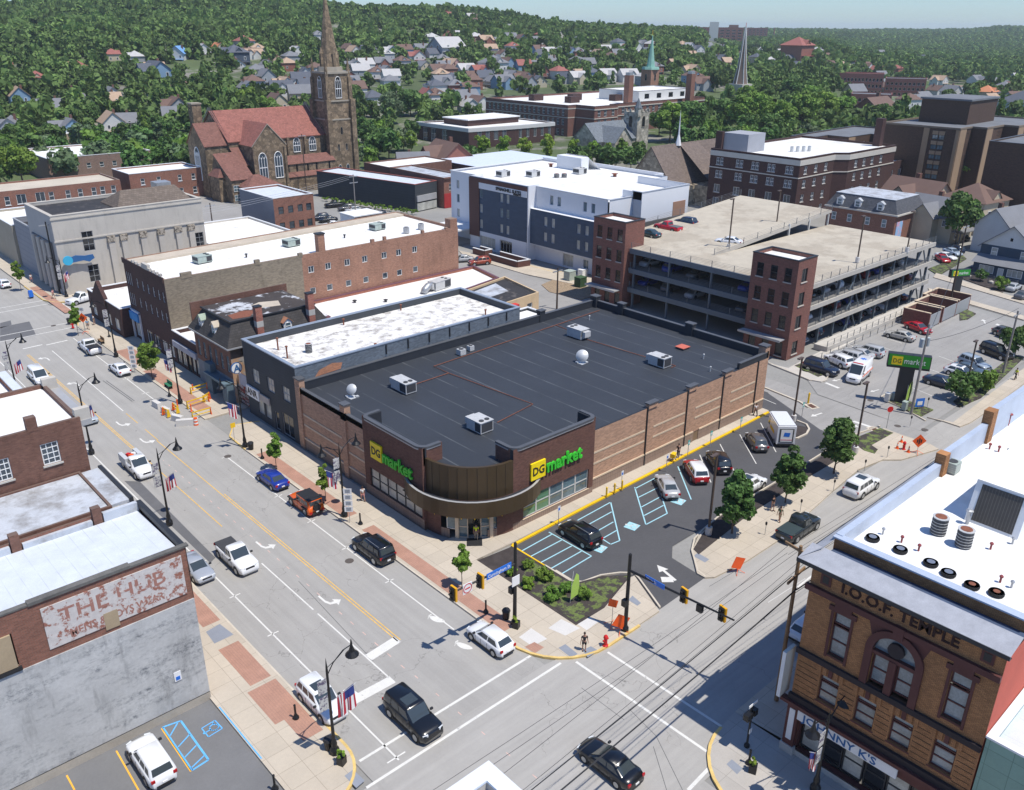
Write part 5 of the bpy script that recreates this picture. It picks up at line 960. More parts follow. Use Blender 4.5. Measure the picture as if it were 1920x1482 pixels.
tx=localtext(t,'I.O.O.F. TEMPLE',1.05,mat('letter_maroon',(.035,.012,.01)),(-.03,18.9-YB,14.15),'letters',.03,.98,.02);tx.rotation_euler[2]=-pi/2
for y in(19.9,10.3):MB().box(X0-.06,X0,y-.35,y+.35,14.1,14.9).box(X0-.08,X0-.06,y-.2,y+.2,14.25,14.75,1).obj('square_ornament',[MAR,RUBR],t)
for u,z,w,h in up:
 y=YT-u-w/2;window(t,X0+.25,y,z,-pi/2,w,h*.66,'dh',MAR,GLT,MAR);window(t,X0+.25,y,z+h*.7,-pi/2,w,h*.3,'1',MAR,GLT);MB().prism([(X0-.12,y-.9),(X0,y-.9),(X0,y+.9),(X0-.12,y+.9)],z+h-.05,z+h+.3).prism([(X0-.14,y-.55),(X0,y-.55),(X0,y+.55),(X0-.14,y+.55)],z+h+.3,z+h+.6).obj('window_hood',MAR,t)
 MB().box(X0-.07,X0,y+w/2,y+w/2+.16,z-.2,z+h).box(X0-.07,X0,y-w/2-.16,y-w/2,z-.2,z+h).obj('window_jamb',MAR,t)
for y in(15.75,14.25):window(t,X0+.25,y,9.0,-pi/2,1.0,2.0,'dh',MAR,GLT)
b=MB();cy=15.0
for i in range(16):
 a0,a1=pi*i/16,pi*(i+1)/16
 for r0,r1,k in((1.3,1.75,.18),):b.face([(X0-k,cy+r0*cos(a0),11.5+r0*sin(a0)),(X0-k,cy+r0*cos(a1),11.5+r0*sin(a1)),(X0-k,cy+r1*cos(a1),11.5+r1*sin(a1)),(X0-k,cy+r1*cos(a0),11.5+r1*sin(a0))][::-1]);b.face([(X0-k,cy+r1*cos(a0),11.5+r1*sin(a0)),(X0-k,cy+r1*cos(a1),11.5+r1*sin(a1)),(X0,cy+r1*cos(a1),11.5+r1*sin(a1)),(X0,cy+r1*cos(a0),11.5+r1*sin(a0))]);b.face([(X0-k,cy+r0*cos(a1),11.5+r0*sin(a1)),(X0-k,cy+r0*cos(a0),11.5+r0*sin(a0)),(X0+.2,cy+r0*cos(a0),11.5+r0*sin(a0)),(X0+.2,cy+r0*cos(a1),11.5+r0*sin(a1))])
 b.face([(X0-.01,cy+1.3*cos(a0),11.5+1.3*sin(a0)),(X0-.01,cy+1.85*cos(a0),13.2),(X0-.01,cy+1.85*cos(a1),13.2),(X0-.01,cy+1.3*cos(a1),11.5+1.3*sin(a1))])
b.box(X0-.16,X0,cy+1.3,cy+1.75,8.75,11.5);b.box(X0-.16,X0,cy-1.75,cy-1.3,8.75,11.5);b.box(X0-.1,X0+.2,cy-1.3,cy+1.3,11.15,11.4);b.box(X0-.14,X0+.2,cy-.22,cy+.22,8.75,11.2);b.box(X0-.3,X0,cy-.3,cy+.3,13.0,13.8);b.obj('arch_surround',MAR,t)
MB().face([(X0+.2,cy+1.3*cos(pi*i/16),11.4+1.3*sin(pi*i/16))for i in range(17)]).obj('arched_fanlight',GLT,t)
b=MB();b.cyl(cy,0,0,.2,.5,n=14);b.xf(Matrix.Translation((X0+.15,0,11.95))@Matrix(((0,0,-1,0),(1,0,0,0),(0,1,0,0),(0,0,0,1))));b.obj('round_ornament',mat('dark_stone',(.03,.03,.03)),t)
b=MB();b.box(X0-.02,X0+.1,13.75,14.2,11.35,12.3);
for u,z,w,h in mid:
 y=YT-u-w/2;window(t,X0+.25,y,z,-pi/2,w,h*.72,'dh',MAR,GLT,MAR);window(t,X0+.25,y,z+h*.76,-pi/2,w,h*.24,'1',MAR,GLT)
 for i in range(-2,3):MB().prism([(X0-.08,y-.13+i*.38),(X0,y-.13+i*.38),(X0,y+.13+i*.38),(X0-.08,y+.13+i*.38)],z+h+.06,z+h+.68).obj('voussoir',MAR if i==0 else BR_GOLD,t)
JB=mat('joint_black',(.02,.014,.01),kind='flat')
for y0,y1 in((YT-.1,19.3),(17.8,16.8),(15.3,14.5),(13.0,11.95),(10.45,YB+.1)):
 for z in lin(5.3,7.7,7):MB().box(X0-.012,X0,y1,y0,z,z+.035).obj('brick_joint',JB,t)
MB().prism([(X0-.32,13.3),(X0-.18,13.3),(X0-.18,20.1),(X0-.32,20.1)],3.35,4.1).obj('sign_board',CAPW,t);tx=localtext(t,"JOHNNY K'S",.8,mat('sign_navy',(.03,.12,.3)),(-.34,19.7-YB,3.45),'letters',.01,1.15,.01);tx.rotation_euler[2]=-pi/2
for k,y in enumerate(lin(19.2,11.8,6)):window(t,X0+.5,y,.8,-pi/2,1.4,2.4,'dh',FR_D,GL_K if k%2 else GL_C,None,'shop_window')
MB().box(X0-.25,X0+.2,20.1,20.9,0,4.3).box(X0-.35,X0+.3,20.0,21.0,0,.8,1).obj('corner_pier',[MAR,CON2],t);MB().box(X0-.28,X0-.25,20.3,20.7,1.3,3.9).obj('narrow_sign',CAPW,t)
w_=thing('blade_sign','tall narrow white blade sign with round emblem on the golden brick corner','sign',(44.5,21.5,5.5));b=MB();b.box(44.0,45.2,21.35,21.6,4.6,8.3);b.obj('panel',mat('sign_cream',(.6,.58,.5),var=.05),w_);b=MB();b.box(43.98,44.0,21.35,21.6,4.6,8.3);b.obj('edge',CAPW,w_)
b=MB();n=18;[b.face([(44.6+r0*cos(a0),21.34,6.6+r0*sin(a0)),(44.6+r1*cos(a0),21.34,6.6+r1*sin(a0)),(44.6+r1*cos(a1),21.34,6.6+r1*sin(a1)),(44.6+r0*cos(a1),21.34,6.6+r0*sin(a1))])for r0,r1 in((.36,.44),)for a0,a1 in[(2*pi*i/n,2*pi*(i+1)/n)for i in range(n)]];b.xf(Matrix.Translation((0,.28,0)));b.obj('emblem',LETK,w_)
LAT=mat('latex',(.4,.4,.4))
for i,(px,py)in enumerate(((1636,1010),(1688,1032),(1745,1057),(1778,1076),(1822,1099),(1868,1113))):
 x,y=at(px,py,15.2);w_=thing('old_tyre',('first','second','third','fourth','fifth','sixth')[i]+' tyre from the cornice corner lying on the white roof'+(' with silver wheel' if i<4 else ', rim missing'),'tyre',(x,y,15.1),0,'tyres weighing down the white roof')
 b=MB();b.lathe(x,y,[(.26,15.12),(.42,15.12),(.46,15.2),(.46,15.28),(.42,15.36),(.26,15.36)],16);b.obj('tread',TYRE,w_,True)
 MB().cyl(x,y,15.13,15.372,.2 if i>3 else .25,n=14).obj('rim',RIM if i<4 else RUST,w_)
VP=[(1655,1002),(1690,1017),(1722,1033),(1898,1040-20),(1857,1030),(1875,1092),(1896,1102),(1855,842),(1872,847),(1889,852),(1907,860),(1889,797),(1813,982),(1764,886)]
for i,(px,py)in enumerate(VP):
 x,y=at(px,py,15.12);big=i in(11,12)
 at_thing(pipe,'red capped vent pipe '+('near the roof tyres, number %s from the cornice corner'%('one','two','three','four','five','six','seven')[i]if i<7 else 'in the far row of four on the white roof, the '+('first','second','third','fourth')[i-7]if i<11 else 'standing tall on the white roof '+('by the far parapet','by the slatted roof hut','beside the pale green condenser')[i-11]),x,y,15.1,1.0 if big else .42,.13 if big else .065,mat('vent_maroon',(.28,.06,.06),rough=.6,var=.1)if i%3 else STEEL,'vent pipes on the white temple roof')
for px,py,k in((1758,1000,0),(1805,1024,1)):x,y=at(px,py,15.12);at_thing(condenser,'round black condenser with rusty fan on the white roof, '+('left' if k==0 else 'right')+' of the pair',x,y,15.1,.5,1.25,None,'pair of round condensers on the white roof')
x,y=at(1782,884,15.12);at_thing(boxcond,'pale green square condenser near the parapet on the white roof',x,y,15.1,1.0,.9,HVG)
w_=thing('roof_hut','white roofed hut with dark slatted front on the white roof','roof hut',(57.5,16,15.1));MB().face([(57.3,16.8,15.1),(57.3,13.4,15.1),(58.1,13.4,18.0),(58.1,16.8,18.0)]).face([(66,16.8,15.1),(57.3,16.8,15.1),(58.1,16.8,18.0),(66,16.8,18.0)]).face([(57.3,13.4,15.1),(66,13.4,15.1),(66,13.4,18.0),(58.1,13.4,18.0)]).obj('wall',CAPW,w_)
MB().face([(57.38,16.4,15.3),(57.38,13.8,15.3),(58.08,13.8,17.8),(58.08,16.4,17.8)]).xf(Matrix.Translation((-.06,0,0))).obj('slatted_front',mat('slat_dark',(.07,.065,.06),kind='corr',bs=(1.6,0),col2=(.12,.11,.1)),w_);MB().face([(58.0,17.1,18.05),(58.0,13.1,18.05),(66.5,13.1,18.05),(66.5,17.1,18.05)][::-1]).obj('roof',RF_C,w_)
GRP2=mat('green_glazed_panel',(.22,.36,.30),rough=.4,kind='panel',bs=(1.3,1.1),col2=(.12,.22,.18),var=.08)
building('green_panel_building','green panelled building front next to the golden brick building',rect(44.7,75,-4,9.3),9.5,GRP2,RF_S2,.3,.4,CAPW)
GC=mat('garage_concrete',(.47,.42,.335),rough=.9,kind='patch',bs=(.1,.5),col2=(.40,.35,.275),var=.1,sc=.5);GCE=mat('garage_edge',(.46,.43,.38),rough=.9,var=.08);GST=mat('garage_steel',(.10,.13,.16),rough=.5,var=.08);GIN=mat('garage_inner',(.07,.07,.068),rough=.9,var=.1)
BK_T=mat('brick_tower',(.25,.10,.075),kind='brick',bs=(.3,.1),col2=(.18,.12,.1),var=.1,sc=.5)
t=thing('parking_garage','open sided four level concrete parking garage with steel posts and bare sunlit roof deck','parking garage',(115,62,0))
b=MB();x0,x1,y0,ym,y1=114.8,160,62.5,83,104
def ramp_(z,up,nm):
 c=MB();c.prism([(x0,y0),(x1,y0),(x1,ym),(x0,ym)],z-.45,z,0)
 for k in range(8):
  a,e=x0+(x1-x0)*k/8,x0+(x1-x0)*(k+1)/8;za,ze=z+up*max(0,(k-1)/7),z+up*k/7.
  c.face([(a,ym,za),(e,ym,ze),(e,y1,ze),(a,y1,za)],0);c.face([(a,ym,za-.5),(e,ym,ze-.5),(e,ym,ze),(a,ym,za)],1);c.face([(e,y1,ze-.5),(a,y1,za-.5),(a,y1,za),(e,y1,ze)],1);c.face([(a,y1,za-.5),(e,y1,ze-.5),(e,ym,ze-.5),(a,ym,za-.5)],1)
  if k==7:c.face([(e,ym,ze-.5),(e,y1,ze-.5),(e,y1,ze),(e,ym,ze)],1)
  if k==0:c.face([(a,y1,za-.5),(a,ym,za-.5),(a,ym,za),(a,y1,za)],1)
 return c.obj(nm,[GC if z>10 else mat('garage_floor_shade_tone',(.2,.19,.175),rough=.9,var=.15),GCE],t)  # lower decks: same concrete, darkened in its colour for the shade inside
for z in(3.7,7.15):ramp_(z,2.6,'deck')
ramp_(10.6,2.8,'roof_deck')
for z in(3.7,7.15,10.6):
 MB().box(x0-.3,x0,69.9,95.4,z-.75,z+.12).obj('edge_beam',GST,t);MB().box(117.6,x1,y0-.28,y0,z-.6,z+.1).obj('edge_beam',GCE,t)
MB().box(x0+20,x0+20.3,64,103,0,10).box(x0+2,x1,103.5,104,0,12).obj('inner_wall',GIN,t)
for x in lin(118,159.6,10):
 MB().box(x-.15,x+.15,y0+.3,y0+.65,0,10.2).obj('post',GST,t)
for y in(70.3,78.5,87,94.6):MB().box(x0+.1,x0+.45,y-.15,y+.15,0,10.2).obj('post',GST,t)
for x in(133,156.5):
 for z in(0,3.7,7.15):
  for s in(-1,1):MB().tube([(x+s*2.0,y0+.45,z+.1),(x,y0+.45,z+3.1)],.13,5).obj('brace',GST,t)
RL=mat('rail_steel',(.16,.17,.18),rough=.5,kind='flat')
def railing(par,pts,z,h=1.1,nb=4,posts=2.5,zz=None):
 for(ax,ay),(bx,by)in zip(pts,pts[1:]):
  L_=math.hypot(bx-ax,by-ay);n=max(1,int(L_/posts));z1_,z2_=(z,z)if zz is None else zz
  b=MB()
  for k in range(nb):q=h*(k+1)/nb;b.tube([(ax,ay,z1_+q),(bx,by,z2_+q)],.018,4)
  for k in range(n+1):f=k/n;b.box(ax+(bx-ax)*f-.04,ax+(bx-ax)*f+.04,ay+(by-ay)*f-.04,ay+(by-ay)*f+.04,z1_+(z2_-z1_)*f,z1_+(z2_-z1_)*f+h)
  b.obj('railing',RL,par)
for z in(3.7,7.15,10.6):railing(t,[(117.8,y0-.1),(x1,y0-.1)],z,1.15,5);railing(t,[(x0-.1,95.2),(x0-.1,70)],z,1.15,5,4)
railing(t,[(x0+7,ym),(x1,ym)],0,1.1,4,4,(10.7,13.4));railing(t,[(x0+4,y1-.1),(x1,y1-.1)],0,1.2,4,6,(10.6,13.4))
for x in(145,152,159):MB().box(x-.15,x+.15,ym-.1,ym+.2,10.6,12.7).obj('post',ALU,t)
MB().box(x0-.05,x0+1,70,78,3.0,3.3).obj('clearance_bar',YEL,t)
for tx_,(ya,yb),xx,lab in(('n',(95.7,103.1),118.6,'brick stair tower of the garage beside the hotel'),('s',(62.0,69.7),117.4,'brick stair tower of the garage at its street corner, with three rows of dark windows')):
 w=[(3,u,z,1.15,2.1,'dh')for u in(1.5,3.85,6.2)for z in(4.6,8.2,11.8)]+[(3,u,.4,1.2,2.2,'1')for u in(1.5,3.85,6.2)]+([(0,2.0,z,1.5,2.0,'v2')for z in(.6,4.6,8.2,11.8)]if tx_=='s' else[])
 q=building('stair_tower',lab,rect(112.3 if tx_=='s' else 113.5,xx,ya,yb),15.2,BK_T,RF_C,.5,.3,FR_D,wins=w,fm=FR_D,pm=GL_K,sill=LIME,group='brick stair towers of the garage')
 xb=112.3 if tx_=='s' else 113.5;MB().box(xb-1.5,xb,ya+.6,yb+.2,3.1,3.25).box(xb-1.55,xb-1.45,ya+.6,yb+.2,3.0,3.35).obj('door_canopy',COP,q)
for i,(px,py,w,d,l)in enumerate(((1725,607,4.5,4.5,'nearest the red car'),(1752,592,6.5,5,'in the middle'),(1770,580,6,6,'farthest from the red car'))):
 x,y=at(px,py);q=thing('bin_enclosure','brick bin enclosure with open top, '+l,'enclosure',(x,y,0),0,'brick bin enclosures at the end of the garage');b=MB()
 for a in((x-w/2,x+w/2,y+d/2-.3,y+d/2),(x-w/2,x-w/2+.3,y-d/2,y+d/2-.3),(x+w/2-.3,x+w/2,y-d/2,y+d/2-.3)):b.box(a[0],a[1],a[2],a[3],0,2.7);
 b.obj('wall',BK_T,q);b=MB();b.box(x-w/2+.3,x+w/2-.3,y-d/2,y-d/2+.1,.2,2.4);b.obj('gate',FR_G,q);c=MB()
 for a in((x-w/2-.05,x+w/2+.05,y+d/2-.35,y+d/2+.05),(x-w/2-.05,x-w/2+.35,y-d/2,y+d/2-.35),(x+w/2-.35,x+w/2+.05,y-d/2,y+d/2-.35)):c.box(*a,2.7,2.82)
 c.obj('coping',CREAM,q)
q=thing('access_ramp','long pale concrete access ramp with handrails along the garage','ramp',(125,60.5,0));MB().box(120,157,59.6,61.9,0,.9).obj('ramp_slab',CON2,q);railing(q,[(120,59.7),(157,59.7)],.9,1.0,2,2.0);railing(q,[(114,58.6),(152,58.6)],.15,1.0,2,2.5)
ST=mat('church_rubble',(.225,.165,.105),kind='stonewall',bs=(1.1,0),col2=(.10,.08,.06),var=.15,sc=.25,stain=.3);TI=mat('church_tile_red',(.34,.135,.105),kind='shingle',var=.13,sc=.5,bs=(1,1));TI2=mat('church_tile_brown',(.24,.11,.085),kind='shingle',var=.1,sc=.5);STC=mat('church_trim',(.34,.30,.24),var=.1)
t=thing('stone_church','large rubble stone church with red tiled roof, transept gable and tall spired tower','church',(113,236,0))
def gothic(par,x,y,z,rz,w,h,fr=W_,pm=None,tr=True):
 """pointed window standing just proud of the wall: pane plus tracery"""
 P=[(-w/2,0),(w/2,0),(w/2,h-w*.75)]+[(w/2*cos(a)*1.0-(0),h-w*.75+w*.75*sin(a))for a in(rad(30),rad(60))]+[(0,h)]+[(-w/2*cos(a),h-w*.75+w*.75*sin(a))for a in(rad(60),rad(30))]+[(-w/2,h-w*.75)]
 b=MB();b.face([(a,-.03,c)for a,c in P])
 f=MB()
 for(ax,az),(bx,bz)in zip(P,P[1:]+P[:1]):f.tube([(ax,-.05,az),(bx,-.05,bz)],w*.045,4)
 if tr:
  n=max(2,round(w/.75))
  for i in range(1,n):xx=-w/2+w*i/n;f.box(xx-w*.025,xx+w*.025,-.09,-.03,0,h-w*.45-abs(xx)*.5)
  if h>3.5:f.box(-w/2,w/2,-.1,-.03,h*.42,h*.42+.22)
  for i in range(n):xx=-w/2+w*(i+.5)/n;f.tube([(xx-w/n/2,-.06,h-w*.75),(xx,-.06,h-w*.4),(xx+w/n/2,-.06,h-w*.75)],w*.03,4)
 b_=WL.get(par,(0,0,0));o=inst('window',f.mesh('window',[fr]),par,(x,y,z),rz);q=bpy.data.objects.new('pane',b.mesh('pane',[pm or mat('leaded_glass',(.05,.07,.09),rough=.25,var=.3,sc=1.5)]));COL.objects.link(q);q.parent=o;return o
w_=MB();r=MB()
w_.box(112,143.6,244,264,0,15.4);gable(r,112,143.6,244,264,15.4,7.6,'x',.35,.25,0,0,w_)
w_.box(105,112,244.5,256,0,14.6);gable(r,105,112,244.5,256,14.6,5.6,'x',.3,.2,1,0,w_)
w_.box(115.2,125.6,236,244,0,14.6)
xm=120.4
for s in(-1,1):
 xe=xm+s*5.5;P=[(xe,235.8,14.3),(xm,235.8,20.3),(xm,250.5,20.3),(xe,244.5,14.3)];r.face(P if s>0 else P[::-1],0);Q=[(xe,235.8,14.0),(xm,235.8,20.0),(xm,235.8,20.3),(xe,235.8,14.3)];r.face(Q,2)
w_.face([(115.2,236,14.6),(125.6,236,14.6),(xm,236,20.1)])
for a,z0_,z1_,y_ in(((125.6,143.6),8.0,10.0,239),((125.6,140),4.6,5.6,236.8)):
 w_.box(a[0],a[1],y_,244,0,z0_);r.face([(a[0],y_-.3,z0_-.1),(a[1]+.1,y_-.3,z0_-.1),(a[1]+.1,y_+(3 if z0_>6 else 2.2),z1_),(a[0],y_+(3 if z0_>6 else 2.2),z1_)],1)
w_.box(106,112.5,232,244.4,0,6.5);r.face([(105.7,231.6,6.3),(113,231.6,6.3),(113,241.5,12.6),(105.7,241.5,12.6)],1);w_.face([(106,244.4,6.5),(106,232,6.5),(106,241.5,12.4)])
w_.box(108,118.5,227,235.9,0,4.6);hip(r,108,118.5,227,235.9,4.6,2.8,.3,1);w_.box(104.2,106,236,242,0,6.8);hip(r,104.2,107,236,242,6.8,2.2,.3,1)
w_.box(112.2,115.1,240,244,0,9.5);r.face([(112,238,9.0),(115.2,238,9.0),(115.2,244,13.5),(112,244,13.5)],1)
w_.obj('wall',ST,t);r.obj('roof',[TI,TI2,STC],t)
for x in(118.0,122.9):gothic(t,x,235.97,5.0,0,2.5,7.4)
for x,z,h in((128,10.6,4.2),(133.6,10.6,4.2),(139,10.6,4.2)):gothic(t,x,243.95,z,0,2.3,h)
gothic(t,104.97,250.2,4.5,-pi/2,3.4,9.2)
for x in(113.6,127.5,130.3,134,137,141.5):MB().box(x-.25,x+.25,238.92,239 if x>120 else 239.95,5.6,7.6).obj('slit_window',GL_K,t)
for x,z in((107.3,3.2),(110,.8),(107.3,.6),(111.3,.6)):window(t,x,226.9 if x>108 else 231.9,z,0,1.8,1.7,'g22',W_,GL_B)
for x in(115.4,125.2,130.6,136.4):MB().box(x-.35,x+.35,235.5 if x<126 else 243.4,236 if x<126 else 244,0 if x<126 else 9.8,13.6 if x<126 else 15).obj('buttress',ST,t)
MB().box(111.5,114.3,265,268,0,24).box(111.3,114.5,264.8,268.2,24,24.4,1).obj('chimney',[ST,STC],t)
for x in(111.9,143.4):MB().face([(x-.3,243.5,15.3),(x-.3,254,23.5),(x-.3,264.5,15.3),(x-.3,254,24.2)]).face([(x+.3,243.5,15.3),(x+.3,254,24.2),(x+.3,264.5,15.3),(x+.3,254,23.5)]).obj('gable_coping',STC,t)
TX,TY=148.0,245.5;s_=4.3;o=MB();o.box(TX-s_,TX+s_,TY-s_,TY+s_,0,19.5);o.box(TX-s_+.35,TX+s_-.35,TY-s_+.35,TY+s_-.35,19.5,33);o.box(TX-s_-.12,TX+s_+.12,TY-s_-.12,TY+s_+.12,19.2,19.6,1);o.box(TX-s_+.1,TX+s_-.1,TY-s_+.1,TY+s_-.1,24.6,25,1);o.box(TX-s_,TX+s_,TY-s_,TY+s_,32.6,33.2,1)
tw=o.obj('tower',[ST,STC],t)
for sx in(-1,1):
 for sy in(-1,1):MB().box(TX+sx*s_-.8,TX+sx*s_+.8,TY+sy*s_-.8,TY+sy*s_+.8,0,25.2).box(TX+sx*s_*.93-.55,TX+sx*s_*.93+.55,TY+sy*s_*.93-.55,TY+sy*s_*.93+.55,25.2,31.5).obj('buttress',ST,tw);MB().lathe(TX+sx*s_*.9,TY+sy*s_*.9,[(.62,31.5),(.5,33.8),(.12,37)],8).obj('pinnacle',ST,tw)
b=MB();b.cyl(TX,TY,33,34.5,4.0,3.8,8,1);b.cyl(TX,TY,34.5,55.5,3.1,.12,8,0);b.ball(TX,TY,55.8,.25,m=1);b.tube([(TX,TY,55.5),(TX,TY,57.5)],.08,4,1);b.obj('spire',[ST,STC],tw)
for k in range(4):a=pi/2*k+pi/8*0;x,y=TX+2.6*cos(a),TY+2.6*sin(a);MB().prism([(x-.5,y-.5),(x+.5,y-.5),(x+.5,y+.5),(x-.5,y+.5)],34.5,38.2).lathe(x,y,[(.72,38.2),(.02,40.2)],4).obj('spire_light',ST,tw)
for rz,dx,dy in((0,0,-s_+.3),(-pi/2,-s_+.3,0)):
 gothic(tw,TX+dx,TY+dy,25.6,rz,2.0,6.2,W_,GL_K)
 for q in(-1.4,1.4):
  xx,yy=(TX+q,TY-s_-.01)if rz==0 else(TX-s_-.01,TY+q);gothic(tw,xx,yy,2.5,rz,1.1,3.4,W_,None,False);gothic(tw,xx,yy,10.2,rz,.7,2.0,STC,GL_K,False)
 xx,yy=(TX,TY-s_-.01)if rz==0 else(TX-s_-.01,TY);gothic(tw,xx,yy,15,rz,.7,2.2,STC,GL_K,False)
LB=mat('limestone_band',(.56,.52,.45),var=.05);fw=[(3,u+k,z,1.0,1.9,'g22')for u in(3.2,9.4,14.2,19.0,24.2)[:5]for k in(-.6,.6)for z in(8.6,12.0)]+[(3,u,z,1.9,2.1,'v2')for u in(3,9.2,14,19,24.4)for z in(1.2,4.7)]
t=building('brick_apartments','four storey dark brick apartment block with pale cornice band and white roof',[(202,115),(219,115),(222,112.5),(248,112.5),(248,142),(202,142)],16.0,BR_DK,RF_C,.5,.4,BR_DK,wins=[(5,u-.0,z,w,h,s)for(_,u,z,w,h,s)in fw]+[(0,u,z,1.5,1.9,'g22')for u in(3,8,13)for z in(1.4,5,8.6,12)]+[(2,u,z,1.5,1.9,'g22')for u in(4,8.5,13,18)for z in(1.4,5,8.6,12)],sill=LB)
P6=[(202,115),(219,115),(222,112.5),(248,112.5)]
for z0_,z1_,k in((14.3,15.6,.06),(11.1,11.35,.1)):swp([(201.95,142),(201.95,115),(219,114.95),(222,112.45),(248,112.45)],.2,z0_,z1_,'stone_band',LB,t)
MB().box(204,212,132,140,15.5,20.2).obj('plant_room',mat('metal_grey',(.33,.34,.37),var=.05),t);MB().box(203,204,139.5,141.5,15.5,20.5).obj('chimney',BR_DK,t);MB().box(245,247,116,118,15.5,23).obj('chimney',BR_DK,t)
for i in range(4):at_thing(condenser,'white topped vent fan '+('one','two','three','four')[i]+' on the apartment block roof',216+i*1.6,126-i*.8,15.5,.45,1.3,ALU,'vent fans on the apartment roof')
building('brick_apartments_annex','lower brick annex with white windows behind the apartment block',rect(248.2,264,114,140),11,BR_DK,RF_C,.5,.4,None,wins=[(0,u,6.5,1.9,2.1,'v2')for u in(3,8,13)],z0=0)
t=thing('brown_roof_church','modern church with tall brown shingled gables, dark stone front and thin white spire','church',(196,148,0));w_=MB();r=MB();SHB=mat('shingle_taupe',(.20,.155,.13),kind='shingle',var=.07,sc=.4)
w_.box(197,236,147,167,0,5.4);gable(r,195.4,236,149.5,164.5,6.2,9.4,'x',.4,.4,0,0,w_)
for P in([(203,140.5,5.6),(216,140.5,5.6),(216,157,15.4),(207.5,157,15.4)],):r.face(P,0)
w_.box(203,216,141,148,0,5.6);w_.obj('wall',mat('church_stone_tan',(.40,.33,.23),kind='stonewall',bs=(1.2,0),col2=(.25,.2,.14)),t);r.obj('roof',SHB,t)
MB().face([(195.5,164.3,.5),(195.5,149.7,.5),(195.5,149.7,6.2),(195.5,157,15.2),(195.5,164.3,6.2)]).obj('stone_gable',mat('dark_rubble',(.10,.075,.06),kind='stonewall',bs=(.8,0),col2=(.05,.04,.035)),t);MB().lathe(206.5,156.5,[(.9,15),(.25,18),(.03,24.5)],6).obj('spire',WHT,t)
LW=mat('library_white',(.58,.57,.55),var=.04)
t=building('library','modern low brick and white panel building with flat roofs behind the street trees',[(226,274),(248,271),(270,270),(270,296),(226,308.5)],8.8,BR_DK,RF_C,.5,.4,LW,wins=[(4,u,.8,3.2,6.2,'g33')for u in(6,11.5,19)]+[(0,u,3.8,2.0,3.6,'v3')for u in(5,9,13,17)]+[(1,u,3.8,1.6,3.6,'v2')for u in(3,7,11,15,19)])
swp([(225.9,308.5),(225.9,274),(248,270.9),(270,269.9)],.3,7.4,8.8,'white_fascia',LW,t);MB().box(234,262,284,300,8.3,10.6).box(233.5,262.5,283.5,300.5,10.6,11.0,1).obj('upper_storey',[BR_DK,RF_C],t)
t=building('high_school','huge three storey brick school with stone bands, two chimney stacks and white roofs',[(283,275),(288,275),(288,264),(303,264),(303,268),(372,268),(372,330),(283,330)],14.6,mat('brick_school',(.22,.095,.07),kind='brick',bs=(.3,.1),col2=(.18,.12,.1),var=.08),RF_C,.8,.5,BR_DK,wins=[(7,u,z,1.5,2.6,'g22')for u in lin(3,52,17)for z in(2,6.2,10.2)]+[(2,u,z,1.8,2.6,'g22')for u in(3,7,12)for z in(2,6.2,10.2)]+[(4,u,z,1.8,2.6,'g22')for u in lin(4,34,8)for z in(6.2,10.2)],z0=-1)
swp([(282.9,330),(282.9,275),(287.9,275),(287.9,263.9),(303,263.9),(303,267.9),(372,267.9)],.25,13.0,13.4,'stone_band',LB,t);swp([(282.9,330),(282.9,275),(287.9,275),(287.9,263.9),(303,263.9),(303,267.9),(372,267.9)],.25,9.3,9.6,'stone_band',LB,t)
for x,y in((318,271),(352,262)):MB().box(x,x+3,y,y+3,0,26).box(x+.3,x+2.7,y+.3,y+2.7,26,27.2,1).obj('chimney',[BR_R,STEEL],t)
for i,(x,y)in enumerate(((300,290),(312,300),(325,285),(340,300),(296,310),(352,290))):MB().box(x,x+6,y,y+4,13.8,16.6).obj('roof_hut',BR_DK,t)
t=building('school_upper_block','upper storey block with white walls and square vents on the school roof',rect(330,372,275,300),18.5,mat('white_panel',(.6,.6,.58),var=.04),RF_C,.4,.4,BR_DK,z0=13.8,wins=[(0,u,14.9,3.5,2.4,'1')for u in(6,15,24,33)],pm=GL_K)
t=thing('grey_stone_church','small grey stone church with square battlemented tower and slate roof','church',(265,225,0));GS=mat('grey_rubble',(.42,.38,.31),kind='stonewall',bs=(.9,0),col2=(.3,.27,.22),var=.1);SLT=mat('slate_grey',(.20,.225,.25),kind='shingle',var=.06)
w_=MB();r=MB();w_.box(250,272,227,240,0,6.5);gable(r,250,272,227,240,6.5,6,'x',.4,.2,0,0,w_);w_.box(253,263,221,228,0,6.2)
for s in(-1,1):xe=258+s*5.4;P=[(xe,220.6,6.0),(258,220.6,11.4),(258,233,11.4),(xe,229,6.0)];r.face(P if s>0 else P[::-1],0)
w_.face([(253,221,6.2),(263,221,6.2),(258,221,11.2)]);w_.box(272,279,226.5,233.5,0,15.6);w_.obj('wall',GS,t);r.obj('roof',SLT,t)
for x in lin(272.2,278.4,4):MB().box(x,x+.9,226.4,226.9,15.6,16.6).obj('battlement',GS,t)
for y in lin(227.4,232.4,3):MB().box(271.9,272.4,y,y+.9,15.6,16.6).obj('battlement',GS,t)
MB().cyl(272.6,227,14,17.2,1.3,1.3,8,1).cyl(272.6,227,17.2,21,1.5,.05,8).obj('corner_turret',[SLT,GS],t);gothic(t,258,220.95,3,0,1.5,4.0,STC,GL_K,False);gothic(t,275.5,226.45,10,0,1.8,4.2,STC,GL_K,False);gothic(t,271.95,230,10,-pi/2,1.8,4.2,STC,GL_K,False)
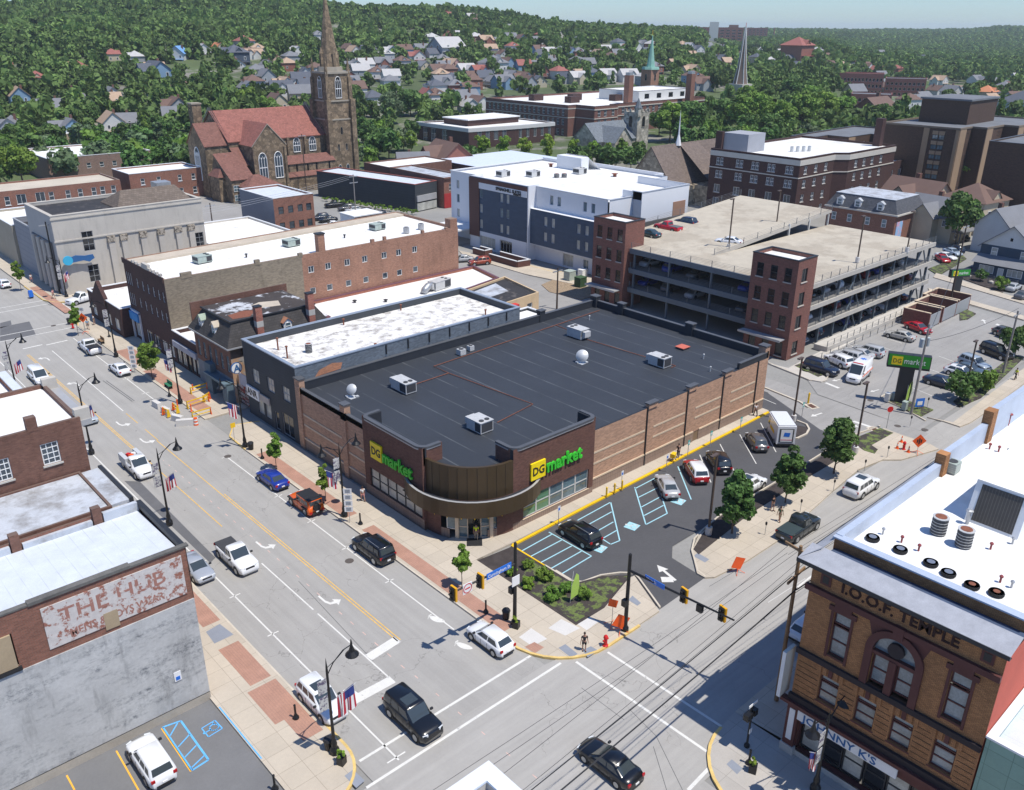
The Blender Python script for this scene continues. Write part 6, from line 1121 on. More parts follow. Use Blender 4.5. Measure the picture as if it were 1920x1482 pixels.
HR=mat('brick_umber',(.105,.062,.044),kind='brick',bs=(.4,.12),col2=(.08,.055,.045),var=.08,sc=.1);HRT=mat('panel_tan',(.34,.235,.15),var=.06);RFG=mat('roof_grey_gravel',(.16,.17,.185),rough=.9,var=.15,sc=.2)
t=thing('high_rise_block','tall dark brown brick apartment tower with tan strips and recessed balconies','apartment block',(258,100,0),0,'brown brick apartment towers');P=[(258,122),(258,100),(266,100),(266,96),(278,96),(278,92),(292,92),(292,88),(306,88),(306,122)]
b=MB();b.prism(P,0,20.4,0);b.obj('wall',HR,t);MB().prism(inset(P,.5),20.4,20.5).obj('roof',RFG,t);swp([p for p in P[:1]]+P[1:]+[P[0]],.4,20.4,20.9,'coping',mat('coping_brown',(.2,.16,.12),var=.05),t)
for y0_,y1_,w in((100,100.9,0),(108.2,109.8,1)):MB().box(257.75,258.02,y0_,y1_,0,20.3).obj('tan_strip',HRT,t)
for z in lin(1.2,17.4,7):
 for y in(106.4,104.6):MB().box(257.7,258.01,y-.8,y+.8,z+1.3,z+2.3).obj('balcony_panel',HRT,t);window(t,257.95,y,z,-pi/2,1.6,1.25,'v2',FR_D,GL_B)
for(xa,ya),(xb,yb)in zip(P[1:-1:2],P[2::2]):MB().box(xa+.0,xa+4.2,ya-.2,ya,0,20.3).obj('tan_strip',HRT,t);[window(t,xb-2.5,ya+.02,z,0,1.6,1.3,'v2',FR_D,GL_B)for z in lin(3,18,6)]
MB().box(272,292,104,118,20.4,27).box(271.6,292.4,103.6,118.4,27,27.5,1).obj('plant_room',[HR,RFG],t)
t=building('high_rise_block','lower dark brown apartment wing behind the four storey brick apartments',[(252,148),(252,141),(262,141),(262,134),(276,134),(276,128),(296,128),(296,150)],15.2,HR,RFG,.3,.4,COPD,group='brown brick apartment towers',wins=[(0,2+0,z,1.6,1.3,'v2')for z in(3,6,9,12)][:0]+[(1,u,z,1.8,1.3,'v2')for u in(7,)for z in(3,6,9,12)]+[(3,u,z,1.8,1.3,'v2')for u in(10,)for z in(3,6,9,12)]+[(5,u,z,1.8,1.3,'v2')for u in(12,16)for z in(3,6,9,12)])
for xa,ya in((252,141),(262,134),(276,128)):MB().box(xa,xa+4,ya-.2,ya,0,15).obj('tan_strip',HRT,t)
t=building('high_rise_block','dark brown apartment tower at the right edge beyond the leafy trees',[(236,84),(236,60),(246,60),(246,56),(262,56),(262,84)],20.6,HR,RFG,.3,.4,COPD,group='brown brick apartment towers',wins=[(2,3,z,1.6,1.3,'v2')for z in lin(2,17,6)]+[(0,u,z,1.6,1.3,'v2')for u in(17,19.6)for z in lin(2,17,6)])
MB().box(235.75,236.02,70,71.4,0,20.4).obj('tan_strip',HRT,t);MB().box(236,240,59.8,60,0,20.4).obj('tan_strip',HRT,t)
t=thing('slate_mansard_house','red brick house with grey mansard roof and three white dormers behind the garage','house',(198,88,0));w_=MB();w_.box(198,212,87,104,0,6.8);w_.obj('wall',BR_R,t);b=MB();hip(b,198,212,87,104,6.8,3.0,.4,0,1.6);b.obj('mansard_slope',mat('slate_dark',(.11,.115,.13),kind='shingle',var=.1),t);MB().box(199.1,210.9,88.1,102.9,9.8,9.9).obj('flat_roof',RF_S,t)
swp([(197.5,104.5),(197.5,86.5),(212.5,86.5)],.3,6.5,6.85,'cornice',LB,t)
for y in(101,96.5,91):dormer(t,197.9,y,7.2,'W',1.6,1.7,rc=RF_S)
for y in(102,98,93.5,89.5):window(t,197.95,y,3.6,-pi/2,1.1,1.8,'dh',W_,GL_B)
MB().box(199,202,86.9,86.98,.5,5).obj('mural',mat('mural_blue',(.3,.5,.75),kind='patch',bs=(.8,.5),col2=(.7,.4,.5),var=.1),t)
CK={'sedan':(4.8,1.84,1.45,.93,[(-.5,.62),(-.488,.92),(-.40,1.02),(-.26,1.0),(.18,.96),(.22,.93),(.40,.84),(.475,.72),(.5,.5)],(-.40,-.20,.06,.24),.70,2,.33,(-.29,.31)),'hatch':(4.4,1.80,1.52,.95,[(-.5,.55),(-.485,.95),(-.42,1.0),(.2,.97),(.24,.94),(.41,.86),(.475,.72),(.5,.5)],(-.47,-.33,.08,.26),.72,2,.33,(-.30,.31)),'suv':(4.75,1.90,1.74,1.06,[(-.5,.6),(-.49,1.05),(-.44,1.1),(.17,1.07),(.22,1.05),(.41,.98),(.48,.82),(.5,.55)],(-.485,-.40,.07,.23),.76,3,.37,(-.29,.31)),'bigsuv':(5.1,2.0,1.88,1.14,[(-.5,.6),(-.495,1.1),(-.45,1.16),(.19,1.13),(.23,1.12),(.43,1.06),(.488,.9),(.5,.6)],(-.492,-.43,.08,.22),.80,3,.40,(-.29,.32)),'minivan':(4.9,1.98,1.82,1.02,[(-.5,.55),(-.492,1.0),(-.45,1.05),(.22,1.02),(.27,1.0),(.43,.88),(.485,.72),(.5,.5)],(-.49,-.43,.13,.33),.76,3,.34,(-.30,.32)),'pickup':(5.7,2.02,1.90,1.12,[(-.5,.75),(-.497,1.12),(-.12,1.12),(.16,1.14),(.23,1.14),(.44,1.07),(.488,.92),(.5,.6)],(-.105,-.07,.10,.22),.78,2,.41,(-.31,.33)),'jeep':(4.5,1.88,1.86,1.12,[(-.46,.7),(-.455,1.12),(-.4,1.14),(.12,1.12),(.2,1.12),(.44,1.04),(.47,.98),(.48,.6)],(-.45,-.44,.12,.16),.86,3,.43,(-.29,.33)),'van':(5.9,2.05,2.65,1.45,[(-.5,.6),(-.498,1.4),(-.45,1.45),(.3,1.42),(.36,1.3),(.45,1.1),(.49,.9),(.5,.6)],(-.498,-.49,.24,.36),.86,1,.37,(-.30,.34)),}
CMESH={}
def bilin(q,u,v):a,b,c,d=[Vector(p)for p in q];return(a*(1-u)+b*u)*(1-v)+(d*(1-u)+c*u)*v
def carmeshes(kind):
 if kind in CMESH:return CMESH[kind]
 L,W,H,belt,prof,cab,tw,ns,wr,wx=CK[kind];hw=W/2;M={}
 b=MB();rows=[];full=[]
 xs=sorted({p[0]for p in prof}|{-.35,-.2,0,.3})
 zt=lambda x:float(np.interp(x,[p[0]for p in prof],[p[1]for p in prof]))
 for x in xs:
  e=abs(x);k=1 if e<.40 else 1-.5*((e-.40)/.10)**2.2*.42;zb=.22 if e<.44 else .3;h=hw*k;z=zt(x)
  sec=[(0,zb),(h*.85,zb),(h*.975,zb+.1),(h,zb+(z-zb)*.5),(h*.975,z-.10),(h*.90,z-.02),(h*.5,z+.015),(0,z+.03)]
  pts=[(x*L,y,q)for y,q in sec]+[(x*L,-y,q)for y,q in sec[-2:0:-1]];rows.append(len(b.v));b.v+=pts
 n=14
 for a,c in zip(rows,rows[1:]):
  for i in range(n):j=(i+1)%n;b.f.append((a+i,c+i,c+j,a+j));b.m.append(0)
 b.f.append(tuple(rows[0]+i for i in range(n)));b.m.append(0);b.f.append(tuple(rows[-1]+n-1-i for i in range(n)));b.m.append(0)
 M['body']=b
 xr0,xr1,xf1,xf0=[c*L for c in cab];yb,yt=hw*.90,hw*tw;zb_=belt-.0;c=MB()
 zb_=min(zt(cab[0]),zt(cab[3]),belt+.12)-.04
 B=[(xr0,-yb*.9),(xr0+.12*L*.3,-yb),(xf0-.15,-yb),(xf0,-yb*.72),(xf0,yb*.72),(xf0-.15,yb),(xr0+.12*L*.3,yb),(xr0,yb*.9)]
 T=[(xr1,-yt*.9),(xr1+.12,-yt),(xf1-.1,-yt),(xf1,-yt*.85),(xf1,yt*.85),(xf1-.1,yt),(xr1+.12,yt),(xr1,yt*.9)]
 c.v+=[(x,y,zb_)for x,y in B]+[(x,y,H-.05)for x,y in T]+[(x*.96+.02*(xr1+xf1),y*.88,H)for x,y in T]
 for k in range(8):
  j=(k+1)%8;c.f.append((k,j,8+j,8+k));c.m.append(0);c.f.append((8+k,8+j,16+j,16+k));c.m.append(0)
 c.f.append(tuple(range(16,24)));c.m.append(0);M['cabin']=c
 def glass(i,j,u0,u1,v0=.1,v1=.90,off=.012):
  q=[(*B[i],zb_),(*B[j],zb_),(*T[j],H-.05),(*T[i],H-.05)];z0=max(v0,.0)
  P=[bilin(q,u0,v0),bilin(q,u1,v0),bilin(q,u1,v1),bilin(q,u0,v1)];nn=(P[1]-P[0]).cross(P[3]-P[0]).normalized()*off
  g=MB();g.face([tuple(p+nn)for p in P]);return g
 M['windscreen']=glass(3,4,-.06,1.06,.06,.95);M['rear_window']=glass(7,0,.04,.96,.28 if kind not in('sedan',)else .1,.88)
 M['side']=[]
 sp={1:[(.80,.97)],2:[(.05,.48),(.52,.96)],3:[(.03,.27),(.31,.60),(.64,.97)]}[ns]
 for u0,u1 in sp:M['side'].append(glass(1,2,u0,u1,.22,.88));M['side'].append(glass(5,6,1-u1,1-u0,.22,.88))
 w=MB();w.cyl(0,0,-.12,.12,wr,n=18);w.xf(Matrix.Rotation(pi/2,4,'X'));M['wheel']=w
 r=MB();r.cyl(0,0,-.128,.128,wr*.66,n=12)
 r.xf(Matrix.Rotation(pi/2,4,'X'));M['rim']=r
 a=MB();a.cyl(0,0,-.06,.06,wr+.07,n=18);a.xf(Matrix.Rotation(pi/2,4,'X'));M['arch']=a
 zh=zt(.47)-.08;zl=zt(-.48)-.12
 M['headlight']=MB().box(-.12,.12,-.2,.2,-.08,.08);M['tail_light']=MB().box(-.05,.05,-.13,.13,-.11,.11);M['mirror']=MB().box(-.07,.07,-.11,.11,-.07,.07)
 M['grille']=MB().box(-.03,.05,-.42,.42,-.12,.12);M['plate']=MB().box(-.02,.02,-.17,.17,-.07,.07);M['bumper']=MB().box(-.05,.06,-hw*.62,hw*.62,-.1,.1)
 M['wiper']=None;M['meta']=(zh,zl,hw,belt)
 CMESH[kind]={k:([g.mesh('side_window',CGL)for g in v]if k=='side' else v.mesh(k,{'windscreen':CGL,'rear_window':CGL,'wheel':TYRE,'rim':RIM,'arch':RUBR,'headlight':HLM,'tail_light':TLM,'mirror':RUBR,'grille':RUBR,'plate':WHT,'bumper':RUBR}.get(k,RUBR),smooth=k in('body','cabin'))if isinstance(v,MB)else v)for k,v in M.items()}
 return CMESH[kind]
def sub(name,me,par,p,rz=0):o=bpy.data.objects.new(name,me);COL.objects.link(o);o.parent=par;o.location=p;o.rotation_euler[2]=rz;return o
PMESH={}
def painted(kind,key,col):
 k=(kind,key,col)
 if k not in PMESH:
  me=CMESH[kind][key].copy();me.materials[0]=paint(col)if isinstance(col,tuple)else col;PMESH[k]=me
 return PMESH[k]
def vehicle(kind,col,label,F,R,z=.0,group='cars parked along the street',snap=True,roof=None,name=None,cat=None,full=True,extra=(),sc=1):
 M=carmeshes(kind);L=CK[kind][0]
 f,r=at(*F,z+.7),at(*R,z+.7);cx,cy=(f[0]+r[0])/2,(f[1]+r[1])/2;a=math.atan2(f[1]-r[1],f[0]-r[0])
 if snap:
  q=round(a/(pi/2))*pi/2
  if abs(a-q)<rad(14):a=q
 nm={'sedan':'parked_sedan','hatch':'hatchback_car','suv':'suv_car','bigsuv':'suv_car','minivan':'minivan','pickup':'pickup_truck','jeep':'off_road_car','van':'van'}[kind]
 t=thing(name or nm,label,cat or{'pickup':'pickup truck','van':'van','minivan':'minivan'}.get(kind,'car'),(cx,cy,z),a,group);t.scale=(sc,)*3
 W,H,belt,cab,wr,wx=CK[kind][1],CK[kind][2],CK[kind][3],CK[kind][5],CK[kind][8],CK[kind][9];zh,zl,hw,_=M['meta']
 sub('body',painted(kind,'body',col),t,(0,0,0));sub('cabin',painted(kind,'cabin',roof or col),t,(0,0,0))
 sub('windscreen',M['windscreen'],t,(0,0,0));sub('rear_window',M['rear_window'],t,(0,0,0))
 for g in M['side']:sub('side_window',g,t,(0,0,0))
 for x in wx:
  for s in(-1,1):
   sub('wheel_arch',M['arch'],t,(x*L,s*(hw-.045),wr+.03));w=sub('wheel',M['wheel'],t,(x*L,s*(hw-.10),wr))
   if full:sub('rim',M['rim'],w,(0,0,0))
 if full:
  for s in(-1,1):
   sub('headlight',M['headlight'],t,(L*.462,s*hw*.64,zh),s*.35);sub('tail_light',M['tail_light'],t,(-L*.485,s*hw*.76,zl));sub('mirror',M['mirror'],t,(L*(cab[3]-.05),s*(hw+.06),belt+.1))
  sub('grille',M['grille'],t,(L*.487,0,zh-.1));sub('bumper',M['bumper'],t,(-L*.49,0,.4));sub('number_plate',M['plate'],t,(-L*.505,0,.62))
 if full:
  k=(kind,'seam')
  if k not in PMESH:
   PMESH[k]=MB().box(-.012,.012,-hw-.004,-hw+.03,.36,belt-.1).mesh('door_seam',RUBR);PMESH[kind,'sill']=MB().box(-L*.22,L*.24,-hw*.985,hw*.985,.2,.34).mesh('sill_trim',RUBR)
  for x in([-.13,.04,.19]if kind!='van' else[-.05,.2]):
   for s in(0,pi):sub('door_seam',PMESH[k],t,(x*L,0,0),s)if s==0 else sub('door_seam',PMESH[k],t,(x*L,0,0),s)
  sub('sill_trim',PMESH[kind,'sill'],t,(0,0,0))
 for e in extra:e(t,L,hw,H,belt)
 return t
def ex_bed(m):
 def f(t,L,hw,H,belt):sub('bed_cover',MB().box(-L*.485,-L*.12,-hw*.84,hw*.84,1.1,1.19).mesh('bed_cover',m),t,(0,0,0))
 return f
def ex_bedopen(t,L,hw,H,belt):sub('cargo_bed',MB().box(-L*.485,-L*.12,-hw*.82,hw*.82,1.1,1.155).mesh('cargo_bed',mat('bed_liner',(.16,.165,.17))),t,(0,0,0));sub('bed_rail',MB().box(-L*.49,-L*.115,-hw*.92,-hw*.82,1.12,1.27).box(-L*.49,-L*.115,hw*.82,hw*.92,1.12,1.27).mesh('bed_rail',t.children[0].data.materials[0]),t,(0,0,0))
def ex_sun(t,L,hw,H,belt):sub('sunroof',MB().box(-L*.16,L*.02,-hw*.5,hw*.5,H-.005,H+.012).mesh('sunroof',CGL),t,(0,0,0))
def ex_rack(t,L,hw,H,belt):
 for s in(-1,1):sub('roof_rail',MB().box(-L*.38,L*.04,-.025,.025,0,.06).mesh('roof_rail',RIM),t,(0,s*hw*.62,H))
def ex_spare(t,L,hw,H,belt):sub('spare_wheel',MB().cyl(0,0,0,.22,.40,n=16).xf(Matrix.Rotation(-pi/2,4,'Y')).mesh('spare_wheel',TYRE),t,(-L*.46,0,1.05));sub('soft_top',MB().box(-L*.445,L*.11,-hw*.84,hw*.84,H-.01,H+.04).mesh('soft_top',RUBR),t,(0,0,0));[sub('fender',MB().prism([(-.62,-.18),(.55,-.18),(.45,.18),(-.5,.18)],0,.1).mesh('fender',RUBR),t,(x*L,s*(hw-.02),.92))for x in(-.29,.33)for s in(-1,1)]
C_W,C_K,C_S,C_G,C_B,C_N,C_R,C_T=(.75,.76,.77),(.006,.007,.009),(.40,.41,.42),(.09,.09,.095),(.012,.035,.27),(.012,.02,.045),(.35,.008,.012),(.02,.05,.065)
MS='vehicles on the main street';LOTG='cars in the bays beside the market';CS='vehicles on the cross street';EL='cars in the lot by the garage'
V=vehicle
V('hatch',C_W,'white car at the far left end of the main street',(-8,522),(22,540),group=MS)
V('pickup',C_W,'white crew cab pickup with black bed cover parked by the far bench',(150,640),(187,660),group=MS,extra=[ex_bed(RUBR)])
V('sedan',C_W,'white sedan parked beside the round street tree on the main street',(208,681),(241,699),group=MS)
V('minivan',C_W,'white minivan driving toward the camera by the left lamp post',(88,717),(57,692),group=MS)
V('sedan',(.36,.41,.46),'pale blue grey sedan half hidden behind the brown brick building',(172,790),(148,766),group=MS)
def ex_util(t,L,hw,H,belt):
 sub('service_body',MB().box(-L*.5,-L*.12,-hw*1.02,-hw*.58,.6,1.5).box(-L*.5,-L*.12,hw*.58,hw*1.02,.6,1.5).mesh('service_body',mat('service_grey',(.5,.52,.54),var=.04)),t,(0,0,0));sub('cargo_bed',MB().box(-L*.49,-L*.12,-hw*.58,hw*.58,.9,1.17).mesh('cargo_bed',STEEL),t,(0,0,0))
 for i,(x,y,m)in enumerate(((-.3,.3,WHT),(-.33,-.2,RED),(-.26,-.05,ORG))):sub('loose_tool',MB().box(-.25,.25,-.2,.2,0,.35).mesh('loose_tool',m),t,(L*x,y,1.17),.5*i)
V('pickup',C_W,'white utility truck with grey tool bins and orange gear in the bed',(281,890),(236,856),group=MS,extra=[ex_util])
V('sedan',(.33,.36,.41),'silver blue sedan parked against the painted advert wall',(385,1082),(350,1042),group=MS)
V('pickup',C_W,'white pickup with charcoal bed cover passing the silver roofed corner building',(475,1068),(413,1018),group=MS,extra=[ex_bed(mat('tonneau',(.05,.052,.058)))])
V('sedan',C_B,'deep blue sedan parked between the young tree and the orange off road car',(488,882),(534,910),group=MS)
V('jeep',(.72,.12,.008),'orange off road car with black soft top and spare wheel',(551,927),(598,957),group=MS,extra=[ex_spare])
V('bigsuv',C_K,'black large SUV with roof rails parked on the main street kerb',(671,1010),(730,1046),group=MS,extra=[ex_rack])
V('hatch',C_W,'white small SUV stopped at the rounded corner kerb',(893,1176),(947,1213),group=MS)
V('suv',C_W,'white SUV with dark sunroof parked under the near lamp post',(632,1335),(574,1287),group=MS,extra=[ex_sun])
V('bigsuv',C_K,'glossy black SUV with a long sunroof crossing the stop line',(812,1378),(737,1305),group=MS,extra=[ex_sun])
V('sedan',C_K,'black sedan in the middle of the crossing under the wires',(1098,1400),(1190,1455),group=MS)
V('suv',C_W,'white SUV in the side lot below the stained wall',(250,1392),(318,1456),group=None,snap=True)
V('suv',C_K,'black SUV parked between two blue hatched bays beside the market',(1062,984),(1114,1016),group=LOTG,snap=False,extra=[ex_rack])
V('sedan',C_S,'silver sedan parked in a blue lined bay beside the market',(1240,888),(1263,932),group=LOTG,snap=False)
V('suv',C_R,'dark red SUV with white roof beside the market',(1293,863),(1317,902),group=LOTG,snap=False,roof=C_W)
V('suv',C_K,'black SUV with red tail lights between the red SUV and an empty bay',(1335,845),(1361,885),group=LOTG,snap=False)
V('hatch',C_G,'dark grey hatchback next to the mail truck',(1407,808),(1432,845),group=LOTG,snap=False)
V('suv',C_W,'white SUV with sunroof driving past the trees in the market lot',(1426,896),(1382,921),group=LOTG,extra=[ex_sun])
V('bigsuv',C_W,'white SUV with dark sunroof parked on the cross street',(1638,897),(1592,925),group=CS,extra=[ex_sun])
V('pickup',(.022,.028,.03),'dark grey pickup parked on the cross street near the golden building',(1527,970),(1466,1006),group=CS,extra=[ex_bed(mat('tonneau_green',(.03,.05,.055)))])
V('hatch',C_W,'car nose showing from behind the golden brick building',(1535,1162),(1500,1185),group=CS)
V('bigsuv',C_N,'dark blue SUV at the grass edge by the corner stair tower',(1566,698),(1514,682),group=EL)
V('suv',C_W,'old white SUV beside the dark blue SUV',(1556,668),(1590,683),group=EL)
V('suv',C_S,'silver SUV in the row, third from the stair tower',(1566,659),(1612,676),group=EL)
V('sedan',C_S,'silver sedan in the row, fourth from the stair tower',(1590,655),(1630,668),group=EL)
V('suv',C_S,'silver SUV with red tail lights at the far end of the row',(1607,650),(1650,665),group=EL)
def ex_amb(t,L,hw,H,belt):
 sub('orange_stripe',MB().box(-L*.49,L*.3,-hw-.012,-hw+.02,1.0,1.14).box(-L*.49,L*.3,hw-.02,hw+.012,1.0,1.14).mesh('orange_stripe',ORG),t,(0,0,0))
 sub('roof_star',MB().box(-.45,.45,-.1,.1,0,.012).obox(0,0,rad(60),.9,.2,0,.012).obox(0,0,rad(120),.9,.2,0,.0125).mesh('roof_star',BLU),t,(-L*.2,0,H+.004));sub('light_bar',MB().box(-.12,.12,-.7,.7,0,.1).mesh('light_bar',RED),t,(L*.2,0,H-.02))
V('van',C_W,'white ambulance van with blue star roof and orange stripe',(1592,718),(1628,686),group=None,name='ambulance',cat='ambulance',extra=[ex_amb],snap=False)
V('sedan',(.42,.41,.38),'pale silver sedan parked alone in front of the red sedan',(1667,622),(1708,634),group=EL)
V('sedan',(.42,.01,.02),'bright red sedan beside the brick bin enclosure',(1744,622),(1700,605),group=EL)
V('sedan',C_N,'navy sedan nearest the shrub at the lot edge',(1790,722),(1742,708),group=EL)
V('hatch',C_W,'white hatchback with black sunroof in the lot edge row',(1824,704),(1780,690),group=EL,extra=[ex_sun])
V('sedan',(.07,.10,.13),'slate blue sedan between the white hatchback and a pale SUV',(1838,698),(1795,684),group=EL)
V('suv',(.30,.36,.42),'pale blue SUV at the back of the lot edge row',(1852,690),(1804,672),group=EL)
V('bigsuv',C_K,'black SUV parked alone near the utility pole',(1890,668),(1848,652),group=EL)
V('suv',C_G,'grey SUV at the right edge of the lot, nearer one',(1915,636),(1886,626),group=EL);V('hatch',C_G,'grey hatchback behind the grey SUV at the lot edge',(1900,628),(1875,620),group=EL)
GR='cars on the garage roof deck'
V('sedan',C_T,'dark teal sedan beside the garage stair tower on the roof deck',(1202,433),(1232,441),10.7,group=GR);V('pickup',(.45,.008,.015),'red pickup on the garage roof deck',(1231,421),(1275,432),10.8,group=GR,extra=[ex_bed(mat('tonneau_grey',(.12,.13,.14)))])
V('suv',C_N,'navy SUV farthest from the stair tower on the roof deck',(1269,412),(1303,421),10.9,group=GR);V('sedan',C_W,'white sedan at the foot of the garage roof ramp',(1345,449),(1388,454),10.7,group=GR)
GI='cars inside the open garage'
gi=0;WD=('white','silver','black','blue','dark red','grey')
for z,zn in((3.75,'first'),(7.2,'second')):
 for k,(px,dy)in enumerate(((1195,0),(1245,0),(1300,0),(1345,0),(1395,0))):
  if(k+int(z))%4==2:continue
  x,y=118.8,94-k*5.1;ci=(k*2+int(z))%6;col=(C_W,C_S,C_K,C_B,(.2,.01,.01),C_G)[ci];M_=carmeshes('suv' if k%2 else 'sedan')
  t=V('suv' if k%2 else 'sedan',col,'%s car inside the %s level above ground, space %s from the hotel side'%(WD[ci],zn,('one','two','three','four','five')[k]),(1200,500),(1210,500),z,group=GI,full=False);t.location=(x,y,z);t.rotation_euler[2]=0
for z,zn in((0.0,'ground'),(3.75,'first'),(7.2,'second')):
 for k,x in enumerate(lin(121.5,156.5,9)):
  if(k*3+int(z))%5==1:continue
  ci=(k*5+int(z)*2)%6;col=(C_W,C_S,C_K,C_B,(.2,.01,.01),C_G)[ci];kd='suv' if(k+int(z))%2 else 'sedan'
  t=V(kd,col,'%s car on the garage %s level facing the lot, space %s from corner tower'%(WD[ci],zn,('one','two','three','four','five','six','seven','eight','nine')[k]),(1200,500),(1210,500),z,group=GI,full=z==0);t.location=(x,66.3,z);t.rotation_euler[2]=pi/2 if k%3 else-pi/2
V('sedan',C_S,'silver sedan at the corner of the orange brick wall by the hotel',(850,486),(884,484),group='cars outside the hotel');V('suv',(.30,.05,.02),'rust red SUV parked outside the hotel',(884,492),(914,489),group='cars outside the hotel')
BL='cars in the lot below the dark clad warehouse'
for i,(px,py,k,c,l)in enumerate(((628,384,'pickup',C_K,'black pickup'),(650,390,'suv',C_G,'grey SUV'),(662,393,'hatch',C_S,'silver hatchback'),(682,398,'suv',C_K,'black SUV'),(694,401,'hatch',C_T,'teal hatchback'),(709,404,'suv',C_N,'navy SUV'),(722,407,'sedan',C_K,'black sedan'),(738,408,'sedan',C_S,'silver sedan'),(600,408,'suv',C_N,'blue grey SUV'),(615,411,'sedan',C_K,'long black sedan'),(622,420,'sedan',C_W,'white sedan'),(640,424,'hatch',(.4,.5,.5),'pale green hatchback'))):
 V(k,c,l+' in the row '+('under the hedge' if i<8 else 'beside the brick front building'),(px-12,py-2),(px+12,py+2),group=BL,full=False).rotation_euler[2]=rad(165)
V('pickup',C_W,'white pickup with black decals stopped in the far side street',(141,563),(166,556),group=None)
for i,(F_,R_,k,c,l)in enumerate((((1270,396),(1240,402),'pickup',C_K,'black pickup on the street behind the garage'),((1775,462),(1808,474),'suv',C_N,'navy SUV behind the grey hedge'),((1805,478),(1768,466),'sedan',(.35,.42,.5),'pale blue sedan near the end of the garage'),((1790,484),(1758,476),'sedan',C_W,'white and red sedan at the end of the garage'),((1775,489),(1760,480),'sedan',C_R,'red sedan at the end of the garage'),((1912,530),(1889,545),'sedan',C_S,'silver sedan on the driveway below the blue house'),((1930,545),(1905,560),'sedan',C_G,'grey sedan at the right edge below the blue house'),((1796,440),(1812,447),'sedan',C_K,'black car by the leafy tree behind the garage'))):V(k,c,l,F_,R_,group='cars on the street behind the garage',full=False)
x,y=at(1462,812,.7);f,r=at(1452,790,.7),at(1484,842,.7);a=math.atan2(f[1]-r[1],f[0]-r[0])
t=thing('mail_truck','tall white mail truck with blue eagle mark on its rear door','mail truck',(x,y,0),a);MW_=paint(C_W)
b=MB();b.prism([(-2.6,-1.1),(1.5,-1.1),(1.75,-.95),(1.75,.95),(1.5,1.1),(-2.6,1.1)],.45,2.75).prism([(-2.5,-.98),(1.4,-.98),(1.55,-.85),(1.55,.85),(1.4,.98),(-2.5,.98)],2.75,2.9);b.prism([(1.7,-.95),(2.5,-.8),(2.5,.8),(1.7,.95)],.45,1.25);o=bpy.data.objects.new('body',b.mesh('body',MW_));COL.objects.link(o);o.parent=t
for nm,g,m in(('rear_door',MB().box(-2.63,-2.6,-.85,.85,.7,2.45),mat('door_frame_dark',(.07,.07,.07))),('rear_panel',MB().box(-2.65,-2.63,-.68,.68,.8,2.35),WHT),('red_stripe',MB().box(-2.66,-2.65,-.68,.68,1.0,1.07),RED),('eagle_mark',MB().face([(-2.665,.36,1.5),(-2.665,-.34,1.45),(-2.665,-.42,1.95),(-2.665,.28,2.0)]),BLU),('windscreen',MB().face([(1.78,-.85,1.45),(1.78,.85,1.45),(1.72,.8,2.4),(1.72,-.8,2.4)]),CGL),('side_window',MB().face([(.8,-1.115,1.4),(1.4,-1.115,1.4),(1.4,-1.115,2.2),(.8,-1.115,2.2)]),CGL),('side_window',MB().face([(.8,1.115,2.2),(1.4,1.115,2.2),(1.4,1.115,1.4),(.8,1.115,1.4)]),CGL),('side_mark',MB().face([(.5,1.112,1.2),(-1.5,1.112,1.2),(-1.2,1.112,1.6),(.5,1.112,1.7)]),YEL),('bumper',MB().box(-2.75,-2.6,-.95,.95,.35,.55),RUBR)):o=bpy.data.objects.new(nm,g.mesh(nm,m));COL.objects.link(o);o.parent=t
M_=carmeshes('suv')
for x_ in(-1.7,1.4):
 for s in(-1,1):w_=sub('wheel',M_['wheel'],t,(x_,s*.98,.37));sub('rim',M_['rim'],w_,(0,0,0))
fm=[MB().prism([(-2.2,-.85),(2.2,-.85),(2.3,0),(2.2,.85),(-2.2,.85)],.2,.85).obox(-.2,0,0,2.6,1.5,.85,1.4,0,.8).mesh('far_car',m)for m in(paint(C_W),paint(C_S),paint(C_K),paint(C_R),paint(C_B),paint(C_G))]
fc=('white','silver','black','red','blue','grey')
FARC=[(x,142+((x*7)%5))for x in range(1686,1730,6)]+[(x,138+((x*3)%9))for x in range(1735,1775,6)]+[(92,289),(100,305),(110,300),(8,258),(14,262),(5,268),(96,316),(1250,395),(1555,152),(700,240)]
NR=np.random.RandomState(5)
def leafcloud(seed,rx,rz,zc,K,n,s,shape='round',flat=.5):
 R=np.random.RandomState(seed);C=[]
 while len(C)<K:
  p=R.uniform(-1,1,3);d=np.linalg.norm(p)
  if d>1 or d<.35:continue
  if shape=='cone':
   h=(p[2]+1)/2;k=(1-h)**.75*1.15+.06
   if math.hypot(p[0],p[1])>k:continue
  C.append(p)
 C=np.array(C)*np.array([rx,rx,rz])*.80;lr=min(rx,rz)*(.34 if shape!='cone' else .26)*R.uniform(.7,1.25,K)
 per=n//K;idx=np.repeat(np.arange(K),per);m=len(idx)
 d=R.normal(size=(m,3));d/=np.linalg.norm(d,axis=1)[:,None]
 d[:,2]=np.where(d[:,2]<-.35,-d[:,2],d[:,2])
 c=C[idx]+d*lr[idx][:,None]*R.uniform(.72,1.05,m)[:,None]
 nn=d+R.normal(size=(m,3))*flat;nn/=np.linalg.norm(nn,axis=1)[:,None]
 a=np.cross(nn,R.normal(size=(m,3)));a/=np.linalg.norm(a,axis=1)[:,None];b=np.cross(nn,a)
 sz=s*R.uniform(.6,1.3,m)[:,None];c[:,2]+=zc
 V=np.stack([c-a*sz-b*sz*.6,c+a*sz*.9-b*sz*.5,c+a*sz+b*sz*.7,c-a*sz*.7+b*sz],1).reshape(-1,3)
 tone=np.clip(.45+.18*R.normal(size=K)[idx]*.8+.14*R.normal(size=m),0,1)
 return V,tone
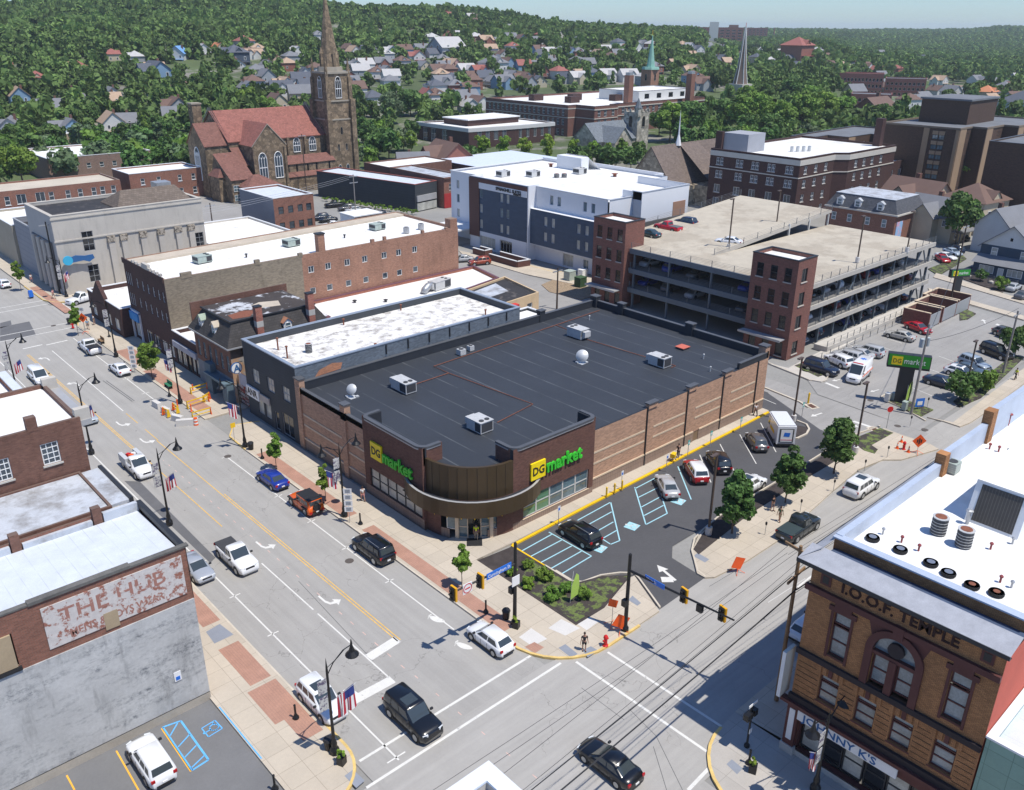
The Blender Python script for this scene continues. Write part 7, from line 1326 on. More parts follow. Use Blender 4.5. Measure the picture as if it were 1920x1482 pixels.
def quads_mesh(name,V,tone,m):
 nq=len(V)//4;me=bpy.data.meshes.new(name);me.vertices.add(len(V));me.vertices.foreach_set('co',V.astype(np.float32).ravel())
 me.loops.add(nq*4);me.loops.foreach_set('vertex_index',np.arange(nq*4,dtype=np.int32));me.polygons.add(nq);me.polygons.foreach_set('loop_start',np.arange(0,nq*4,4,dtype=np.int32));me.polygons.foreach_set('loop_total',np.full(nq,4,dtype=np.int32))
 a=me.attributes.new('tone','FLOAT','FACE');a.data.foreach_set('value',tone.astype(np.float32));me.materials.append(m);me.update();return me
LF_D=mat('leaf_deep_green',(.095,.18,.04),rough=.7,kind='leaf',var=.05,sc=.3);LF_M=mat('leaf_mid_green',(.16,.275,.04),rough=.7,kind='leaf',var=.05,sc=.3)
LF_L=mat('leaf_light_green',(.17,.29,.04),rough=.7,kind='leaf',var=.05,sc=.3);LF_Y=mat('leaf_yellow_green',(.21,.32,.035),rough=.7,kind='leaf',var=.05);LF_G=mat('leaf_grey_green',(.135,.20,.09),rough=.7,kind='leaf',var=.05);LF_F=mat('leaf_forest',(.125,.215,.055),rough=.8,kind='leaf',var=.16,sc=.01)
def trunkmesh(h,r,crown,seed,limbs=5):
 R=random.Random(seed);b=MB();b.tube([(0,0,-.3),(.04*h*R.uniform(-.3,.3),0,h*.5),(0,.03*h,h)],[r,r*.75,r*.5],7)
 for k in range(limbs):a=2*pi*k/limbs+R.random();z=h*R.uniform(.7,1);b.tube([(0,0,z),(crown*.35*cos(a),crown*.35*sin(a),z+crown*.45),(crown*.6*cos(a),crown*.6*sin(a),z+crown*.95)],[r*.45,r*.28,r*.1],5)
 return b.mesh('trunk',BARK)
TP={}
def proto(kind,v,m):
 k=(kind,v,m.name)
 if k in TP:return TP[k]
 g={'street':(1.4,2.0,3.1,40,4200,.11,'round',1.9,.07),'young':(.85,1.55,2.6,34,3200,.085,'cone',1.5,.04),'lot':(2.0,3.3,4.0,64,6000,.15,'cone',1.4,.11),'big':(5.6,5.0,8.6,44,5200,.36,'round',4.6,.35),'mid':(4.2,4.6,7.0,30,2000,.40,'round',3.6,.25),'shrub':(.8,.55,.45,22,2200,.07,'round',.2,.03),'bush':(1.7,1.4,1.6,22,1300,.15,'round',.8,.06),'avenue':(2.9,4.4,6.2,26,1900,.28,'round',2.6,.14),'conifer':(2.6,6.5,7.2,34,1500,.36,'cone',2.0,.2),'far':(4.6,4.2,6.6,20,620,.62,'round',3.4,.25)}[kind]
 V,t=leafcloud(100*v+hash_(kind),*g[:7]);TP[k]=(quads_mesh('crown',V,t,m),trunkmesh(g[7],g[8],g[0],v));return TP[k]
def hash_(s):return sum(ord(c)*(i+3)for i,c in enumerate(s))%97
def tree(kind,x,y,z,label,group=None,m=None,v=0,s=1.0,sz=None,name=None,cat='tree'):
 c,tr=proto(kind,v,m or LF_M);t=thing(name or{'conifer':'conifer_tree','shrub':'garden_shrub','bush':'leafy_bush'}.get(kind,'leafy_tree'),label,cat,(x,y,z),rnd.uniform(0,6.3),group);t.scale=(s,s,sz or s)
 o=sub('crown',c,t,(0,0,0));sub('trunk',tr,t,(0,0,0));return t
ST_='street trees on the main street pavement'
for i,(px,py,k,s,m,l)in enumerate(((519,882,'young',1.25,LF_L,'slim young street tree beside the blue sedan'),(611,940,'young',1.15,LF_L,'small street tree half covered by a flag beside the orange car'),(866,1102,'young',1.2,LF_L,'slim young street tree in front of the market entrance'),(286,712,'street',1.15,LF_M,'dense round street tree beside the green bench'),(147,628,'young',1.35,LF_L,'loose street tree behind the orange work signs at the far corner'),(40,545,'young',1.5,LF_L,'street tree beside the blue mail box'))):
 x,y=at(px,py,.15);tree(k,x,y,.15,l,ST_,m,i,s)
for i,(px,py,s)in enumerate(((1372,1000,1.12),(1472,943,1.0),(1563,888,1.12))):
 x,y=at(px,py,.15);tree('lot',x,y,.15,('broadest full tree, at the tip of the planted strip','middle tree of three in the planted strip by the parking lot','tree with a jagged top nearest the stop sign strip')[i],'trees in the strip between lot and cross street',LF_D,i,s*1.05,s)
for i,(px,py,s,l)in enumerate(((991,1063,.9,'nearest the yellow kerb'),(1021,1086,1.15,'beside the storm drain'),(993,1100,1.0,'sparse one behind the signal pole'),(1034,1122,1.15,'lowest one with brown base'),(1062,1108,1.0,'left of the green flag'),(1094,1121,1.05,'right of the green flag'),(958,1077,.8,'small one behind the street sign'))):
 x,y=at(px,py,.2);tree('shrub',x,y,.15,'round clipped shrub in the corner bed, '+l,'clipped shrubs in the corner bed',LF_Y if i in(2,6)else LF_M,i,s,name='garden_shrub',cat='shrub')
for i,(px,py,s,l)in enumerate(((1803,752,1.4,'bush with a white sign hung in it beside the navy sedan'),(1842,735,1.15,'dense bush beside the yellow pole cover'),(1902,668,1.7,'large bush at the right edge of the lot'),(1688,1,.1,''),(1838,528,.8,'low bush below the blue house porch'),(1874,545,.9,'spiky bush below the blue house'),(1885,515,.9,'bush among the rocks by the blue house'),(845,470,.9,'dark bush at the corner behind the orange brick wall'),(660,330,1.2,'bush at the foot of the church tower'))):
 if py>5:x,y=at(px,py);tree('bush',x,y,0,l,'bushes around the lots',LF_M if i%2 else LF_D,i,s,name='leafy_bush',cat='bush')
MIDT=[(45,352,'big',1.0,LF_M),(20,330,'big',.8,LF_D),(288,322,'big',.62,LF_M),(163,300-60,'big',.95,LF_G),(556,352,'avenue',.6,LF_D),(577,352,'avenue',.65,LF_D),(60,262,'big',.8,LF_D),(420,320-110,'big',.9,LF_D),(465,215,'big',1.0,LF_M),(300,275,'mid',.9,LF_D),(180,262,'mid',1.0,LF_D),(100,285,'mid',.8,LF_D),(505,222,'big',.8,LF_M),(692,283,'mid',.95,LF_D),(722,290,'avenue',.75,LF_M),(745,292,'avenue',.9,LF_M),(772,292,'avenue',.85,LF_M),(735,240,'big',1.1,LF_G),(680,225,'big',.8,LF_G),(770,225,'big',1.1,LF_D),(848,215,'big',.95,LF_D),(905,305,'avenue',1.05,LF_Y),(945,308,'avenue',1.0,LF_Y),(983,310,'avenue',1.0,LF_Y),(1027,308,'avenue',1.0,LF_Y),(1075,296,'avenue',.75,LF_Y),(1110,310,'avenue',.85,LF_Y),(1140,312,'avenue',.85,LF_Y),(968,230,'avenue',.8,LF_Y),(1170,300,'bush',2.2,LF_M),(1255,272,'big',1.25,LF_M),(1290,270,'big',1.35,LF_D),(1235,262,'big',.9,LF_D),(1385,255,'big',1.25,LF_M),(1420,248,'big',1.3,LF_M),(1350,245,'big',1.1,LF_D),(1460,262,'big',1.3,LF_M),(1500,252,'big',1.35,LF_M),(1540,240,'big',1.25,LF_M),(1575,235,'big',1.1,LF_M),(1430,205,'big',1.1,LF_D),(1480,205,'big',1.2,LF_D),(1400,215,'big',1.1,LF_M),(1520,212,'big',1.1,LF_M),(1650,245,'mid',1.1,LF_D),(1680,240,'mid',1.1,LF_D),(1620,245,'mid',1.0,LF_M),(1440,272,'big',1.0,LF_D),(1395,275,'mid',1.1,LF_D),(1745,372,'big',.85,LF_D),(1790,372,'big',1.0,LF_M),(1820,368,'big',1.15,LF_M),(1840,350,'big',.95,LF_M),(1790,462,'mid',1.05,LF_D),(1905,420,'mid',.7,LF_D),(1850,268,'mid',.8,LF_M),(1905,240,'mid',.9,LF_M),(1770,210,'mid',1.1,LF_D),(1820,200,'mid',.9,LF_D),(1900,210,'mid',.9,LF_D)]
LAND=[(0,'at the far left'),(130,'behind the bank'),(330,'just left of the church'),(440,'behind the church roof'),(590,'by the church tower'),(700,'right of the church tower'),(850,'behind the hotel'),(1000,'near the library'),(1180,'below the school chimneys'),(1330,'in the park behind the apartments'),(1480,'at the right of the park'),(1620,'behind the apartment towers'),(1760,'near the right edge'),(1880,'at the very right edge')]
def zone(px):return[n for x,n in LAND if px>=x][-1]if px>=0 else LAND[0][1]
LBL=[]
def later(o,px,base):LBL.append((base,px,o))
for i,(px,py,k,s,m)in enumerate(MIDT):
 x,y=hit(px,py)if py<260 else at(px,py);z=terr(x,y)
 t=tree(k,x,y,z,'x','trees between the downtown buildings',m,i%4,s)
 later(t,px,{'leaf_deep_green':'dark green','leaf_mid_green':'bright green','leaf_grey_green':'pale grey green','leaf_yellow_green':'yellow green','leaf_light_green':'light green'}[m.name]+(' tree ' if k!='bush' else ' bush ')+zone(px))
def flatm(n,c,r=.85):return mat(n,c,rough=r,var=.08,sc=.3)
WALLS={'white':flatm('house_white',(.60,.60,.58)),'cream':flatm('house_cream',(.52,.45,.33)),'grey':flatm('house_grey',(.33,.35,.37)),'blue':flatm('house_blue',(.20,.32,.45)),'brick':flatm('house_brick',(.27,.11,.08)),'dark':flatm('house_dark',(.06,.08,.11)),'pink':flatm('house_pink',(.5,.32,.29))}
ROOFS={'grey':mat('shingle_grey',(.19,.195,.21),var=.08,sc=.5),'brown':mat('shingle_brown_house',(.16,.10,.08),var=.08,sc=.5),'tan':mat('shingle_tan',(.42,.30,.21),var=.08),'red':mat('shingle_red',(.30,.11,.09),var=.08),'slate':mat('shingle_slate',(.10,.11,.135),var=.08),'blue':mat('shingle_blue',(.16,.34,.62),var=.05),'orange':mat('shingle_orange',(.55,.22,.11),var=.05),'pale':mat('shingle_pale',(.46,.45,.44),var=.08)}
HM={}
def house_mesh(v,wall,roof):
 k=(v,wall,roof)
 if k in HM:return HM[k]
 w,r,c=MB(),MB(),MB();W,D,H=((7.5,10,5.6),(9,9,6.2),(8,11,5.2),(10,8,4.2))[v]
 w.box(-W/2,W/2,-D/2,D/2,-2.5,H)
 if v==0:gable(r,-W/2,W/2,-D/2,D/2,H,3.4,'y',.4,.2,0,0,w)
 elif v==1:hip(r,-W/2,W/2,-D/2,D/2,H,3.0,.5);q=MB();gable(r,-1.4,1.4,-D/2+.2,0,H+.7,1.3,'y',.2,.12,0,0,w);w.box(-1.4,1.4,-D/2+.2,0,H,H+.7)
 elif v==2:gable(r,-W/2,W/2,-D/2,D/2,H,3.2,'y',.4,.2,0,0,w);w.box(-W/2-2.2,-W/2,-2.5,2.5,-2.5,H);gable(r,-W/2-2.2,0,-2.5,2.5,H-.05,2.4,'x',.35,.18,0,0,w)
 else:gable(r,-W/2,W/2,-D/2,D/2,H,3.0,'x',.4,.2,0,0,w)
 p=MB();p.box(-W/2+.3,W/2-.3,-D/2-2.0,-D/2,2.4,2.55);p.box(-W/2+.4,-W/2+.55,-D/2-1.9,-D/2-1.75,-2,2.4);p.box(W/2-.55,W/2-.4,-D/2-1.9,-D/2-1.75,-2,2.4)
 c.box(-.4+W*.2,.4+W*.2,D*.1-.4,D*.1+.4,H,H+3.9)
 HM[k]=(w.mesh('wall',WALLS[wall]),r.mesh('roof',ROOFS[roof]),c.mesh('chimney',BR_B),p.mesh('porch_roof',ROOFS[roof]),(W,D,H));return HM[k]
HW1=MB().box(-.5,.5,-.05,0,0,1.4,0).box(-.38,.38,-.07,-.05,.12,1.28,1).mesh('window',[W_,MATS['glass_dark']])
def house(px,py,v,wall,roof,s=1.0,rz=None,label=None,ground=None):
 x,y=ground or hit(px,py);z=terr(x,y);M_=house_mesh(v,wall,roof);W,D,H=M_[4]
 t=thing('house',label or 'x','house',(x,y,z),rz if rz is not None else rad(rnd.choice((-8,82,-20,70,-98))),'houses of the town');t.scale=(s,)*3
 w=sub('wall',M_[0],t,(0,0,0));r=sub('roof',M_[1],t,(0,0,0));sub('porch_roof',M_[3],t,(0,0,0))
 if v!=1:sub('chimney',M_[2],r,(0,0,0))
 if math.hypot(x,y)<950:
  for(a,b_,q)in((-W*.25,-D/2,0),(W*.25,-D/2,0),(-W/2,-D*.2,-pi/2),(-W/2,D*.2,-pi/2),(W/2,-D*.2,pi/2)):
   if v==2 and q==-pi/2:a-=0;b_+=D*.15*(1 if b_>0 else-1)
   sub('window',HW1,t,(a,b_,3.2),q)
   if q==0:sub('window',HW1,t,(a,b_,.7),q)
 if not label:later(t,px,'%s house with %s roof %s'%(wall,roof,hz_(px,math.hypot(x,y))))
 return t
def hz_(px,r):return zone(px).replace('at the','toward the')if r<430 else('low on the slope ' if r<620 else 'midway up the slope ' if r<850 else 'high on the hill ')+{0:'at the left',1:'left of the spire',2:'above the library',3:'above the school',4:'behind the park',5:'beyond the towers',6:'at the right edge'}[min(6,int(np.digitize(px,(200,620,960,1280,1560,1780))))]
Z1="770,375 880,445 635,575 1140,320 1290,350 1455,325 1400,345 1575,385 1640,372 1620,412 1430,525 1500,482 1720,470 1790,485 1650,520 1700,503 1740,545 1690,583 300,650 440,432 640,362 230,175 1790,242 700,745 640,765 1000,700 1000,655 20,412 220,505 430,585 120,602 620,612 1560,640 80,790 1340,398"
Z2="40,300 70,330 150,310 350,240 430,352 530,302 640,290 610,225 680,230 750,245 810,258 890,258 950,245 1010,255 510,250 460,402 540,422 80,412 130,402 110,442 200,462 340,392 1110,322 1160,327 1230,327 1280,332 1330,335 1320,388 1380,398 1510,362 850,382 780,442 800,482 860,492 950,472 1020,482 1100,492 910,503 1040,517 1220,452 1260,472 1340,452 1400,462 1490,462 1610,462 1320,268 1210,212 890,162 950,187 730,122 760,127 740,152 800,152 590,97 620,102 500,97 1270,197 1870,402 480,602 530,602 770,622 700,602 720,642 530,547 180,622 640,542 560,472 600,442 1720,330 1650,300 20,352 250,350 1440,345 1180,380 700,430 930,400"
Z3="40,350 210,350 240,382 40,432 50,482 100,512 210,292 460,307 470,372 550,322 410,357 810,397 890,402 1020,397 1090,412 820,347 1040,312 1320,372 1400,362 1410,392 1570,362 1260,622 1300,602 1340,582 1720,502 1780,502 1840,512 1890,532 1720,592 1780,582 1740,662 1800,642 1850,602 300,340 650,400 600,350 1640,480 1870,470 960,560 1500,560"
wl_,rl_=['white','cream','grey','brick','white','cream','grey','blue','white','white'],['grey','brown','tan','slate','grey','red','pale','brown','slate','tan','pale','grey','brown','grey']
HP=[]
for q,ox in((Z1,0),(Z2,640),(Z3,1280)):
 for tkn in q.split():
  a,b_=map(float,tkn.split(','));HP.append((ox+a/3,b_/3+3))
for i,(px,py)in enumerate(HP):house(px,py,rnd.randrange(4),rnd.choice(wl_),rnd.choice(rl_),1.15)
k_=0
while k_<90:
 px,py=rnd.uniform(350,1915),rnd.uniform(88,190)
 if(px<900 and py<105)or(1250<px<1620 and py>135)or any(abs(px-a)/1.6<7 and abs(py-b_)<7 for a,b_ in HP)or(930<px<1400 and py>165):continue
 HP.append((px,py));house(px,py,rnd.randrange(4),rnd.choice(wl_),rnd.choice(rl_),1.1);k_+=1
for px,py,v,w,r,s,rz,l in((339,122,0,'white','blue',1.3,rad(-40),'white house with a bright blue roof high among the trees'),(460,100,1,'white','red',1.3,0,'tall white house with a red flat topped roof on the wooded hill'),(411,106,0,'cream','orange',1.0,0,'small house with a bright orange roof on the wooded hill'),(443,128,1,'dark','slate',1.6,0,'large dark blue house midway up the wooded hill'),(296,160,2,'blue','slate',1.6,0,'blue grey house with dark roof amid the trees left of the church'),(330,190,3,'cream','brown',1.3,0,'cream house with a broad brown roof left of the church'),(134,268,2,'blue','grey',1.15,0,'blue house with white trim and grey gables behind the brick row'),(1018,82,1,'brick','red',1.3,0,'red roofed house high on the hill above the school'),(1492,118,1,'brick','red',2.6,0,'large red brick mansion with red hipped roof beyond the park'),(1678,142,1,'brick','red',1.1,0,'small red tower like house near the far car park'),(1845,196,1,'cream','orange',1.3,0,'cream house with orange hipped roof at the right edge'),(1908,235,1,'white','slate',1.9,rad(-8),'large white three storey house at the right edge'),(1636,238,3,'brick','brown',2.0,0,'long brown roofed building behind the leafy park'),(846,138,2,'pink','tan',1.2,0,'pink house with a tan roof above the library'),(925,148,1,'white','grey',1.7,0,'big white house with grey hipped roof above the library'),(838,112,3,'grey','pale',2.3,0,'long pale roofed institution high above the library')):house(px,py,v,w,r,s,rz,l)
def gh(x,y,v,w,r,s,rz,l):return house(0,0,v,w,r,s,rz,l,ground=(x,y))
gh(214,84,2,'cream','grey',1.15,rad(-8),'beige gabled house beside the red mansard house');gh(228,96,2,'cream','brown',1.3,rad(-8),'cream house with many brown gables behind the garage');gh(229,82,1,'cream','brown',1.25,rad(-8),'cream brown roofed house under the big tree by the towers');gh(212,68,0,'white','grey',1.1,rad(80),'white and grey gabled house above the blue house');gh(206,56,2,'cream','grey',1.1,rad(-8),'cream house with skylight roof above the blue house')
gh(168,232,0,'cream','grey',1.0,rad(60),'timbered house with grey steep roof by the church tower');gh(182,232,2,'brick','brown',1.35,rad(-10),'brown roofed brick house with a blue dormer by the church tower')
t=thing('blue_house','dark blue two storey house with white windows and glazed porch on the side street','house',(184.6,50,0));w_=MB();r=MB();w_.box(187.5,198,53.2,64,0,6.0,0);w_.box(184.8,187.5,53.4,63.8,0,2.9);DB=mat('siding_navy',(.045,.075,.115),kind='siding',bs=(1.4,0),col2=(.03,.05,.08),var=.06)
gable(r,187.5,198,53.2,64,6.0,4.4,'x',.5,.2,0,1,w_);r.face([(184.3,53,2.8),(184.3,64.2,2.8),(187.6,64.2,4.1),(187.6,53,4.1)][::-1]);w_.obj('wall',[DB,WALLS['white']],t);r.obj('roof',ROOFS['grey'],t)
for y in(61.3,55.8):window(t,187.48,y,3.9,-pi/2,1.2,1.7,'dh',W_,GL_C)
for y,w in((61.2,2.8),(55.9,2.8)):window(t,184.78,y,.9,-pi/2,w,1.5,'v3',W_,GL_C,None,'porch_window')
window(t,184.78,58.5,.1,-pi/2,1.1,2.2,'1',W_,WALLS['white'],None,'door');window(t,187.46,58.6,7.2,-pi/2,.7,.8,'1',W_,GL_K);q=thing('porch_ramp','zigzag wooden ramp in front of the blue house porch','ramp',(181,58,0));railing(q,[(182,63),(182,54),(180,54),(180,62)],.3,.9,3,1.5)
for i,(px,py)in enumerate(((1838,520),(1858,532),(1880,530),(1890,525),(1872,512),(1815,520))):x,y=at(px,py);q=thing('garden_rock','pale boulder in the mulch below the blue house, '+('leftmost of the six','beside the spiky bush','third from left','largest by the driveway','near the house corner','by the ramp foot')[i],'rock',(x,y,0),i,'boulders in the mulch bed');MB().ball(x,y,.2,.7,.5,.45,7).obj('boulder',CON2,q)
def far_block(name,label,px0,px1,py,h,wall,roof,d=22,wins=None,cat='building',z=None,g=None,rows=2,zz=0):
 (x0,y0),(x1,y1)=hit(px0,py),hit(px1,py);r0=(math.hypot(x0,y0)+math.hypot(x1,y1))/2
 def pp(px,r):q=ray(px,py);k=r/math.hypot(q[0],q[1]);return q[0]*k,q[1]*k
 A,B,C,D=pp(px0,r0),pp(px1,r0),pp(px1+(1 if 0 else 0),r0+d),pp(px0,r0+d);z0=min(terr(*A),terr(*B))+zz;L_=math.hypot(B[0]-A[0],B[1]-A[1])
 w=[(0,u,z0+h*(.12+.8*k/rows),L_/n*.6,h/rows*.42,'1')for n in(wins or 0,)if n for u in lin(L_/n*.6,L_-L_/n*.6,n)for k in range(rows)]
 return building(name,label,[A,B,C,D],z0+h,wall,roof,.6,.5,None,z0=z0-8,wins=w,cat=cat,pm=GL_K,d=.3)
HOS=mat('brick_far_red',(.24,.10,.085),var=.08)
far_block('hospital','large red brick hospital on the skyline with white roof plant',1302,1392,79,22,HOS,RFG,40,8,'hospital',rows=4,zz=9);far_block('hospital_wing','right wing of the red brick hospital on the skyline',1393,1437,79,20,HOS,RFG,35,6,'hospital',rows=4,zz=9)
far_block('hospital_plant_room','white rooftop plant block above the skyline hospital',1328,1345,79,26,LW,RFG,14,None,zz=8);far_block('hospital_tower','low brick lift tower of the skyline hospital',1364,1382,79,25,HOS,RFG,20,zz=8)
x,y=hit(1450,74);z=terr(x,y);t=thing('factory_chimney','tall thin red brick chimney right of the skyline hospital','chimney',(x,y,z));MB().cyl(x,y,z-5,z+26,2.2,1.5,10).obj('stack',HOS,t)
far_block('brick_school','long three storey red brick school with stone bands beyond the park',1569,1652,178,15,HOS,HOS,20,12,rows=3);far_block('brick_school_annex','right end of the long red brick school beyond the park',1655,1732,182,13,HOS,RFG,22,9,rows=3)
far_block('brick_store','low brick building with red end wall in front of the long brick school',1592,1668,206,9,HOS,RFG,20,7,rows=2)
for px,py,h,lab,m,w in((1384,195,40,'tall slender ribbed grey brown church spire behind the park',mat('spire_brown',(.17,.125,.10),var=.08),4.0),):
 x,y=hit(px,py);z=terr(x,y);t=thing('church_spire',lab,'church spire',(x,y,z));MB().lathe(x,y,[(w,z+11),(w*.62,z+19),(.2,z+42)],6).obj('spire',m,t)
 for k in range(6):a=pi/3*k;MB().tube([(x+w*cos(a),y+w*sin(a),z+11),(x+w*.63*cos(a),y+w*.63*sin(a),z+19),(x+.2*cos(a),y+.2*sin(a),z+42)],.3,4).obj('rib',LW,t)
 MB().box(x-5,x+5,y-5,y+5,z-3,z+11).obj('tower_base',LIME,t);MB().tube([(x,y,z+41),(x,y,z+44)],.15,4).obj('cross',RED,t)
x,y=hit(1217,172);z=terr(x,y);t=thing('green_spire_tower','red brick bell tower with a slim pale green copper spire','church tower',(x,y,z));MB().box(x-4,x+4,y-4,y+4,z-3,z+13).obj('tower',BR_O,t);MB().cyl(x,y,z+13,z+14.5,5.6,5.2,8).cyl(x,y,z+14.5,z+33,2.6,.15,8).obj('copper_spire',mat('verdigris',(.25,.46,.38),var=.08),t);MB().tube([(x,y,z+33),(x,y,z+36)],.2,4).obj('cross',YEL,t)
for k,(a,b_)in enumerate(((0,-1),(-1,0))):gothic(t,x+a*4.02,y+b_*4.02,z+6.5,-pi/2*k,1.6,4,STC,GL_K,False)
x,y=hit(961,36);z=terr(x,y);t=thing('radio_mast','thin lattice radio mast on the hill crest above the library','mast',(x,y,z));MB().tube([(x-1,y,z),(x,y,z+42)],.22,4).tube([(x+1,y,z),(x,y,z+42)],.22,4).obj('mast',STEEL,t)
for i,(px,py)in enumerate(FARC):
 x,y=hit(px,py)if py<258 else at(px,py);c=i%6;o=bpy.data.objects.new('far_car',fm[c]);COL.objects.link(o);o.location=(x,y,terr(x,y)+.1);o.rotation_euler[2]=rad(40+(i%3)*5);tag(o,'x','car','cars in the distant car parks');later(o,px,fc[c]+' car '+('in the distant car park beyond the brick school' if px>1600 else 'in the far left car park' if px<300 else 'on a distant street'))
def drape(name,P,m,dz=.35,n=6):
 G=[[(0,0)]*(n+1)for _ in range(n+1)];b=MB();q=[hit(*p)for p in P]
 for i in range(n+1):
  for j in range(n+1):u,v=i/n,j/n;x=(q[0][0]*(1-u)+q[1][0]*u)*(1-v)+(q[3][0]*(1-u)+q[2][0]*u)*v;y=(q[0][1]*(1-u)+q[1][1]*u)*(1-v)+(q[3][1]*(1-u)+q[2][1]*u)*v;G[i][j]=(x,y,terr(x,y)+dz)
 for i in range(n):
  for j in range(n):b.face([G[i][j],G[i+1][j],G[i+1][j+1],G[i][j+1]])
 tag(b.obj(name,m),kind='structure')
drape('far_car_park',[(1675,150),(1775,152),(1775,134),(1685,136)],AS_L,1.2);drape('far_lawn',[(1560,163),(1770,178),(1770,154),(1580,150)],GRASSM,1.0);drape('far_lawn',[(680,262),(850,292),(900,285),(720,250)],GRASSM,.2)
houses_xy=np.array([tuple(o.location[:2])for b_,p,o in LBL if o.name.startswith('house')]+[(0,0)])
TV=[leafcloud(300+k,5.2,4.8,6.4,13,150,1.15,'round')for k in range(5)]+[leafcloud(320,3.2,7.0,7.0,14,140,.95,'cone')]
TF=[leafcloud(340+k,5.8,5.2,6.0,8,64,1.9,'round')for k in range(3)]
WV,WT,CAND=[],[],[]
az0,az1=YAW-rad(33.5),YAW+rad(33.5);r=300.0;T_=np.random.RandomState(3)
while r<1420:
 sp=9.5 if r<800 else 11.5;n=int((az1-az0)*r/sp)
 for k in range(n):
  a=az0+(k+T_.uniform(-.45,.45))*sp/r;rr_=r+T_.uniform(-4.5,4.5);x,y=rr_*sin(a),rr_*cos(a);px=960+FPX*math.tan(a-YAW);e=(terr(x,y)+0-CAMH)/rr_;py=50-e*FPX
  if(275<x<380 and 258<y<336)or(780<px<1050 and 222<py<300)or(915<px<1240 and 172<py<275):continue
  if 222<x<274 and 262<y<312:continue
  dens=1.0 if r>1000 or(px<640 and py<108)or(px<330 and py<150)else(.62 if px<640 else(.40 if py>130 else .52)if px<1280 else .46)
  cl=sin(x*.031+1)*sin(y*.027+2)+sin((x+y)*.014);dens=min(1,dens*(1+.45*cl))if dens<1 else 1
  if T_.rand()>dens:continue
  if r<1150:
   dd=np.hypot(houses_xy[:,0]-x,houses_xy[:,1]-y)
   if dd.min()<7.5:continue
   ca=math.atan2(x,y);near=(np.abs(np.arctan2(houses_xy[:,0],houses_xy[:,1])-ca)<8/rr_)&(np.hypot(houses_xy[:,0],houses_xy[:,1])>rr_)&(dd<24)
   if near.any()and T_.rand()<.8:continue
  if(1560<px<1735 and 140<py<205)or(1675<px<1775 and 130<py<156)or(1290<px<1450 and 66<py<96 and r>820):continue
  CAND.append((rr_,x,y,px,py))
 r+=sp*.92
CAND.sort();IND=CAND[:225]
for i,(rr_,x,y,px,py)in enumerate(IND):
 s=rnd.uniform(.75,1.2);m=rnd.choice((LF_D,LF_D,LF_M,LF_G,LF_D));kd='conifer' if rnd.random()<.06 else 'far'
 t=tree(kd,x,y,terr(x,y)-.5,'x','trees among the houses of the town',m,i%5,s);later(t,px,{'leaf_deep_green':'dark green','leaf_mid_green':'bright green','leaf_grey_green':'pale grey green'}[m.name]+(' conifer ' if kd=='conifer' else ' round tree ')+'among houses '+hz_(px,rr_))
for rr_,x,y,px,py in CAND[225:]:
 far_=rr_>760;V,t=(TF[T_.randint(3)]if far_ else TV[min(5,T_.randint(12)//2)]);s=T_.uniform(.72,1.25);a=T_.uniform(0,6.28);c,n_=cos(a)*s,sin(a)*s
 Q=np.empty_like(V);Q[:,0]=V[:,0]*c-V[:,1]*n_+x;Q[:,1]=V[:,0]*n_+V[:,1]*c+y;Q[:,2]=V[:,2]*s*T_.uniform(.85,1.25)+terr(x,y)-1.0;WV.append(Q);WT.append(np.clip(t+T_.normal()*.17,0,1))
me=quads_mesh('wooded_hillside',np.concatenate(WV),np.concatenate(WT),LF_F);o=bpy.data.objects.new('wooded_hillside',me);COL.objects.link(o);tag(o,'dense green woods covering the hillside behind the town','woods',None,'stuff')
WV,WT=[],[];r=1500.0
while r<4300:
 sp=15 if r<2600 else 21;a0_=YAW+rad(5)if r>1500 else az0;n=int((az1-a0_)*r/sp)
 for k in range(n):
  a=a0_+(k+T_.uniform(-.5,.5))*sp/r;rr_=r+T_.uniform(-8,8);x,y=rr_*sin(a),rr_*cos(a);V,t=TF[T_.randint(3)];V,t=V[:4*36],t[:36];s=(1.5 if r<2600 else 2.2)*T_.uniform(.8,1.2);Q=V*s;Q[:,0]+=x;Q[:,1]+=y;Q[:,2]=V[:,2]*s*.8+terr(x,y)-2*s;WV.append(Q);WT.append(np.clip(t+T_.normal()*.14,0,1))
 r+=sp*(1.3 if r<2600 else 1.6)
me=quads_mesh('distant_woods',np.concatenate(WV),np.concatenate(WT),LF_F);o=bpy.data.objects.new('distant_woods',me);COL.objects.link(o);tag(o,'hazy blue green woods on the far ridge at the right','woods',None,'stuff')
print('TREES',len(CAND),len(WV))
ORD=['leftmost','second from left','third from left','fourth from left','fifth from left','sixth from left','seventh from left','eighth from left','ninth from left','tenth from left','eleventh from left','twelfth from left','thirteenth from left','fourteenth from left','fifteenth from left']
from collections import defaultdict
_g=defaultdict(list)
for b_,px,o in LBL:_g[b_].append((px,o))
for b_,L_ in _g.items():
 L_.sort(key=lambda q:q[0])
 for i,(px,o)in enumerate(L_):o['label']=b_ if len(L_)==1 else b_+', '+(ORD[i]if i<15 else 'number %d from left'%(i+1))
FLG=mat('flag_red',(.45,.03,.05),rough=.8,kind='flat');FLB=mat('flag_blue',(.03,.05,.22),rough=.8,kind='flat');BAN=mat('banner_print',(.5,.5,.48),kind='patch',bs=(4,.5),col2=(.12,.1,.16),var=.2)
def xyz(p,z=0):return(*at(*p,z),z)
def pf(name,label,cat,p,z=.15,group=None,g=None):
 """thing standing at a surveyed foot point; parts are built round the origin"""
 x,y=at(*p,z);t=thing(name,label,cat,(x,y,z),0,group);WL[t]=(0,0,0);return t
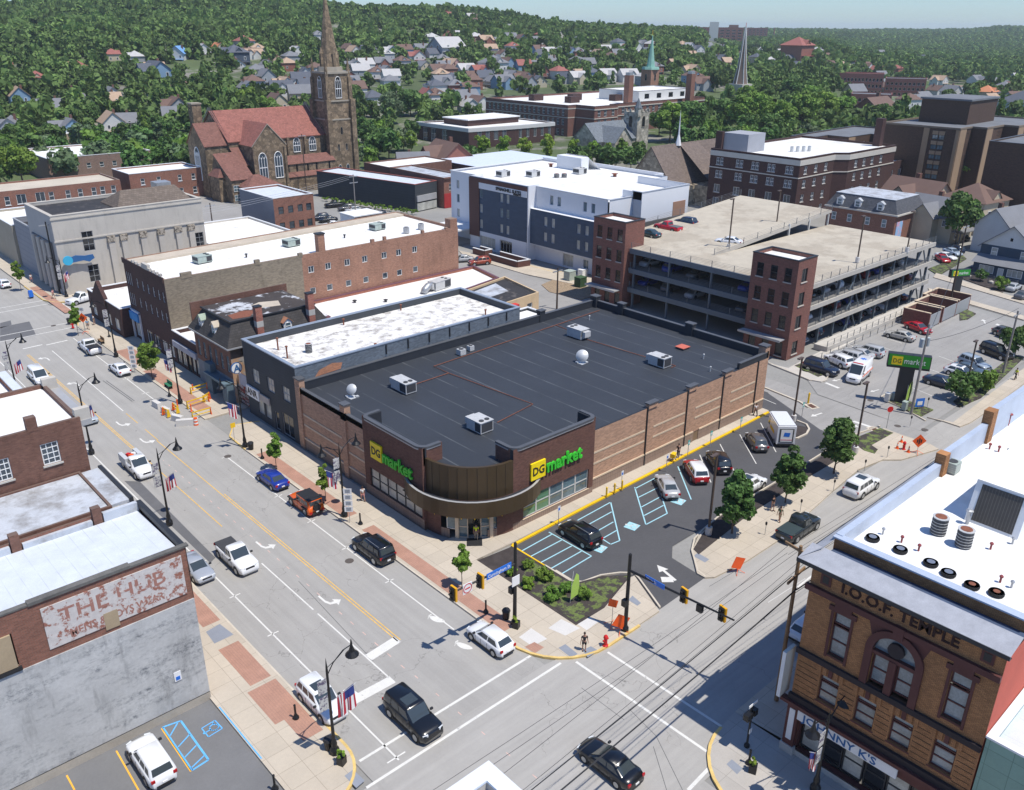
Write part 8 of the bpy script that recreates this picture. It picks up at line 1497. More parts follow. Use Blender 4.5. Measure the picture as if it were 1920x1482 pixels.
def flag(par,x,y,z,dx,dy,s=1.0):
 """stars and stripes hung from a raked staff"""
 o=MB().tube([(x,y,z),(x+dx*1.3*s,y+dy*1.3*s,z+.9*s)],.02,4).obj('flag_staff',ALU,par);b=MB();u=Vector((dx,dy,.7)).normalized();P0=Vector((x+dx*.35*s,y+dy*.35*s,z+.3*s));n=11
 for i in range(n):
  a,c=P0+u*(1.05*s*i/n),P0+u*(1.05*s*(i+1)/n);d=Vector((.12*sin(i*1.3),.1*cos(i),-1.5*s));e=Vector((.12*sin(i*1.3+1.3),.1*cos(i+1),-1.5*s));k=.42 if i>=5 else 0
  if k:b.face([tuple(a),tuple(c),tuple(c+e*k),tuple(a+d*k)],2)
  b.face([tuple(a+d*k),tuple(c+e*k),tuple(c+e),tuple(a+d)],i%2)
 return b.obj('flag',[FLG,WHT,FLB],o)
def lamp(p,label,arms=(1,),h=8.2,ban=1,fl=None):
 t=pf('street_lamp',label,'street lamp',p,.15,'black street lamps with bell shades');b=MB();b.lathe(0,0,[(.34,0),(.34,.35),(.2,.6),(.22,.9),(.13,1.3),(.10,3),(.085,h-.5),(.05,h),(.01,h+.5)],10);b.obj('post',BLACK,t)
 for s in arms:
  a=MB().tube([(0,0,h-.9),(s*.5,0,h-.15),(s*1.3,0,h+.45),(s*1.95,0,h+.55)],.04,5).tube([(0,0,h-.3),(s*.9,0,h+.1),(s*1.5,0,h+.5)],.03,4).obj('arm',BLACK,t)
  c=MB();c.lathe(s*1.95,0,[(.02,h+1.0),(.07,h+.75),(.09,h+.5),(.14,h+.3),(.22,h+.05),(.46,h-.22),(.47,h-.28)][::-1],14);c.obj('lamp_shade',BLACK,a)
 if ban:
  for k,z in enumerate((h-2.2,h-3.6)):MB().box(-.78,-.12,-.02,.02,z,z+1.15).obj('banner',BAN,t)
 if fl:flag(t,0,0,h-3.2,*fl)
 return t
lamp((628,1412),'near black street lamp with banners and a flag at the lower left corner',(1,),7.6,fl=(1,-.4,1.3));lamp((318,983),'black street lamp behind the silver roofs on the left pavement',(1,),8.0,fl=(.8,-.5));lamp((35,745),'black street lamp at the left edge near the white minivan',(1,),7.6,fl=(.9,-.4))
lamp((172,850),'black street lamp hidden by the brown brick building',(1,),8.6,0,fl=(.6,-.8));lamp((646,968),'black two armed street lamp with banners beside the orange car',(-1,1),7.8,fl=(-1,.3,1.2));lamp((460,838),'black street lamp with a flag in front of the slate shop',(-1,),8.3,0,fl=(-1,.1,1.2))
lamp((338,755),'black street lamp with banners by the green bench',(-1,),8.6,fl=(-.9,.4));lamp((218,668),'black street lamp beside the long block shopfronts',(-1,),8.4);lamp((125,557),'black street lamp at the far corner by the bank',(-1,),7.0,fl=(.8,.2))
lamp((1528,1482),'street lamp with pale bells in the shade of the golden building',(-1,1),6.3,fl=(-1,.2))
for p,l in(((555,1347),'by the lower left pavement'),((676,983),'beside the black SUV'),((911,1149),'near the rounded corner litter bin'),((492,860),'beside the slim tree'),((205,632),'by the far wooden bench'),((318,742),'next to the green bench'),((1404,1432),'in the shade by the flower planter'),((516,1480),'at the bottom edge in the side lot')):
 t=pf('pavement_bollard','short black cast bollard '+l,'bollard',p,.15,'black cast bollards');MB().lathe(0,0,[(.24,0),(.24,.12),(.13,.3),(.08,.45),(.08,1.15),(.1,1.2),(.02,1.3)],10).obj('post',BLACK,t)
for p,l in(((949,1160),'beside the signal pole at the rounded corner'),((617,1404),'beside the near lamp post'),((471,843),'beside the lamp in front of the slate shop'),((130,607),'left of the red hydrant at the far corner')):
 t=pf('litter_bin','black slatted litter bin '+l,'litter bin',p,.15,'black litter bins');MB().lathe(0,0,[(.27,0),(.34,.75),(.36,.8)],12).obj('body',BLACK,t);MB().lathe(0,0,[(.38,.8),(.3,.95)],12).obj('rim',RUBR,t)
FLO=mat('flowers_yellow',(.5,.42,.05),var=.4,sc=6)
for p,l in(((641,1432),'with yellow flowers beside the near lamp post'),((968,1177),'with small flowers at the foot of the signal pole'),((1411,1447),'with a bright yellow bloom in the shade by the golden building')):
 t=pf('flower_planter','black square planter '+l,'planter',p,.15,'flower planters');MB().obox(0,0,.4,.5,.5,0,.65,0,1.0).obj('pot',BLACK,t);V_,t_=leafcloud(7+len(l),.38,.28,.85,6,260,.06);o=sub('flowers',quads_mesh('flowers',V_,t_,LF_Y),t,(0,0,0))
SGB=mat('signal_yellow',(.72,.36,.01),rough=.5,kind='flat')
def signal(par,x,y,z,rz,n=3):
 b=MB();b.box(-.02,.16,-.34,.34,-.62,.62,0);b.box(-.2,-.02,-.2,.2,-.55,.55,1);b.xf(Matrix.Translation((x,y,z))@Matrix.Rotation(rz,4,'Z'));o=b.obj('signal_head',[SGB,BLACK],par)
 for k in range(n):c=MB();c.cyl(0,0,.2,.32,.12,n=8);c.xf(Matrix.Translation((x,y,z+.36-.36*k))@Matrix.Rotation(rz,4,'Z')@Matrix.Rotation(-pi/2,4,'Y'));c.obj('lens_hood',BLACK,o)
t=pf('traffic_signal','black signal pole with arm, no turn sign and Cunningham St sign','traffic signal',(965,1170),.15,'traffic signal poles at the crossing');MB().lathe(0,0,[(.3,0),(.3,.3),(.17,.5),(.13,7.9),(.05,8.0)],10).obj('pole',BLACK,t);MB().tube([(0,0,6.0),(-6.6,.3,6.0)],[.11,.07],7).obj('mast_arm',BLACK,t)
signal(t,-6.2,.25,5.9,0);signal(t,-3.6,.15,5.9,0);b=MB();b.box(-5.5,-4.6,-.1,-.05,5.6,6.5);b.obj('turn_sign',WHT,t);b=MB();[b.face([(-5.05+.36*cos(a),-.11,6.05+.36*sin(a)),(-5.05+.44*cos(a),-.11,6.05+.44*sin(a)),(-5.05+.44*cos(a+.5),-.11,6.05+.44*sin(a+.5)),(-5.05+.36*cos(a+.5),-.11,6.05+.36*sin(a+.5))][::-1])for a in np.arange(0,6.2,.5)];b.box(-5.3,-4.8,-.115,-.1,6.0,6.1);b.obj('turn_symbol',RED,t)
MB().box(-3.1,-.5,-.1,-.05,5.85,6.4).obj('street_name_sign',BLU,t);localtext(t,'Cunningham St',.42,LETW,(-3.0,-.115,5.98),'letters',.005,.92);MB().box(-.5,.3,-.22,-.17,4.0,4.9).obj('notice_plate',WHT,t);MB().box(-.3,.3,.1,.5,3.0,3.6).obj('control_box',BLACK,t)
t=pf('traffic_signal','black signal pole with long arm and Main St sign beside the driveway','traffic signal',(1172,1182),.15,'traffic signal poles at the crossing');MB().lathe(0,0,[(.3,0),(.3,.3),(.18,.5),(.14,7.4),(.05,7.5)],10).obj('pole',BLACK,t);MB().tube([(0,0,5.9),(.9,-9.3,5.9)],[.12,.07],7).obj('mast_arm',BLACK,t)
signal(t,.8,-4.8,5.7,-pi/2+1.4);signal(t,1.1,-8.1,5.7,-pi/2+1.4);MB().box(.5,.8,-6.7,-6.2,5.2,5.8).obj('camera_box',BLACK,t);MB().box(.15,.2,-3.4,-1.5,5.75,6.2).obj('street_name_sign',BLU,t);localtext(t,'Main St',.36,LETW,(.135,-1.65,5.86),'letters',.005,.92).rotation_euler[2]=-pi/2;MB().box(-.5,-.1,-.2,.2,2.6,3.2).obj('pedestrian_signal',BLACK,t)
t=pf('traffic_signal','slim black pole with pedestrian signals in the shade of the golden building','traffic signal',(1400,1400),.15,'traffic signal poles at the crossing');MB().lathe(0,0,[(.2,0),(.2,.2),(.08,.35),(.07,3.6),(.02,3.7)],8).obj('pole',BLACK,t);MB().box(-.7,-.1,-.2,.2,2.7,3.2).box(.1,.5,-.2,.2,2.7,3.2).obj('pedestrian_signal',BLACK,t);MB().box(-.5,.5,-.06,-.02,3.7,3.9).obj('street_name_sign',WHT,t);MB().box(-.15,.15,-.14,-.1,1.3,1.7).obj('push_button_plate',WHT,t)
t=pf('traffic_signal','distant dark signal pole and yellow signal by the far left street tree','traffic signal',(32,470),.15,'traffic signal poles at the crossing');MB().lathe(0,0,[(.2,0),(.12,.5),(.1,7)],8).obj('pole',BLACK,t);MB().tube([(0,0,6),(3,-3,6)],.07,6).obj('mast_arm',BLACK,t);signal(t,1.5,-1.5,5.8,0);MB().box(2,4.4,-2.6,-2.5,5.7,6.2).obj('street_name_sign',BLU,t)
def upole(p,h,label,m=WOOD,r=.17,arms=((0,.6,2.4),),tf=0):
 t=pf('utility_pole',label,'utility pole',p,.0,'utility poles');MB().cyl(0,0,0,h,r,r*.7,9).obj('pole',m,t)
 for a,dz,L_ in arms:MB().obox(0,0,a,L_,.12,h-dz-.1,h-dz+.1).obj('crossarm',WOOD if m is WOOD else STEEL,t)
 for k in range(tf):b=MB();b.cyl(.5*(-1)**k,.25*k,h-3,h-1.9,.3,n=10);b.obj('transformer',mat('transformer_grey',(.4,.45,.47),var=.05),t)
 return t
upole((1455,1316),13.6,'tall wooden utility pole with crossarm beside the golden brick building',arms=((rad(80),.4,2.6),(rad(5),2.4,2.6)));upole((1708,777),12.3,'leaning grey utility pole with two transformers by the pylon sign',mat('pole_grey',(.26,.24,.22),var=.1),tf=2);upole((1880,702),9.6,'grey utility pole at the right of the lot',MATS['pole_grey']);upole((113,553),13.5,'dark utility pole at the corner of the bank',BLACK)
upole((1044,580),7.5,'dark wooden pole behind the yellow stucco wall',mat('pole_dark',(.07,.05,.04),var=.1));upole((668,418),12,'wooden utility pole in the lot below the dark warehouse',MATS['pole_grey'],arms=((0,.5,2.4),(0,2,2.4)));upole((403,455),9,'dark pole beside the corrugated shed',MATS['pole_dark']);upole((575,362),17,'slim pole in front of the church aisle',MATS['pole_dark']);upole((433,372),12,'pole with transformer in front of the church annex',MATS['pole_grey'],tf=1);upole((553,352),9,'pole with two transformers by the church trees',MATS['pole_grey'],tf=2);upole((1780,575),15,'tall brown pole at the end of the garage',MATS['pole_dark'])
upole((1262,375),11,'dark pole between the hotel and the brown roofed church',MATS['pole_dark'])
t=thing('overhead_wires','bundle of black overhead wires crossing the junction from the wooden pole','wires',(48,23.6,11))
x0_,y0_=at(1455,1316)
for k,(h0,dy,h1,y1_,r)in enumerate(((13.2,.9,13.0,22.2,.014),(13.2,-.9,13.0,20.8,.014),(12.3,0,12.0,21.6,.014),(11.0,.3,10.8,22.4,.028),(10.8,.4,10.5,22.6,.03),(10.2,-.2,9.8,21.8,.05),(9.6,.1,9.3,22.2,.022),(13.3,0,13.1,24.8,.014),(12.6,.9,12.2,26.5,.014))):
 P=[]
 for i in range(13):u=i/12;P.append((x0_-60*u,y0_+dy+(y1_-y0_-dy)*u,h0+(h1-h0)*u-4*.7*u*(1-u)))
 MB().tube(P,r,4).obj('wire',RUBR,t);MB().tube([(x0_+75*i/8,y0_+dy*.9+(21.8-y0_)*i/8*.6,h0-4*.8*(i/8)*(1-i/8)-.1)for i in range(9)],r,4).obj('wire',RUBR,t)
t=thing('overhead_wires','thin wires strung past the pylon sign to the grey pole','wires',(107,40.7,11));a_,b_,c_=at(1708,777),at(1880,702),at(1780,575)
for q in(b_,c_):MB().tube([(a_[0]+(q[0]-a_[0])*i/8,a_[1]+(q[1]-a_[1])*i/8,10-2.6*(i/8)*(1-i/8))for i in range(9)],.03,4).obj('wire',RUBR,t)
t=thing('overhead_wires','pale wires crossing in front of the bank and the grey sided building','wires',(42,168,12));A_,B_=at(113,553),at(668,418)
for k in range(3):MB().tube([(A_[0]+(B_[0]-A_[0])*i/10,A_[1]+(B_[1]-A_[1])*i/10+k,12-k*.7-6*(i/10)*(1-i/10))for i in range(11)],.025,4).obj('wire',STEEL,t)
BRN=mat('pole_bronze',(.10,.07,.055),rough=.5,var=.05)
for i,(p,h,z,l)in enumerate((((1328,1002),8.8,.15,'at the tip of the planted strip'),((1603,850),9.0,.15,'by the tree with a jagged top'),((1487,790),8.6,.1,'beside the mail truck'),((1815,712),5.9,0,'between the pale SUV and the bushes'),((1366,467),8.6,10.7,'at the foot of the garage ramp'),((1455,428),7,11.2,'halfway up the garage ramp'),((1607,492),7.6,10.7,'on the garage edge facing the lot'),((1700,473),7,10.7,'near the end of the garage edge'))):
 x,y=at(*p,z);t=thing('lot_light_pole','bronze light pole '+l,'light pole',(x,y,z),0,'bronze light poles');WL[t]=(0,0,0);MB().box(-.09,.09,-.09,.09,.6,h).obj('pole',BRN,t);MB().cyl(0,0,0,.85,.33,n=12).obj('plinth',CONL,t);MB().box(-.9,.1,-.18,.18,h-.05,h+.1).obj('lamp_head',BRN,t)
def post(p,l,h,plate,m,mm=WHT,z=.15,g=None,name='parking_sign',cat='sign',rz=0,t_=None):
 t=pf(name,l,cat,p,z,g);MB().cyl(0,0,0,h,.035,n=6).obj('post',STEEL,t);w,hh=plate;b=MB();b.box(-w/2,w/2,-.05,-.035,h-hh,h,0);b.box(-w*.28,w*.28,-.06,-.05,h-hh*.8,h-hh*.35,1);b.xf(Matrix.Rotation(rz,4,'Z'));b.obj('plate',[m,mm],t)
 return t
PS='parking sign posts along the yellow kerb'
for p,m,mm,l in(((1047,983),WHT,BLU,'white and blue sign post nearest the market entrance'),((1165,915),WHT,BLU,'white and blue sign post behind the yellow bollards'),((1249,883),WHT,BLU,'white and blue sign post behind the silver sedan'),((1289,856),TEAL,WHT,'teal and white sign post behind the red SUV'),((1331,838),TEAL,WHT,'teal sign post beside the black SUV'),((1387,811),TEAL,WHT,'teal sign post by the side door'),((1503,783),TEAL,WHT,'teal sign post behind the mail truck')):post(p,l,2.1,(.38,.6),m,mm,g=PS)
for i,p in enumerate(((1137,932),(1152,925),(1166,919))):t=pf('yellow_bollard',('left','middle','right')[i]+' of three yellow bollards on the yellow kerb','bollard',p,.15,'yellow bollards');MB().lathe(0,0,[(.1,0),(.1,1.15),(.02,1.22)],8).obj('post',YEL,t)
t=pf('yellow_bollard','single yellow bollard at the end of the alley kerb','bollard',(1515,757),0,'yellow bollards');MB().lathe(0,0,[(.13,0),(.13,1.5),(.02,1.6)],8).obj('post',YEL,t)
for i,p in enumerate(((1434,1003),(1500,960),(1562,922),(1620,884),(1663,858),(1738,765),(1706,800))):t=pf('parking_meter','grey parking meter, '+('nearest the crossing','second along the cross street','third along the cross street','fourth along the cross street','last before the orange cones','near the blue board sign','beside the pylon island')[i],'parking meter',p,.15,'parking meters on the cross street');MB().cyl(0,0,0,1.1,.03,n=6).obj('post',STEEL,t);MB().lathe(0,0,[(.06,1.1),(.11,1.2),(.11,1.4),(.03,1.5)],8).obj('head',BLACK,t)
t=pf('stop_sign','red octagonal STOP sign by the grass strip at the alley mouth','stop sign',(1662,803),.15);MB().cyl(0,0,0,2.9,.04,n=6).obj('post',STEEL,t);b=MB();b.cyl(0,0,0,.03,.42,n=8);b.cyl(0,0,-.005,.028,.45,n=8,m=1);b.xf(Matrix.Rotation(rad(-35),4,'Z')@Matrix.Translation((0,-.05,2.6))@Matrix.Rotation(pi/2,4,'X')@Matrix.Rotation(pi/8,4,'Z'));b.obj('plate',[RED,WHT],t);o=localtext(t,'STOP',.34,LETW,(-.36,.12,2.5),'letters',.004,.9);o.rotation_euler[2]=rad(-35);o.location=(-.33,.14,2.48)
t=pf('warning_sign','small yellow warning sign on the rounded kerb under the flag','sign',(440,826),.15);MB().cyl(0,0,0,2.2,.03,n=6).obj('post',STEEL,t);MB().box(-.3,.3,-.05,-.02,1.7,2.3).obj('plate',YEL,t)
for p,l,n in(((656,980),'tall post stacked with white route signs beside the orange car lamp',4),((253,697),'tall post stacked with white route signs by the white sedan',5),((160,620),'thin post of small signs at the far corner',1)):
 t=pf('route_sign_post',l,'sign',p,.15,'route sign posts');MB().cyl(0,0,0,3.9,.035,n=6).obj('post',STEEL,t)
 for k in range(n):MB().box(-.42,.42,-.05,-.035,3.3-k*.68,3.9-k*.68).box(-.25,.25,-.056,-.05,3.4-k*.68,3.8-k*.68,1).xf(Matrix.Rotation(rad(-40),4,'Z')).obj('route_plate',[WHT,mat('plate_print',(.3,.32,.35),var=.3,sc=9)],t)
def worksign(p,l,rz,z=.15,s=.85,h=1.6,dia=True,tilt=0,post_=0):
 t=pf('road_work_sign',l,'work sign',p,z,'orange road work signs');[MB().tube([(0,0,.35),(.7*cos(a),.7*sin(a),.02)],.025,4).obj('stand_leg',ORG,t)for a in(.5,2.1,3.7,5.3)];MB().tube([(0,0,.1),(0,0,h)],.03,4).obj('post',STEEL,t)
 b=MB();q=s*(1.0 if dia else .72);P=[(0,-q),(q,0),(0,q),(-q,0)]if dia else[(-q,-q),(q,-q),(q,q),(-q,q)];b.face([(a,-.03,c)for a,c in P]);b.face([(a,.0,c)for a,c in P][::-1]);b.xf(Matrix.Translation((0,0,h))@Matrix.Rotation(rz,4,'Z')@Matrix.Rotation(tilt,4,'Y'));b.obj('sign_face',ORG2,t)
 c=MB();c.box(-.08,.08,-.05,-.035,-.4,.35).box(-.3,-.15,-.05,-.035,-.2,.2).box(.15,.3,-.05,-.035,-.2,.2);c.xf(Matrix.Translation((0,0,h))@Matrix.Rotation(rz,4,'Z'));c.obj('symbol',LETK,t)if dia else 0;return t
worksign((1719,850),'orange diamond work sign beside the traffic cones',rad(-40));worksign((1382,1073),'orange square work sign standing in the cross street gutter',rad(-20),0,.8,1.0,False,.4);worksign((1163,1184),'tilted orange work sign at the foot of the signal pole',rad(-30),.15,.8,1.0,False,.5);worksign((1147,1172),'smaller red orange sign on a thin post near the hydrant',rad(-50),.15,.5,2.2,False,.2);worksign((160,625),'pair of orange work signs under the far corner tree',rad(-40),.15,.8,2.6)
CO='orange cones by the alley corner'
for i,p in enumerate(((1682,841),(1690,829),(1703,848))):t=pf('traffic_cone','orange traffic cone '+('left of','behind','in front of')[i]+' the small red hydrant','traffic cone',p,.15,CO);MB().box(-.22,.22,-.22,.22,0,.05).lathe(0,0,[(.16,.05),(.04,.8)],8).obj('cone',ORG,t);MB().lathe(0,0,[(.118,.38),(.09,.56)],8).obj('white_band',WHT,t)
for p,l in(((1135,1211),'bright red fire hydrant on the rounded corner pavement'),((1694,843),'red fire hydrant among the orange cones'),((137,615),'red fire hydrant at the far corner')):
 t=pf('fire_hydrant',l,'fire hydrant',p,.15,'fire hydrants');MB().lathe(0,0,[(.24,0),(.24,.08),(.15,.12),(.15,.75),(.2,.78),(.17,.95),(.05,1.08)],10).obj('barrel',RED,t);b=MB();b.cyl(0,0,-.3,.3,.08,n=8);b.xf(Matrix.Translation((0,0,.6))@Matrix.Rotation(pi/2,4,'Y'));b.obj('nozzle',RED,t)
for i,(p,a)in enumerate((((295,764),95),((312,776),95),((334,790),110),((352,797),150))):t=pf('concrete_barrier','concrete road barrier block, '+('farthest up the street','second of four','third of four','long one next to the striped barrel')[i],'barrier',p,0,'concrete barrier blocks');L_=1.7 if i<3 else 2.8;MB().obox(0,0,rad(a),L_,.62,0,.8,0,.93).obj('block',CONL,t)
t=pf('traffic_barrel','orange and white striped traffic barrel at the end of the concrete barriers','traffic barrel',(368,797),0);[MB().lathe(0,0,[(.32-.02*k,.02+.2*k),(.3-.02*k,.2+.2*k)],12).obj('band',ORG if k%2==0 else WHT,t)for k in range(5)]
for i,p in enumerate(((333,762),(359,771),(362,733))):t=pf('tube_marker','slim orange red marker tube in the taped off pavement, '+('left','middle','rear')[i]+' one','marker',p,.15,'orange marker tubes');MB().lathe(0,0,[(.18,0),(.09,.08),(.09,.95)],8).obj('tube',ORG,t)
for i,(p,L_,a)in enumerate((((379,782),2.4,0),((372,760),3,5),((330,772),1.4,90),((388,752),1.2,30),((312,780),1.2,100),((374,735),2.4,5))):
 t=pf('yellow_barricade','yellow folding barricade around the dug up pavement, number %s'%('one','two','three','four','five','six')[i],'barricade',p,.1,'yellow barricades');MB().obox(0,0,rad(a),L_,.06,.85,1.0).obox(0,0,rad(a),L_,.05,.4,.5).obj('rail',YEL,t)
 for s in(-1,1):MB().obox(s*L_/2*cos(rad(a)),s*L_/2*sin(rad(a)),rad(a),.09,.5,0,1.05,0,.4).obj('leg',ORG if s>0 else YEL,t)
for p,m,l in(((316,727),mat('bench_green',(.03,.17,.09),var=.1),'green slatted bench beside the lamp and bollard'),((190,643),WOOD,'brown slatted bench behind the white pickup')):
 t=pf('street_bench',l,'bench',p,.15,'benches on the pavement');[MB().obox(0,0,pi/2,1.7,.5,.42,.48).xf(Matrix.Identity(4)).obj('seat',m,t),MB().box(.22,.3,-.85,.85,.5,.95).obj('backrest',m,t)];[MB().box(-.25,.28,s*.7-.04,s*.7+.04,0,.45).obj('leg',BLACK,t)for s in(-1,1)]
t=pf('mail_box','blue street mail box at the far left corner','mail box',(59,558),.15);MB().box(-.35,.35,-.35,.35,.15,1.1).box(-.3,.3,-.3,.3,1.1,1.3).obj('body',BLU,t);MB().box(-.3,.3,-.3,.3,0,.15).obj('leg',BLACK,t)
FG=mat('feather_green',(.42,.62,.12),rough=.7,var=.1,sc=1)
for p,h,l in(((1069,1132),3.0,'leaning lime green feather flag in the corner bed'),((1696,758),3.3,'lime green feather flag beside the leaning pole')):
 t=pf('feather_flag',l,'feather flag',p,.15,'lime green feather flags');MB().tube([(0,0,0),(.1,0,h*.6),(.5,.2,h)],.02,4).obj('flag_pole',ALU,t);c=MB();P=[(0,.35),(.1,h*.6),(.5,h),(.75,h*.93),(.85,h*.6),(.72,.8)];c.face([(a*.9,a*-.35,z)for a,z in P]);c.face([(a*.9,a*-.35+.01,z)for a,z in P[::-1]]);c.obj('flag',FG,t)
PG=mat('pylon_green',(.03,.30,.03),kind='flat',rough=.5)
def pylon(p,rz,l,s,h,z=.15):
 t=pf('pylon_sign',l,'sign',p,z,'green pylon signs');t.rotation_euler[2]=rz;MB().box(-.9*s,.9*s,-.3,.3,0,h).obj('pier',FR_D,t);MB().box(-2.6*s,2.6*s,-.5*s,.5*s,h,h+1.9*s).obj('cabinet',FR_D,t);MB().box(-2.5*s,2.5*s,-.5*s-.03,-.5*s,h+.3,h+1.85*s).obj('sign_face',PG,t);MB().box(-2.1*s,-.8*s,-.5*s-.05,-.5*s-.03,h+.45*s,h+1.6*s).obj('logo_panel',YS,t)
 localtext(t,'DG',.85*s,LETK,(-1.98*s,-.5*s-.06,h+.72*s),'logo_letters',.004,.85);localtext(t,'market',1.05*s,LETW,(-.62*s,-.5*s-.04,h+.72*s),'letters',.01,.86)
pylon((1689,754),rad(-62),'green store pylon sign on a black pier in the parking lot',1.0,4.9);pylon((1788,565),rad(-30),'smaller green pylon sign beyond the bin enclosures',.75,4.6,0)
post((1722,768),'low blue and white board sign in the grass island',1.6,(1.3,1.2),BLU,WHT,name='board_sign',rz=rad(-30));
for p,m,s in(((1663,752),ALU,.55),((1675,750),HVG,.5),((1695,768),HVG,.55)):t=pf('utility_cabinet','small utility cabinet in the pylon sign island, '+('white round one' if s==.55 and m is ALU else 'pale green by the pier' if s==.5 else 'green at the pole foot'),'utility box',p,.15,'cabinets in the sign island');MB().box(-s*.6,s*.6,-s*.5,s*.5,0,s*2).obj('cabinet',m,t);MB().box(-s*.65,s*.65,-s*.55,s*.55,s*2,s*2.1).obj('lid',m,t)
hx=[((129.3,219),(137,186.5)),((104.8,180),(118,184))]
for i,((x0h,y0h),(x1h,y1h))in enumerate(hx):
 V_,t_=[],[]
 for k in range(26):a,c=leafcloud(500+k+i*40,1.1,.7,.8,5,110,.17);a[:,0]+=x0h+(x1h-x0h)*k/25-2;a[:,1]+=y0h+(y1h-y0h)*k/25;V_.append(a);t_.append(c)
 o=bpy.data.objects.new('clipped_hedge',quads_mesh('hedge',np.concatenate(V_),np.concatenate(t_),LF_L));COL.objects.link(o);tag(o,('long clipped hedge in front of the dark clad warehouse','short clipped hedge beside the brick front building')[i],'hedge','clipped hedges')
SK=mat('skin',(.42,.24,.17),rough=.6,var=.05);HAIR=mat('hair_dark',(.04,.025,.02),var=.1)
CL={k:mat('cloth_'+k,c,rough=.9,var=.06)for k,c in dict(white=(.7,.7,.7),black=(.015,.015,.02),red=(.25,.02,.03),green=(.03,.10,.05),yellow=(.65,.75,.02),khaki=(.40,.32,.22),grey=(.12,.12,.14),pink=(.6,.3,.3),blue=(.1,.3,.5)).items()}
TS=bpy.data.scenes.new('sculpt');VL=TS.view_layers[0]
def skin(verts,edges,rad_,m,name,par):
 me=bpy.data.meshes.new('s');me.from_pydata(verts,edges,[]);o=bpy.data.objects.new('s',me);TS.collection.objects.link(o);md=o.modifiers.new('a','SKIN');md.use_smooth_shade=True
 for i,r in enumerate(rad_):me.skin_vertices[0].data[i].radius=(r,r)if not isinstance(r,tuple)else r
 me.skin_vertices[0].data[0].use_root=True;s2=o.modifiers.new('b','SUBSURF');s2.levels=1;VL.update();dg=VL.depsgraph;nm=bpy.data.meshes.new_from_object(o.evaluated_get(dg));bpy.data.objects.remove(o);nm.materials.clear();nm.materials.append(m);return sub(name,nm,par,(0,0,0))
def person(p,rz,label,top,legs,z=.15,walk=.25,arm=.2,short=True,s=1.0,reach=0):
 t=pf('person',label,'person',p,z,'people on foot');t.rotation_euler[2]=rz;t.scale=(s,)*3;w=walk
 V_=[(0,0,.96),(0,0,1.2),(0,0,1.42),(0,0,1.52),(.01,0,1.64),(.02,0,1.74)];R_=[(.15,.11),(.13,.10),(.15,.09),.055,.095,.07];E=[(0,1),(1,2),(2,3),(3,4),(4,5)]
 legv={}
 for s_ in(-1,1):
  n=len(V_);V_+=[(w*.15*s_,.10*s_,.84),(w*s_*.6,.11*s_,.48),(w*s_*.9-(.08 if s_<0 else 0),.11*s_,.09),(w*s_*.9+.15,.12*s_,.04)];R_+=[.085,.06,.042,.04];E+=[(0,n),(n,n+1),(n+1,n+2),(n+2,n+3)];legv[s_]=V_[n:n+3]
  n=len(V_);rr=reach;H_=(-w*s_*.7+rr*.5,.25*s_+arm*.1*s_,.80+rr*.35);El=(-w*s_*.2+rr*.12,.24*s_,1.12);V_+=[(0,.17*s_,1.40),El,H_,(H_[0]+.03,H_[1],H_[2]-.06)];R_+=[.06,.042,.030,.034];E+=[(2,n),(n,n+1),(n+1,n+2),(n+2,n+3)];h=n+3;hp=V_[h]
  for k in range(5):m_=len(V_);V_+=[(hp[0]+(.03-.018*k if k else .045),hp[1]-(.025*s_ if k==0 else 0),hp[2]-(.05 if k else .01)),(hp[0]+(.035-.018*k if k else .06),hp[1]-.03*s_,hp[2]-(.10-.008*abs(k-2)if k else .05))];R_+=[.011,.009];E+=[(h,m_),(m_,m_+1)]
 skin(V_,E,R_,SK,'body',t)
 skin([(0,0,.98),(0,0,1.2),(0,0,1.41),(0,-.18,1.405),(w*.1,-.235,1.22),(0,.18,1.405),(-w*.1,.235,1.22)],[(0,1),(1,2),(2,3),(3,4),(2,5),(5,6)],[(.17,.13),(.15,.12),(.165,.105),.08,.07,.08,.07],CL[top],'shirt',t)
 kz=1 if short else 2;LV=[(0,0,.97)];LE=[];LR=[(.165,.125)]
 for s_ in(-1,1):
  a,b_,c=legv[s_];n=len(LV);q=b_ if not short else tuple(a[i]*.25+b_[i]*.75 for i in range(3));LV+=[a,q];LR+=[.105,.085];LE+=[(0,n),(n,n+1)]
  if not short:LV.append(c);LR.append(.06);LE.append((n+1,n+2))
 skin(LV,LE,LR,CL[legs],'trousers' if not short else 'shorts',t);MB().ball(-.012,0,1.70,.108,.1,.115,10).obj('hair',HAIR,t,True);MB().box(.085,.112,-.012,.012,1.62,1.66).obj('nose',SK,t)
 for s_ in(-1,1):MB().box(w*s_*.9-.07,w*s_*.9+.2,.11*s_-.05,.11*s_+.05,0,.07).obj('shoe',RUBR,t)
 return t
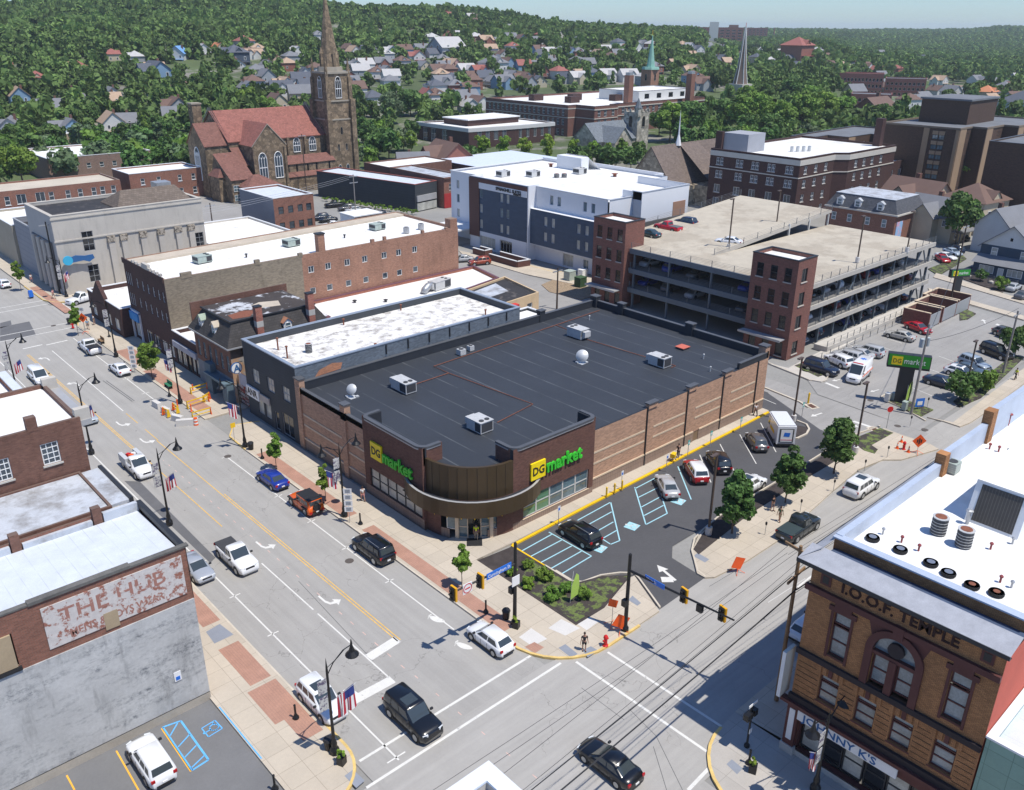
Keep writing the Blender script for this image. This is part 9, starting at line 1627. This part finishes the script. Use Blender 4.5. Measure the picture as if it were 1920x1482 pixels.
person((681,940),rad(80),'person in white shirt and plaid shorts walking by the market wall','white','pink',walk=.2);person((893,1012),rad(50),'person in bright yellow vest and pale trousers at the market door','yellow','khaki',short=False,walk=.05);person((1095,1220),rad(-130),'person in black clothes waiting at the rounded corner','black','black',walk=.05,arm=.6);person((1461,978),rad(10),'person in green shirt and khaki shorts carrying a bag','green','khaki');person((1448,958),rad(-100),'person in dark shirt standing in the tree shade','black','grey',walk=.08)
person((1588,806),rad(95),'person in dark red clothes walking across the lot','red','red',0);person((1416,780),rad(60),'person in white shirt walking near the mail truck','white','black',short=False);person((1271,858),rad(200),'person in dark shirt bending over the yellow shopping cart','black','black',reach=.6,walk=.1,short=False);person((1903,712),rad(150),'worker in yellow helmet and vest at the right edge','yellow','black',short=False);person((60,530),rad(90),'person in white top walking on the far left pavement','white','pink');person((177,609),rad(180),'person in white shirt by the gabled corner shop','white','khaki',walk=.15);person((166,618),rad(80),'person in blue shirt beside the far work signs','blue','grey');person((101,560),rad(-60),'person in pink top at the far corner kerb','pink','grey')
t=pf('shopping_cart','yellow shopping cart pushed along the pavement beside the market','shopping cart',(1262,864),.15);t.rotation_euler[2]=rad(20);MB().prism([(-.45,-.28),(.4,-.22),(.4,.22),(-.45,.28)],.5,.95).obj('basket',YEL,t);MB().tube([(-.6,-.28,1.05),(-.6,.28,1.05)],.02,5).obj('handle',RUBR,t);[MB().cyl(a,b_,.0,.14,.07,n=6).obj('wheel',RUBR,t)for a in(-.35,.35)for b_ in(-.2,.2)];MB().tube([(-.4,0,.1),(-.45,0,.5)],.02,4).tube([(.35,0,.1),(.3,0,.5)],.02,4).obj('frame',YEL,t)
bpy.data.scenes.remove(TS)
hz=MB();hz.box(-6000,14000,-6000,14000,-90,112);o=hz.obj('haze',mat('haze_air',(1,1,1),kind='flat'));tag(o,kind='stuff');o['label']='thin summer haze over the town'
nt=MATS['haze_air'].node_tree;nt.nodes.clear();pv=nt.nodes.new('ShaderNodeVolumePrincipled');pv.inputs['Color'].default_value=(.84,.92,1,1);pv.inputs['Density'].default_value=.00009;S.cycles.volume_bounces=2;pv.inputs['Anisotropy'].default_value=.2;mo=nt.nodes.new('ShaderNodeOutputMaterial');nt.links.new(pv.outputs[0],mo.inputs['Volume'])
